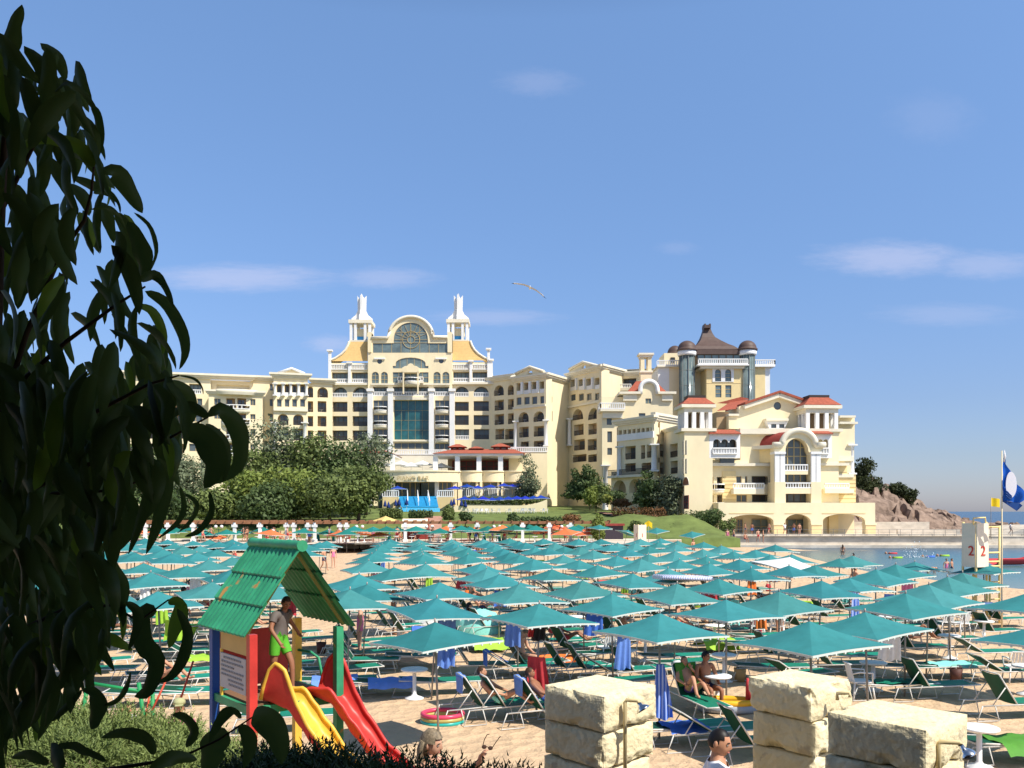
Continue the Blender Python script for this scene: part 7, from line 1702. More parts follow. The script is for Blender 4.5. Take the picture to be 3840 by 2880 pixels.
juniper('juniper_shrub', JL, [jb(40,2712,5.6,150),jb(180,2717,5.8,150),jb(330,2712,5.6,160),jb(480,2727,5.8,140),jb(620,2752,5.6,140),jb(760,2815,5.7,130),jb(890,2850,5.6,120),jb(1010,2900,5.4,110),jb(250,2802,5.0,180),jb(600,2842,5.0,170),jb(-60,2762,5.2,160)], 3600, 3, .17, 'sunlit bright green juniper in the lower left corner')
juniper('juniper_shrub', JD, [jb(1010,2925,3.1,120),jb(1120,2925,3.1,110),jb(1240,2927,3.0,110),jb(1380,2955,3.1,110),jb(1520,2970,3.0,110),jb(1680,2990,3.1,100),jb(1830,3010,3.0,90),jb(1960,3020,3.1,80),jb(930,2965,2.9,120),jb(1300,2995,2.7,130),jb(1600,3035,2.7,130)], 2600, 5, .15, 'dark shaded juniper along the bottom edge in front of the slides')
# ---- stone pillars with beach showers
stonem = mat('painted_stone', (.84,.71,.43), .85, .10, 3, 1.0, 18, col2=(.87,.77,.52))
def _chips():
    nt = stonem.node_tree; N = nt.nodes; L = nt.links; b = N['Principled BSDF']; src = b.inputs['Base Color'].links[0].from_socket
    tcn = N.new('ShaderNodeTexCoord'); v = N.new('ShaderNodeTexNoise'); v.inputs['Scale'].default_value = 7; v.inputs['Detail'].default_value = 8; L.new(tcn.outputs['Object'], v.inputs['Vector'])
    r = N.new('ShaderNodeMapRange'); r.inputs[1].default_value = .66; r.inputs[2].default_value = .70; L.new(v.outputs['Fac'], r.inputs[0]); mx = N.new('ShaderNodeMix'); mx.data_type = 'RGBA'; L.new(r.outputs[0], mx.inputs[0]); L.new(src, mx.inputs[6]); mx.inputs[7].default_value = (.62,.52,.35,1); L.new(mx.outputs[2], b.inputs['Base Color'])
_chips()
def block(mb, c, sx, sy, sz, rz, seed, rough=1.0, n=30):
    rg = random.Random(seed); off = V_((rg.uniform(0,50),rg.uniform(0,50),rg.uniform(0,50))); M = Matrix.Rotation(rz,3,'Z'); faces = []
    for ax in range(3):
        for sg in (-1,1):
            rows = []
            for i in range(n+1):
                row = []
                for j in range(n+1):
                    q = [0,0,0]; q[ax] = sg; q[(ax+1)%3] = (2*i/n-1)*sg; q[(ax+2)%3] = 2*j/n-1; q = V_(q)
                    p = V_((q.x*sx/2, q.y*sy/2, q.z*sz/2)); e = [sx/2-abs(p.x), sy/2-abs(p.y), sz/2-abs(p.z)]; es = sorted(e)
                    edge = max(0, 1-es[1]/.07); k = edge**2
                    cn = noise.noise((p+off)*6)+.5*noise.noise((p+off)*15); chip = max(0, cn-.12)*max(0, 1-es[1]/.075)
                    nd = p.normalized(); disp = -k*.020-chip*.06*rough+.0035*noise.noise((p+off)*12)+.0025*noise.noise((p+off)*35)-.008*max(0, noise.noise((p+off)*4)-.35)
                    row.append(M@(p+nd*disp)+V_(c))
                rows.append(row)
            mb.grid(rows, sm=False)
def pillar(x, d, zt, s, label, rz, seed, h=.252, zb_=.5):
    X = (x-CX)*d/F; t = thing('stone_pillar', label, 'pillar', (X,d,zb_)); z = zt; i = 0; rg = random.Random(seed)
    while z > zb_:
        w_ = s*rg.uniform(.95,1.03)*(1.03 if i == 0 else 1); mb = MB(); block(mb, (rg.uniform(-.015,.015), rg.uniform(-.015,.015), z-h/2-zb_), w_, w_*rg.uniform(.96,1.02), h*.985, rz+rg.uniform(-.05,.05), seed*31+i, 1.0 if i < 2 else .8)
        mb.build('stone_block', stonem, t); z -= h; i += 1
    return t, V_((X,d,0))
t1_, c1 = pillar(2243,6.05,3.18,.56,'left stone pillar with a chrome shower head on its sunny side',R(42),2)
t2_, c2 = pillar(3000,6.35,3.17,.54,'middle stone pillar, set farthest back of the three',R(40),9)
t3_, c3 = pillar(3362,4.95,3.235,.56,'right stone pillar, largest and nearest, with chipped top block',R(40),5)
pipem = mat('painted_pipe', (.72,.58,.32), .6, .1, 8); chrome = mat('chrome', (.75,.75,.76), .18, metal=1.0)
def shower(px0, py0, pxh, pyh, d, lab):
    t = thing('beach_shower', lab, 'shower', P(px0,2900,d)); a = P(px0,2960,d); b = P(px0,py0+8,d); c = P(px0+6,py0,d); h = P(pxh,py0+3,d-.03); e = P(pxh+4,py0+12,d-.04)
    mb = MB(); mb.tube([a,b,c,c.lerp(h,.5),h,e], [.013]*6, 8); mb.build('pipe', pipem, t, world=True)
    mb = MB(); f = P(pxh+(pyh-py0)*.55,pyh,d-.05); mb.tube([e, e.lerp(f,.35), e.lerp(f,.5), e.lerp(f,.75), f], [.014,.016,.03,.045,.052], 14); mb.build('shower_head', chrome, t, world=True)
shower(2344,2625,2392,2662,5.72,'beach shower pipe with chrome head on the left pillar'); shower(3520,2782,3598,2838,4.62,'beach shower pipe with chrome head on the right pillar')
mb = MB(); mb.tube([P(3140,2625,6.0),P(3140,2600,6.0),P(3185,2598,5.98),P(3187,2615,5.97)], .014, 8); tag(mb.build('pipe', pipem), 'short bent pipe on the sunny face of the middle pillar', 'pipe')
# ---- play house with two slides
gpl = mat('playhouse_green', (.035,.27,.13), .5, .25, 2.5); bpl = mat('playhouse_blue', (.01,.07,.30), .5, .08, 3); rpl = mat('playhouse_red', (.50,.04,.032), .4, .2, 3); ypl = mat('playhouse_yellow', (.74,.46,.06), .42, .15, 3); tanp = mat('tan_board', (.55,.38,.14), .7, .08, 3)
def _rust():
    nt = gpl.node_tree; N = nt.nodes; L = nt.links; b = N['Principled BSDF']; src = b.inputs['Base Color'].links[0].from_socket
    tcn = N.new('ShaderNodeTexCoord'); v = N.new('ShaderNodeTexNoise'); v.inputs['Scale'].default_value = 3.4; v.inputs['Detail'].default_value = 6; L.new(tcn.outputs['Object'], v.inputs['Vector'])
    r = N.new('ShaderNodeMapRange'); r.inputs[1].default_value = .655; r.inputs[2].default_value = .70; L.new(v.outputs['Fac'], r.inputs[0]); mx = N.new('ShaderNodeMix'); mx.data_type = 'RGBA'; L.new(r.outputs[0], mx.inputs[0]); L.new(src, mx.inputs[6]); mx.inputs[7].default_value = (.40,.22,.06,1); L.new(mx.outputs[2], b.inputs['Base Color'])
_rust()
PH = thing('play_house', 'green roofed play house on coloured posts with a yellow and a red slide', 'play house', (-3.05,11.2,.7))
e1 = V_((.76,.65,0)); e2 = V_((-.65,.76,0)); r0 = V_((-3.17,10.4,0)); sL = 1.18; zT = 2.9
CORN = {'red':r0,'green':r0+e1*sL,'blue':r0+e2*sL,'yellow':r0+e1*sL+e2*sL}; MT = {'red':rpl,'green':gpl,'blue':bpl,'yellow':ypl}
ang1 = math.atan2(e1.y,e1.x)
for nm, q in CORN.items():
    mb = MB(); mb.box(q+V_((0,0,(zT+.5)/2)), (.10,.10,zT-.5), ang1); mb.build('post', MT[nm], PH, world=True)
cc = r0+(e1+e2)*sL/2; M1 = Matrix.Rotation(ang1,3,'Z')
mb = MB(); mb.box(cc+V_((0,0,2.0)), (sL-.12,sL-.12,.05), ang1); mb.build('platform', mat('brown_board', (.20,.11,.06), .8), PH, world=True)
for a, b in (('red','blue'),('red','green'),('green','yellow'),('blue','yellow')):
    d_ = (CORN[b]-CORN[a]).normalized(); mb = MB(); mb.bar(CORN[a]+d_*.05+V_((0,0,1.96)), CORN[b]-d_*.05+V_((0,0,1.96)), .05, .10); mb.build('beam', gpl, PH, world=True)
def panel(a, b, t0, t1, z0, z1, m, nm, off=0.0):
    d_ = CORN[b]-CORN[a]; p = CORN[a]+d_*t0; q = CORN[a]+d_*t1; n_ = V_((d_.y,-d_.x,0)).normalized()*off; mb = MB(); mb.bar(p+n_+V_((0,0,(z0+z1)/2)), q+n_+V_((0,0,(z0+z1)/2)), .025, z1-z0); return mb.build(nm, m, PH, world=True)
panel('blue','red',.20,.94,2.62,2.86,tanp,'board'); panel('blue','red',.05,.95,2.86,2.90,gpl,'beam'); panel('blue','yellow',.06,.88,2.04,2.80,rpl,'panel')
panel('blue','red',.18,.22,1.9,2.62,ypl,'board_leg')
sg_ = panel('blue','red',.24,.92,2.14,2.58,mat('sign_grey', (.44,.44,.45), .6),'sign',.025); ink = mat('faded_ink', (.25,.25,.26), .8)
d_ = CORN['red']-CORN['blue']; n_ = V_((d_.y,-d_.x,0)).normalized()
mb = MB(); rg = random.Random(3)
for i, (a, b) in enumerate(((.34,.80),(.28,.86),(.28,.62),(.28,.86),(.28,.82),(.46,.86),(.48,.86))):
    z_ = 2.535-.055*i; t_ = a
    while t_ < b: l = rg.uniform(.03,.07); p = CORN['blue']+d_*t_; q = CORN['blue']+d_*min(b,t_+l); [mb.bar(p+n_*k+V_((0,0,z_)), q+n_*k+V_((0,0,z_)), .006, .022) for k in (.042,)]; t_ += l+.014
o = mb.build('lettering', ink); o.parent = PH; o.location = -PH.location
# roof: three corrugated courses each side and a ridge tube
ov = .16; half = .70; zR = 3.95; zE = 2.92; mid = r0+e1*sL/2
def rp_(t_, l, sgn, lift=0):                 # t along ridge (0 front), l 0 ridge..1 eave
    q = mid+e2*(-ov+(sL+2*ov)*t_)+e1*sgn*half*l; nrm_ = (V_((0,0,half))+e1*sgn*(zR-zE)).normalized(); return q+V_((0,0,zR+(zE-zR)*l))+nrm_*lift
for sgn in (-1,1):
    for c_ in range(3):
        l0, l1 = c_/3-.02, (c_+1)/3+.03; rows = []
        for i in range(6):
            l = max(0,l0)+(l1-max(0,l0))*i/5; rows.append([rp_(j/56, l, sgn, .012*math.sin(j*2*PI/4.6)+.012+.028*(i/5)) for j in range(57)])
        mb = MB(); mb.grid(rows); mb.grid([[q+V_((0,0,-.012)) for q in r][::-1] for r in rows]); e_ = rows[-1]; mb.grid([e_, [q+V_((0,0,-.02)) for q in e_]]); mb.build('roof_course', gpl, PH, world=True)
mb = MB(); mb.tube([rp_(k/24,0,1,0)+V_((0,0,.02)) for k in range(25)], [.062+.012*((k % 6) == 0)+.004*((k%6)/6) for k in range(25)], 12); mb.build('ridge', gpl, PH, world=True)
for sgn in (-1,1): mb = MB(); mb.bar(rp_(.10,.04,sgn,-.04), rp_(.10,.98,sgn,-.04), .04, .03); mb.build('rafter', mat('rafter_olive', (.22,.22,.05), .7), PH, world=True)
# slides
U_ = V_((.96,-.28,0)); N_ = V_((.28,.96,0))
ZB = [(-.05,2.06),(.22,1.98),(.40,1.77),(.55,1.58),(.9,1.18),(1.3,.90),(1.9,.86)]; HD = [(-.12,.02),(-.06,.22),(0,.40),(.1,.52),(.2,.49),(.3,.36),(.42,.24),(.6,.18),(1.9,.15)]; LO = [(-.12,.05),(0,.10),(.3,.20),(.6,.19),(1.9,.15)]
def itp(tb, s):
    if s <= tb[0][0]: return tb[0][1]
    for (a, va), (b, vb) in zip(tb, tb[1:]):
        if s <= b: f = (s-a)/(b-a); f = f*f*(3-2*f)*.5+f*.5; return va+(vb-va)*f
    return tb[-1][1]
def slide(o0, m, hood, nm, w_=.42):
    bed_, rim = MB(), MB(); S_ = [-.12+2.02*i/48 for i in range(49)]; rows = []; r1 = []; r2 = []
    for s in S_:
        zb_ = itp(ZB, s); hl = itp(HD if hood == 0 else LO, s); hr_ = itp(LO if hood == 0 else HD, s); c = o0+U_*s
        pr = [(0,hl),(.012,hl*.6),(.025,.06),(.07,.01),(w_/2,0),(w_-.07,.01),(w_-.025,.06),(w_-.012,hr_*.6),(w_,hr_)]; rows.append([c+N_*a+V_((0,0,zb_+z_)) for a, z_ in pr]); r1.append(rows[-1][0]); r2.append(rows[-1][-1])
    bed_.grid(rows); outer = [[q+(-N_ if k < 4 else N_ if k > 4 else V_((0,0,0)))*.018+V_((0,0,-.018 if 2 < k < 6 else 0)) for k, q in enumerate(r)] for r in rows]; bed_.grid([r[3:][::-1] for r in outer])
    bed_.grid([r[:4][::-1] for r in outer], 1)
    o = bed_.build('slide', [m, rpl], PH, world=True)
    for r in (r1, r2): mb = MB(); mb.tube(r, .026, 10); mb.build('slide_rim', m, PH, world=True)
A0 = V_((-2.99,10.5,0)); slide(A0, ypl, 0, 'y'); slide(A0+N_*.47+U_*.33, rpl, 1, 'r')
mb = MB(); q = CORN['yellow']; mb.tube([q+V_((.02,-.03,2.45)), q+V_((.22,-.1,2.43)), q+V_((.34,-.15,2.36)), q+V_((.42,-.2,2.0))], .02, 8); mb.build('handrail', gpl, PH, world=True)
p = make_person('person', dict(WALK, elR=V_((.34,.05,1.22)), wrR=V_((.46,-.02,1.02)), haR=V_((.50,-.04,.95)), chest=V_((.05,-.04,1.28)), spine=V_((.03,.0,1.10)), neck=V_((.06,-.07,1.44)), head=V_((.03,-.14,1.56)), shR=V_((.23,-.03,1.37)), shL=V_((-.13,-.03,1.37))), skind, hairb, 'short', (('tshirt',greyt),('shorts',limeS)), look=(-.5,-1,-.2), tall=.76)
p.location = (-3.05,11.15,2.03); p.rotation_euler = (0,0,R(65)); p['label'] = 'child in grey shirt and bright green shorts standing in the play house'
for x, hk, st, wear, lab, a in ((475,hairk,'short',(('tshirt',whiteS),('shorts',navy)),'dark haired boy by the swings at the lower left',75),(672,hairg,'short',(('tshirt',pinkt),('shorts',navy)),'child with a pale cap and pink top by the swings',20)):
    p = make_person('person', STAND, skinm, hk, st, wear, tall=.74, label=lab); p.location = ((x-CX)*10.7/F,10.7,4.4-(2622-HY)*10.7/F-1.29); p.rotation_euler = (0,0,R(a))
    if 'cap' in lab:
        mb = MB(); mb.lathe((0,.0,0), [(.105,0),(.10,.05),(.07,.09),(.01,.105)], 14); mb.box((0,-.13,.005), (.13,.12,.012)); c_ = mb.build('cap', mat('cap_khaki', (.42,.42,.22), .8), p); c_.location = (0,.02,1.66)
sw = thing('swing_set', 'green swing frame with red chains at the lower left', 'swing set', ((560-CX)*12/F,12,.6)); gsw = mat('swing_green', (.02,.28,.09), .5); rsw = mat('swing_red', (.55,.08,.04), .5)
for a, b in (((285,2690),(330,2560)),((380,2690),(345,2560)),((478,2560),(505,2690)),((560,2700),(520,2560)),((575,2690),(572,2600))):
    mb = MB(); mb.tube([P(*a,12)-V_((0,0,.5)), P(*b,12)], .03, 8); mb.build('leg', gsw, sw, world=True)
mb = MB(); mb.tube([P(330,2560,12), P(572,2600,12)], .025, 8); mb.build('crossbar', gsw, sw, world=True)
for a, b in (((627,2543),(570,2665)),((725,2478),(648,2710)),((560,2610),(545,2700))):
    mb = MB(); mb.tube([P(*a,11.6), P(*b,11.4)], .014, 6); mb.build('chain', rsw, sw, world=True)
# ================================================================ PROMENADE, CAFE, TOWERS, FLAGS, GULL
beamm = mat('pergola_beam', (.30,.14,.07), .8, .2, 2); 
t = thing('pergola', 'long promenade pergola of white posts and a brown beam behind the beach', 'pergola', (-22,95.6,1.0))
mb = MB(); z1 = CH-(1960-HY)*95.6/F-1.0
mb.bar((-26,0,z1),(33,0,z1), .25, .28); mb.bar((-26,2.2,z1),(33,2.2,z1), .25, .28)
for i in range(60): mb.bar((-26+i,-.4,z1+.2),(-26+i,2.6,z1+.2), .1, .14)
mb.build('beam', beamm, t)
for x in (455,545,630,725,880,975,1075,1102,1155,1180,1275,1300,1520,1690,1790,1960,2060,2140):
    X = (x-CX)*95.6/F+22
    if X > 33: continue
    mb = MB(); mb.box((X,0,z1/2), (.32,.32,z1)); mb.box((X,0,z1-.35), (.6,.45,.3)); mb.box((X,0,.15), (.5,.5,.3)); mb.build('post', white, t)
# lamp posts with twin globes
globem = mat('lamp_globe', (.85,.85,.82), .25)
def make_lamp():
    t = thing('street_lamp', 'lamp', 'street lamp'); mb = MB(); mb.lathe((0,0,0), [(.14,0),(.10,.25),(.05,.4),(.045,2.6)], 10); mb.build('post', cm('lamp_green', (.01,.05,.04)), t)
    mb = MB(); mb.tube([(-.34,0,2.62),(-.3,0,2.5),(0,0,2.45),(.3,0,2.5),(.34,0,2.62)], .025, 6); mb.build('arm', cm('lamp_green', (.01,.05,.04)), t)
    for s in (-1,1): mb = MB(); mb.ball((s*.34,0,2.82), .2, 14); mb.build('globe', globem, t)
    return t
LP_ = make_lamp()
for x, lab in ((580,'twin globe lamp near the peach leaves'),(820,'twin globe lamp left of the play house roof'),(1348,'twin globe lamp left of the yellow parasol'),(1610,'twin globe lamp in front of the cream awning'),(1863,'twin globe lamp right of the brick steps'),(2117,'twin globe lamp among the orange parasols')):
    d = 99.5; put(LP_, ((x-CX)*d/F, d, CH-(1975-HY)*d/F-2.82), 0, lab, 'twin globe lamps along the promenade')
# cafe parasols
orange = mat('orange_canvas', (.80,.20,.07), .8, .08, 2, objvar=.1, trans=.25); gteal = mat('green_canvas', (.015,.20,.17), .8, .08, 2, objvar=.2, trans=.2)
UO = make_umbrella('cafe_parasol', 'orange cafe parasol', orange, 2.5, 1.95, 2.5, cat='cafe parasol'); UGc = make_umbrella('cafe_parasol', 'green cafe parasol', gteal, 2.5, 2.0, 2.55, cat='cafe parasol')
for x, y in ((340,2000),(390,1985),(450,1990),(520,1985),(560,1990),(800,1998),(1080,1992),(1010,1985),(950,2030),(1275,1988),(1370,1985),(1425,1993),(1680,1972),(1710,1978),(1785,1976),(1880,1968),(2040,1978),(2070,1965),(2100,1968),(2125,1980),(2190,1985),(2225,1972)):
    d = rnd.choice((rnd.uniform(90,94.6),rnd.uniform(97.5,101))); put(UO, ((x-CX)*d/F, d, CH-(y-HY)*d/F-2.5), rnd.uniform(0,1.5), 'orange cafe parasol on the promenade '+('at the left' if x < 1200 else 'in the middle' if x < 1700 else 'at the right'), 'orange cafe parasols '+('left' if x < 1200 else 'middle' if x < 1700 else 'right'), rot=(rnd.uniform(-.12,.12),rnd.uniform(-.12,.12),rnd.uniform(0,1.5)))
for x, y in ((480,1985),(610,1982),(660,1978),(730,1972),(770,1990),(850,1985),(910,1982),(985,1975),(1020,1982),(1140,1980),(1230,1985),(1300,1985),(1330,1972),(1400,1975),(1450,1973),(1490,1975),(1560,1972),(1595,1985),(1650,1980),(1730,1970),(1760,1975),(1830,1972),(1850,1980),(1900,1970),(1930,1968),(1960,1972),(1985,1966),(2010,1970),(2150,1972),(2170,1968),(2245,1962)):
    d = rnd.choice((rnd.uniform(90,94.6),rnd.uniform(97,101.5))); put(UGc, ((x-CX)*d/F, d, CH-(y-HY)*d/F-2.55), rnd.uniform(0,1.5), 'green cafe parasol on the promenade '+('at the left' if x < 1200 else 'in the middle' if x < 1700 else 'at the right'), 'green cafe parasols '+('left' if x < 1200 else 'middle' if x < 1700 else 'right'))
def folded(x, y, d, m, h, lab, grp):
    t = thing('closed_parasol', lab, 'closed parasol', ((x-CX)*d/F, d, CH-(y-HY)*d/F-h), 0, grp); mb = MB(); mb.lathe((0,0,0), [(.32,h*.35),(.28,h*.5),(.17,h*.75),(.02,h)], 9); mb.build('canopy', m, t); mb = MB(); mb.tube([(0,0,-.6),(0,0,h*.5)], .03, 6); mb.build('pole', whitem, t)
for x, y in ((1192,1990),(1250,2000),(1460,1990),(1490,1985),(1785,1985),(1815,1990),(1870,1985),(1890,1990)): folded(x, y, 99, gteal, 2.3, 'closed green parasol standing on the promenade', 'closed green parasols on the promenade')
for x, y in ((1444,1875),(1457,1880),(1484,1872),(1497,1870),(1525,1868),(1692,1872),(1702,1868),(1730,1872),(1745,1876)): folded(x, y, 140, mat('dark_blue_canvas', (.01,.03,.16), .8), 1.7, 'closed dark blue parasol beside the blue steps', 'closed dark blue parasols by the steps')
# big yellow parasol and cream awning
UY = make_umbrella('market_parasol', 'big yellow market parasol in front of the grove', mat('yellow_canvas', (.82,.62,.22), .8, .06, 1, trans=.2), 3.6, 2.2, 3.0, cat='parasol'); d = 103; UY.location = ((1446-CX)*d/F, d, CH-(1935-HY)*d/F-3.0); UY.rotation_euler = (0,0,R(40)); UY.scale = (1.0,1.0,1.0)
t = thing('kiosk', 'beach kiosk with a cream awning right of the yellow parasol', 'kiosk', ((1555-CX)*102/F,102,1.0)); a = P(1510,1945,102)-t.location; b = P(1605,1945,102)-t.location; z0 = P(0,1975,102).z-1.0
mb = MB(); mb.add([a,b,V_((b.x,-1.4,z0)),V_((a.x,-1.4,z0)),a+V_((0,.02,-.06)),b+V_((0,.02,-.06)),V_((b.x,-1.4,z0-.25)),V_((a.x,-1.4,z0-.25))],[(0,1,2,3),(4,7,6,5),(3,2,6,7),(0,3,7,4),(1,5,6,2)]); mb.build('awning', mat('cream_canvas', (.82,.74,.52), .8), t)
mb = MB(); mb.box((0,1.3,a.z/2), (b.x-a.x,2.2,a.z)); mb.build('booth', redvault, t)
# white menu boards and crowded cafe tables
for x, y0, y1 in ((870,1995,2032),(1060,1990,2026),(620,1993,2030)):
    d = 97; z0 = CH-(y1-HY)*d/F; h = (y1-y0)*d/F; t = thing('notice_board', 'cream notice board standing among the far parasols', 'notice board', ((x-CX)*d/F,d,z0), 0, 'cream notice boards'); mb = MB(); mb.box((0,0,h/2), (.85,.08,h)); mb.build('panel', mat('cream_board', (.80,.66,.36), .7), t); mb = MB(); mb.box((-.3,0,-.4), (.06,.06,1)); mb.box((.3,0,-.4), (.06,.06,1)); mb.build('legs', greym, t)
TC = make_table(); nt_ = 0
for i in range(34):
    x = 420+rnd.random()*1800; d = rnd.uniform(94,100); put(TC, ((x-CX)*d/F, d, .95), 0, 'small white cafe table on the promenade', 'white cafe tables on the promenade')
for i in range(46):
    x = 420+rnd.random()*1820; d = rnd.uniform(93,100); k = rnd.choice(('sit','sit','shirt','standp','walkm','stand2','standw','walkr')); put(PR[k], ((x-CX)*d/F, d, .98), rnd.uniform(0,6), {'sit':'bather in red trunks sitting','shirt':'person in a white T-shirt walking','standp':'woman in pink standing','walkm':'man in navy trunks walking','stand2':'tanned man in blue shorts standing','standw':'woman in black standing','walkr':'man in red trunks walking'}[k]+' at the promenade cafe', 'people at the promenade cafe')
m_ = MB(); m_.grid([[(x, y, .97) for x in (-62,18)] for y in (90,101)], sm=False)
tag(m_.build('terrace_floor', pavem), 'pale paved cafe terrace along the beach end', 'pavement', kind='structure')
# blue parasols on the hotel terraces and white ones above
blueU = mat('royal_blue_canvas', (.012,.05,.42), .8, .05, 2, objvar=.2, trans=.2)
UB = make_umbrella('terrace_parasol', 'blue', blueU, 2.4, 1.95, 2.45, cat='parasol')
for u, v in ((965,145),(1110,125),(1235,140),(1390,128),(1545,112),(1650,122),(1765,105),(285,145)):
    q = PC('H',u,v-12,151); put(UB, (q.x,q.y,q.z-2.45*1.15), rnd.uniform(0,1.5), 'royal blue parasol on the upper terrace behind the white balustrade', 'blue parasols on the upper terrace', scale=1.15)
for u, v in ((1080,280),(1190,282),(1300,280),(1410,290),(1500,285),(1600,280),(1700,275),(1800,275),(1900,272),(1985,265)):
    q = PC('H',u,v-14,143.5); put(UB, (q.x,q.y,q.z-2.45*1.1), rnd.uniform(0,1.5), 'royal blue parasol in the lower row above the curved terrace wall', 'blue parasols in the lower row')
UWt = make_umbrella('terrace_parasol', 'w', mat('white_canvas', (.80,.80,.78)), 3.4, 2.2, 3.1, cat='parasol')
for u, v in ((770,730),(960,715),(1080,735),(1215,715),(1440,745)):
    q = PC('C',u,v,163); put(UWt, (q.x,q.y,q.z-3.1), rnd.uniform(0,1.5), 'white parasol on the restaurant roof terrace', 'white parasols on the roof terrace')
# curved cream terrace wall below the lower row
mb = MB(); rows = []
for i in range(21):
    u = 960+(2060-960)*i/20; v1 = 445-5*i*.3-(0 if i < 14 else (i-14)**2*1.6); v0 = 365-(0 if i < 14 else (i-14)**2*2.0); q0 = PC('H',u,v0,140+ .02*i); q1 = PC('H',u,v1,140+.02*i); rows.append([q1-V_((0,0,1)), q0, q0+V_((0,.4,0)), q1+V_((0,.4,-1))])
mb.grid(rows, sm=False); tag(mb.build('terrace_wall', cream), 'curved cream terrace wall below the lower row of blue parasols', 'wall')
for i in range(26):
    u = 1060+rnd.random()*1050; q = PC('H',u,405,136); put(CHR, (q.x,q.y,tz(q.x,q.y)), rnd.uniform(0,6), 'pale chair on the lawn edge below the blue parasols', 'chairs at the lawn edge')
# three teal parasols near the mound, tilted
for x, y, rt in ((2330,1978,.32),(2465,1972,-.15),(2600,1985,-.2),(2244,1962,0)):
    d = 82; X = (x-CX)*d/F; z = CH-(y-HY)*d/F-2.42; r = put(UM, (X,d,z), 0, 'teal parasol beside the grassy mound, '+('tilted left' if rt > .2 else 'upright by the dome clipped evergreen' if rt == 0 else 'tilted right'), 'teal parasols by the mound', rot=(.1,rt,.6), scale=.95)
mb = MB(); d = 104; mb.box((0,0,.9), (2.2,1.6,1.8)); t = thing('hut', 'dark hut with a red roof beside the dome clipped evergreen', 'hut', ((2300-CX)*d/F,d,.9)); mb.build('wall', cm('dark_hut', (.05,.04,.05)), t); mb = MB(); mb.box((0,-.1,1.9), (2.5,1.9,.25)); mb.build('roof', redvault, t)
# lifeguard towers
lgy = mat('tower_yellow', (.80,.62,.26), .6, .06, 2); lgw = mat('tower_cream', (.82,.74,.58), .6, .06, 2, world=True); redn = mat('red_numeral', (.55,.05,.03), .6)
def tower(x, yt, yb, w_, d, num, label, rz, full):
    X = (x-CX)*d/F; z1 = CH-(yt-HY)*d/F; z0 = CH-(yb-HY)*d/F; g = gz(X, d); w = w_*d/F; t = thing('lifeguard_tower', label, 'lifeguard tower', (X,d,g), rz)
    h0, h1 = z0-g, z1-g
    for s, nm in ((0,'front_panel'),(1,'side_panel')):
        mb = MB()
        if s == 0: mb.box((0,-w/2,(h0+h1)/2), (w,.06,h1-h0))
        else: mb.box((-w/2,0,(h0+h1)/2), (.06,w-.07,h1-h0))
        o = mb.build(nm, lgw, t); me_ = text_mesh(num, (h1-h0)*.32, .012, redn); n_ = bpy.data.objects.new('numeral', me_); COL.objects.link(n_); n_.parent = o
        n_.location = (0,-w/2-.045,h0+(h1-h0)*.36) if s == 0 else (-w/2-.045,-w*.2,h0+(h1-h0)*.36); n_.rotation_euler = (R(90),0,0) if s == 0 else (R(90),0,R(-90))
    mb = MB(); mb.box((w/2-.03,.2,(h0+h1)/2), (.08,.5,h1-h0)); mb.build('edge_board', lgy, t)
    for sx in (-1,1):
        for sy in (-1,1): mb = MB(); mb.tube([(sx*w*.48,sy*w*.46,0),(sx*w*.45,sy*w*.42,h1+.05)], .045, 8); mb.build('leg', lgy, t)
    if full:
        mb = MB(); mb.box((0,0,h0+.2), (w*.95,w*.95,.08)); mb.build('floor', lgy, t)
        mb = MB(); mb.tube([(-.4,-w*.4,h1-.05),(-.4,-w*.4,h1+.2),(w*.4,-w*.4,h1+.22),(w*.45,-w*.4,h1-.1),(w*.45,-w*.4,h0)], .03, 7); mb.build('hoop', lgy, t)
        for z in (h1-.15, h1-1.15, h1-1.5, h0+.0, h0-.8): 
            mb = MB(); mb.tube([(w/2,-.1,z),(w/2+.95,-.1,z)], .035, 7); mb.build('rail', lgy, t)
        mb = MB(); mb.tube([(w/2+.95,-.1,0),(w/2+.95,-.1,h1-.1)], .04, 7); mb.tube([(w/2+.4,-.1,0),(w/2+.4,-.1,h0)], .04, 7)
        for k in range(6): mb.tube([(w/2+.4,-.1,.3+k*.34),(w/2+.95,-.1,.3+k*.34)], .03, 6)
        mb.build('ladder', lgy, t)
    return t
tower(3655,1962,2125,62,33,'2','cream lifeguard tower with red number 2 at the right, flags beside it',R(24),True)
tower(2400,1968,2030,34,80,'1','small far lifeguard tower with red number 1 in front of the mound',R(20),False)
# flags
fp = thing('flagpole', 'tall pale flagpole beside the lifeguard tower carrying the blue flag', 'flagpole', ((3757-CX)*32/F,32,gz(18.4,32))); mb = MB(); hz = CH-(1690-HY)*32/F-fp.location.z; mb.tube([(0,0,-.2),(0,0,hz)], [.035,.02], 8); mb.build('pole', mat('pale_pole', (.72,.62,.40), .5), fp)
bf = MB(); bw = MB(); Wf = lambda u, v: PC('R', u, v, 32)
def fl(u, v): 
    q = Wf(u, v); q.y += .06*math.sin((u-1960)*.05)+.03*math.sin(v*.03); return q
flagb = mat('flag_blue', (.005,.10,.50), .7, trans=.25); flagd = mat('flag_navy', (.01,.06,.24), .7); flagw = mat('flag_white', (.78,.78,.82), .7, trans=.2)
rows = []
L_edge = [(1965,372),(1968,440),(1962,540),(1956,640),(1955,740),(1955,820),(1955,870)]; R_edge = [(1998,372),(2005,440),(2060,560),(2120,660),(2190,745),(2290,830),(2160,905)]
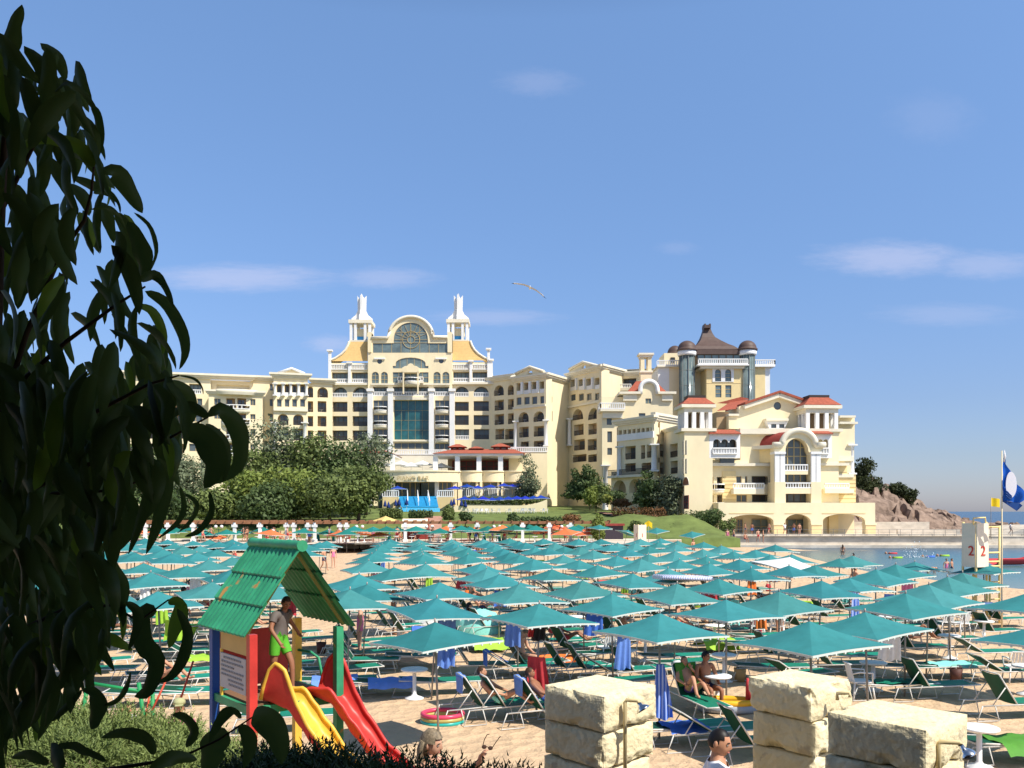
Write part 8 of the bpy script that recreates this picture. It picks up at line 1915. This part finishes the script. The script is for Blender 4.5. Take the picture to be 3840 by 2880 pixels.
for i in range(19):
    t_ = i/18*6; k = min(int(t_),5); f = t_-k; a = (L_edge[k][0]+(L_edge[k+1][0]-L_edge[k][0])*f, L_edge[k][1]+(L_edge[k+1][1]-L_edge[k][1])*f); b = (R_edge[k][0]+(R_edge[k+1][0]-R_edge[k][0])*f, R_edge[k][1]+(R_edge[k+1][1]-R_edge[k][1])*f)
    rows.append([fl(a[0]+(b[0]-a[0])*j/12, a[1]+(b[1]-a[1])*j/12) for j in range(13)])
c0 = V_((18.4,32,gz(18.4,32)))
bf.grid(rows); fo = thing('flag', 'blue flag with a white disc and dark waves hanging from the tall pole', 'flag', Wf(1965,400)); bf.build('cloth', flagb, fo, world=True)
mb = MB(); mb.add([fl(1955,872), fl(2160,907), fl(2185,935), fl(2130,1000), fl(2060,960), fl(1958,885)], [(0,1,2,3,4,5)]); mb.build('lower_fold', flagd, fo, world=True)
mb = MB(); pts = []
for i in range(24):
    a = 2*PI*i/24; q = fl(2028+65*math.cos(a)*(.9 if math.cos(a) < 0 else 1.1)-20*math.sin(a)*.0, 690+155*math.sin(a)); q.y -= .05+.0*i; pts.append(q)
pts = [V_((q.x, min(p_.y for p_ in pts)-.02, q.z)) for q in pts]; mb.add(pts, [list(range(24))]); mb.build('disc', flagw, fo, world=True)
yy = min(p_.y for p_ in pts)-.02; mb = MB()
for k in range(3): mb.tube([V_((q.x,yy,q.z)) for q in (Wf(1960,760+k*28), Wf(1985,775+k*28), Wf(2005,800+k*26), Wf(2035,828+k*14))], .028, 5)
mb.build('waves', flagd, fo, world=True)
mb = MB(); mb.tube([Wf(1982,275), Wf(1984,350), Wf(1975,420)], [.005,.05,.02], 6); mb.build('tassel', flagw, fo, world=True)
t = thing('flag', 'small yellow flag on a thin staff left of the blue flag', 'flag', ((3716-CX)*33/F,33,CH-(1965-HY)*33/F)); mb = MB(); mb.tube([(0,0,-.6),(0,0,1.05)], .012, 6); mb.build('staff', greym, t); mb = MB(); mb.grid([[(.0+.36*j/6, .03*math.sin(j*1.3), 1.02-.33*i/4-.05*j/6) for j in range(7)] for i in range(5)]); mb.build('cloth', mat('flag_yellow', (.85,.62,.02), .7, trans=.25), t)
t = thing('flag', 'small yellow flag on the far lifeguard tower number 1', 'flag', ((2432-CX)*80/F,80,1.0)); mb = MB(); mb.tube([(0,0,-1),(0,0,2.55)], .02, 6); mb.build('staff', greym, t); mb = MB(); mb.grid([[(-.35+.7*j/6, .04*math.sin(j*1.3), 2.55-.5*i/4-abs(j-3)*.08) for j in range(7)] for i in range(5)]); mb.build('cloth', mat('flag_yellow', (.85,.62,.02)), t)
# red rescue boat beyond the tower
mb = MB(); rows = [[V_((x, y*(1-.5*max(0,x-1.2)), z+.25*max(0,x-.8)**2)) for y, z in ((-.6,.5),(-.5,.1),(0,-.05),(.5,.1),(.6,.5))] for x in [-1.8+.3*i for i in range(13)]]; mb.grid(rows); o = mb.build('rescue_boat', redt); o.location = ((3795-CX)*76/F, 76, -.3); o.rotation_euler = (0,0,.1); tag(o, 'red rescue boat on the water behind the lifeguard tower', 'boat')
# seagull
d = 60; c = P(*[1880+1185*.0904, 1030+540*.0904], d); t = thing('seagull', 'white seagull gliding with dark wing tips above the hotel', 'bird', c)
sc = d/F*.0904
mb = MB(); mb.tube([(0,.28,-.02),(0,.12,.0),(0,-.1,.01),(0,-.25,.03),(0,-.33,.03)], [.015,.07,.075,.05,.02], 10); mb.tube([(0,.26,-.02),(0,.42,-.04)], [.05,.01], 6); mb.build('body', mat('gull_white', (.80,.80,.78), .7), t)
L_ = [(1150,500),(1050,465),(950,425),(800,400),(650,380),(520,370)]; Rr = [(1220,545),(1320,590),(1440,650),(1560,740),(1680,830),(1760,915)]
for pts, tip in ((L_,(400,345)),(Rr,(1880,1000))):
    q = [V_(((u-1185)*sc, -.02, -(v-540)*sc)) for u, v in pts]; n = len(q); mb = MB(); mb.grid([[p_+V_((0,-.16*(1-i/n),.03)), p_+V_((0,.0,.055)), p_+V_((0,.18*(1-.5*i/n),-.01)), p_+V_((0,.0,-.02)), p_+V_((0,-.16*(1-i/n),.03))] for i, p_ in enumerate(q)]); mb.build('wing', mat('gull_grey', (.62,.62,.64), .7), t)
    tp = V_(((tip[0]-1185)*sc, .05, -(tip[1]-540)*sc)); p_ = q[-1]; mb = MB(); mb.add([p_+V_((0,-.03,.02)), p_+V_((0,.10,.0)), tp, p_+V_((0,.03,-.025))], [(0,1,2),(0,2,3),(1,3,2)]); mb.build('wing_tip', mat('gull_black', (.015,.015,.02), .7), t)
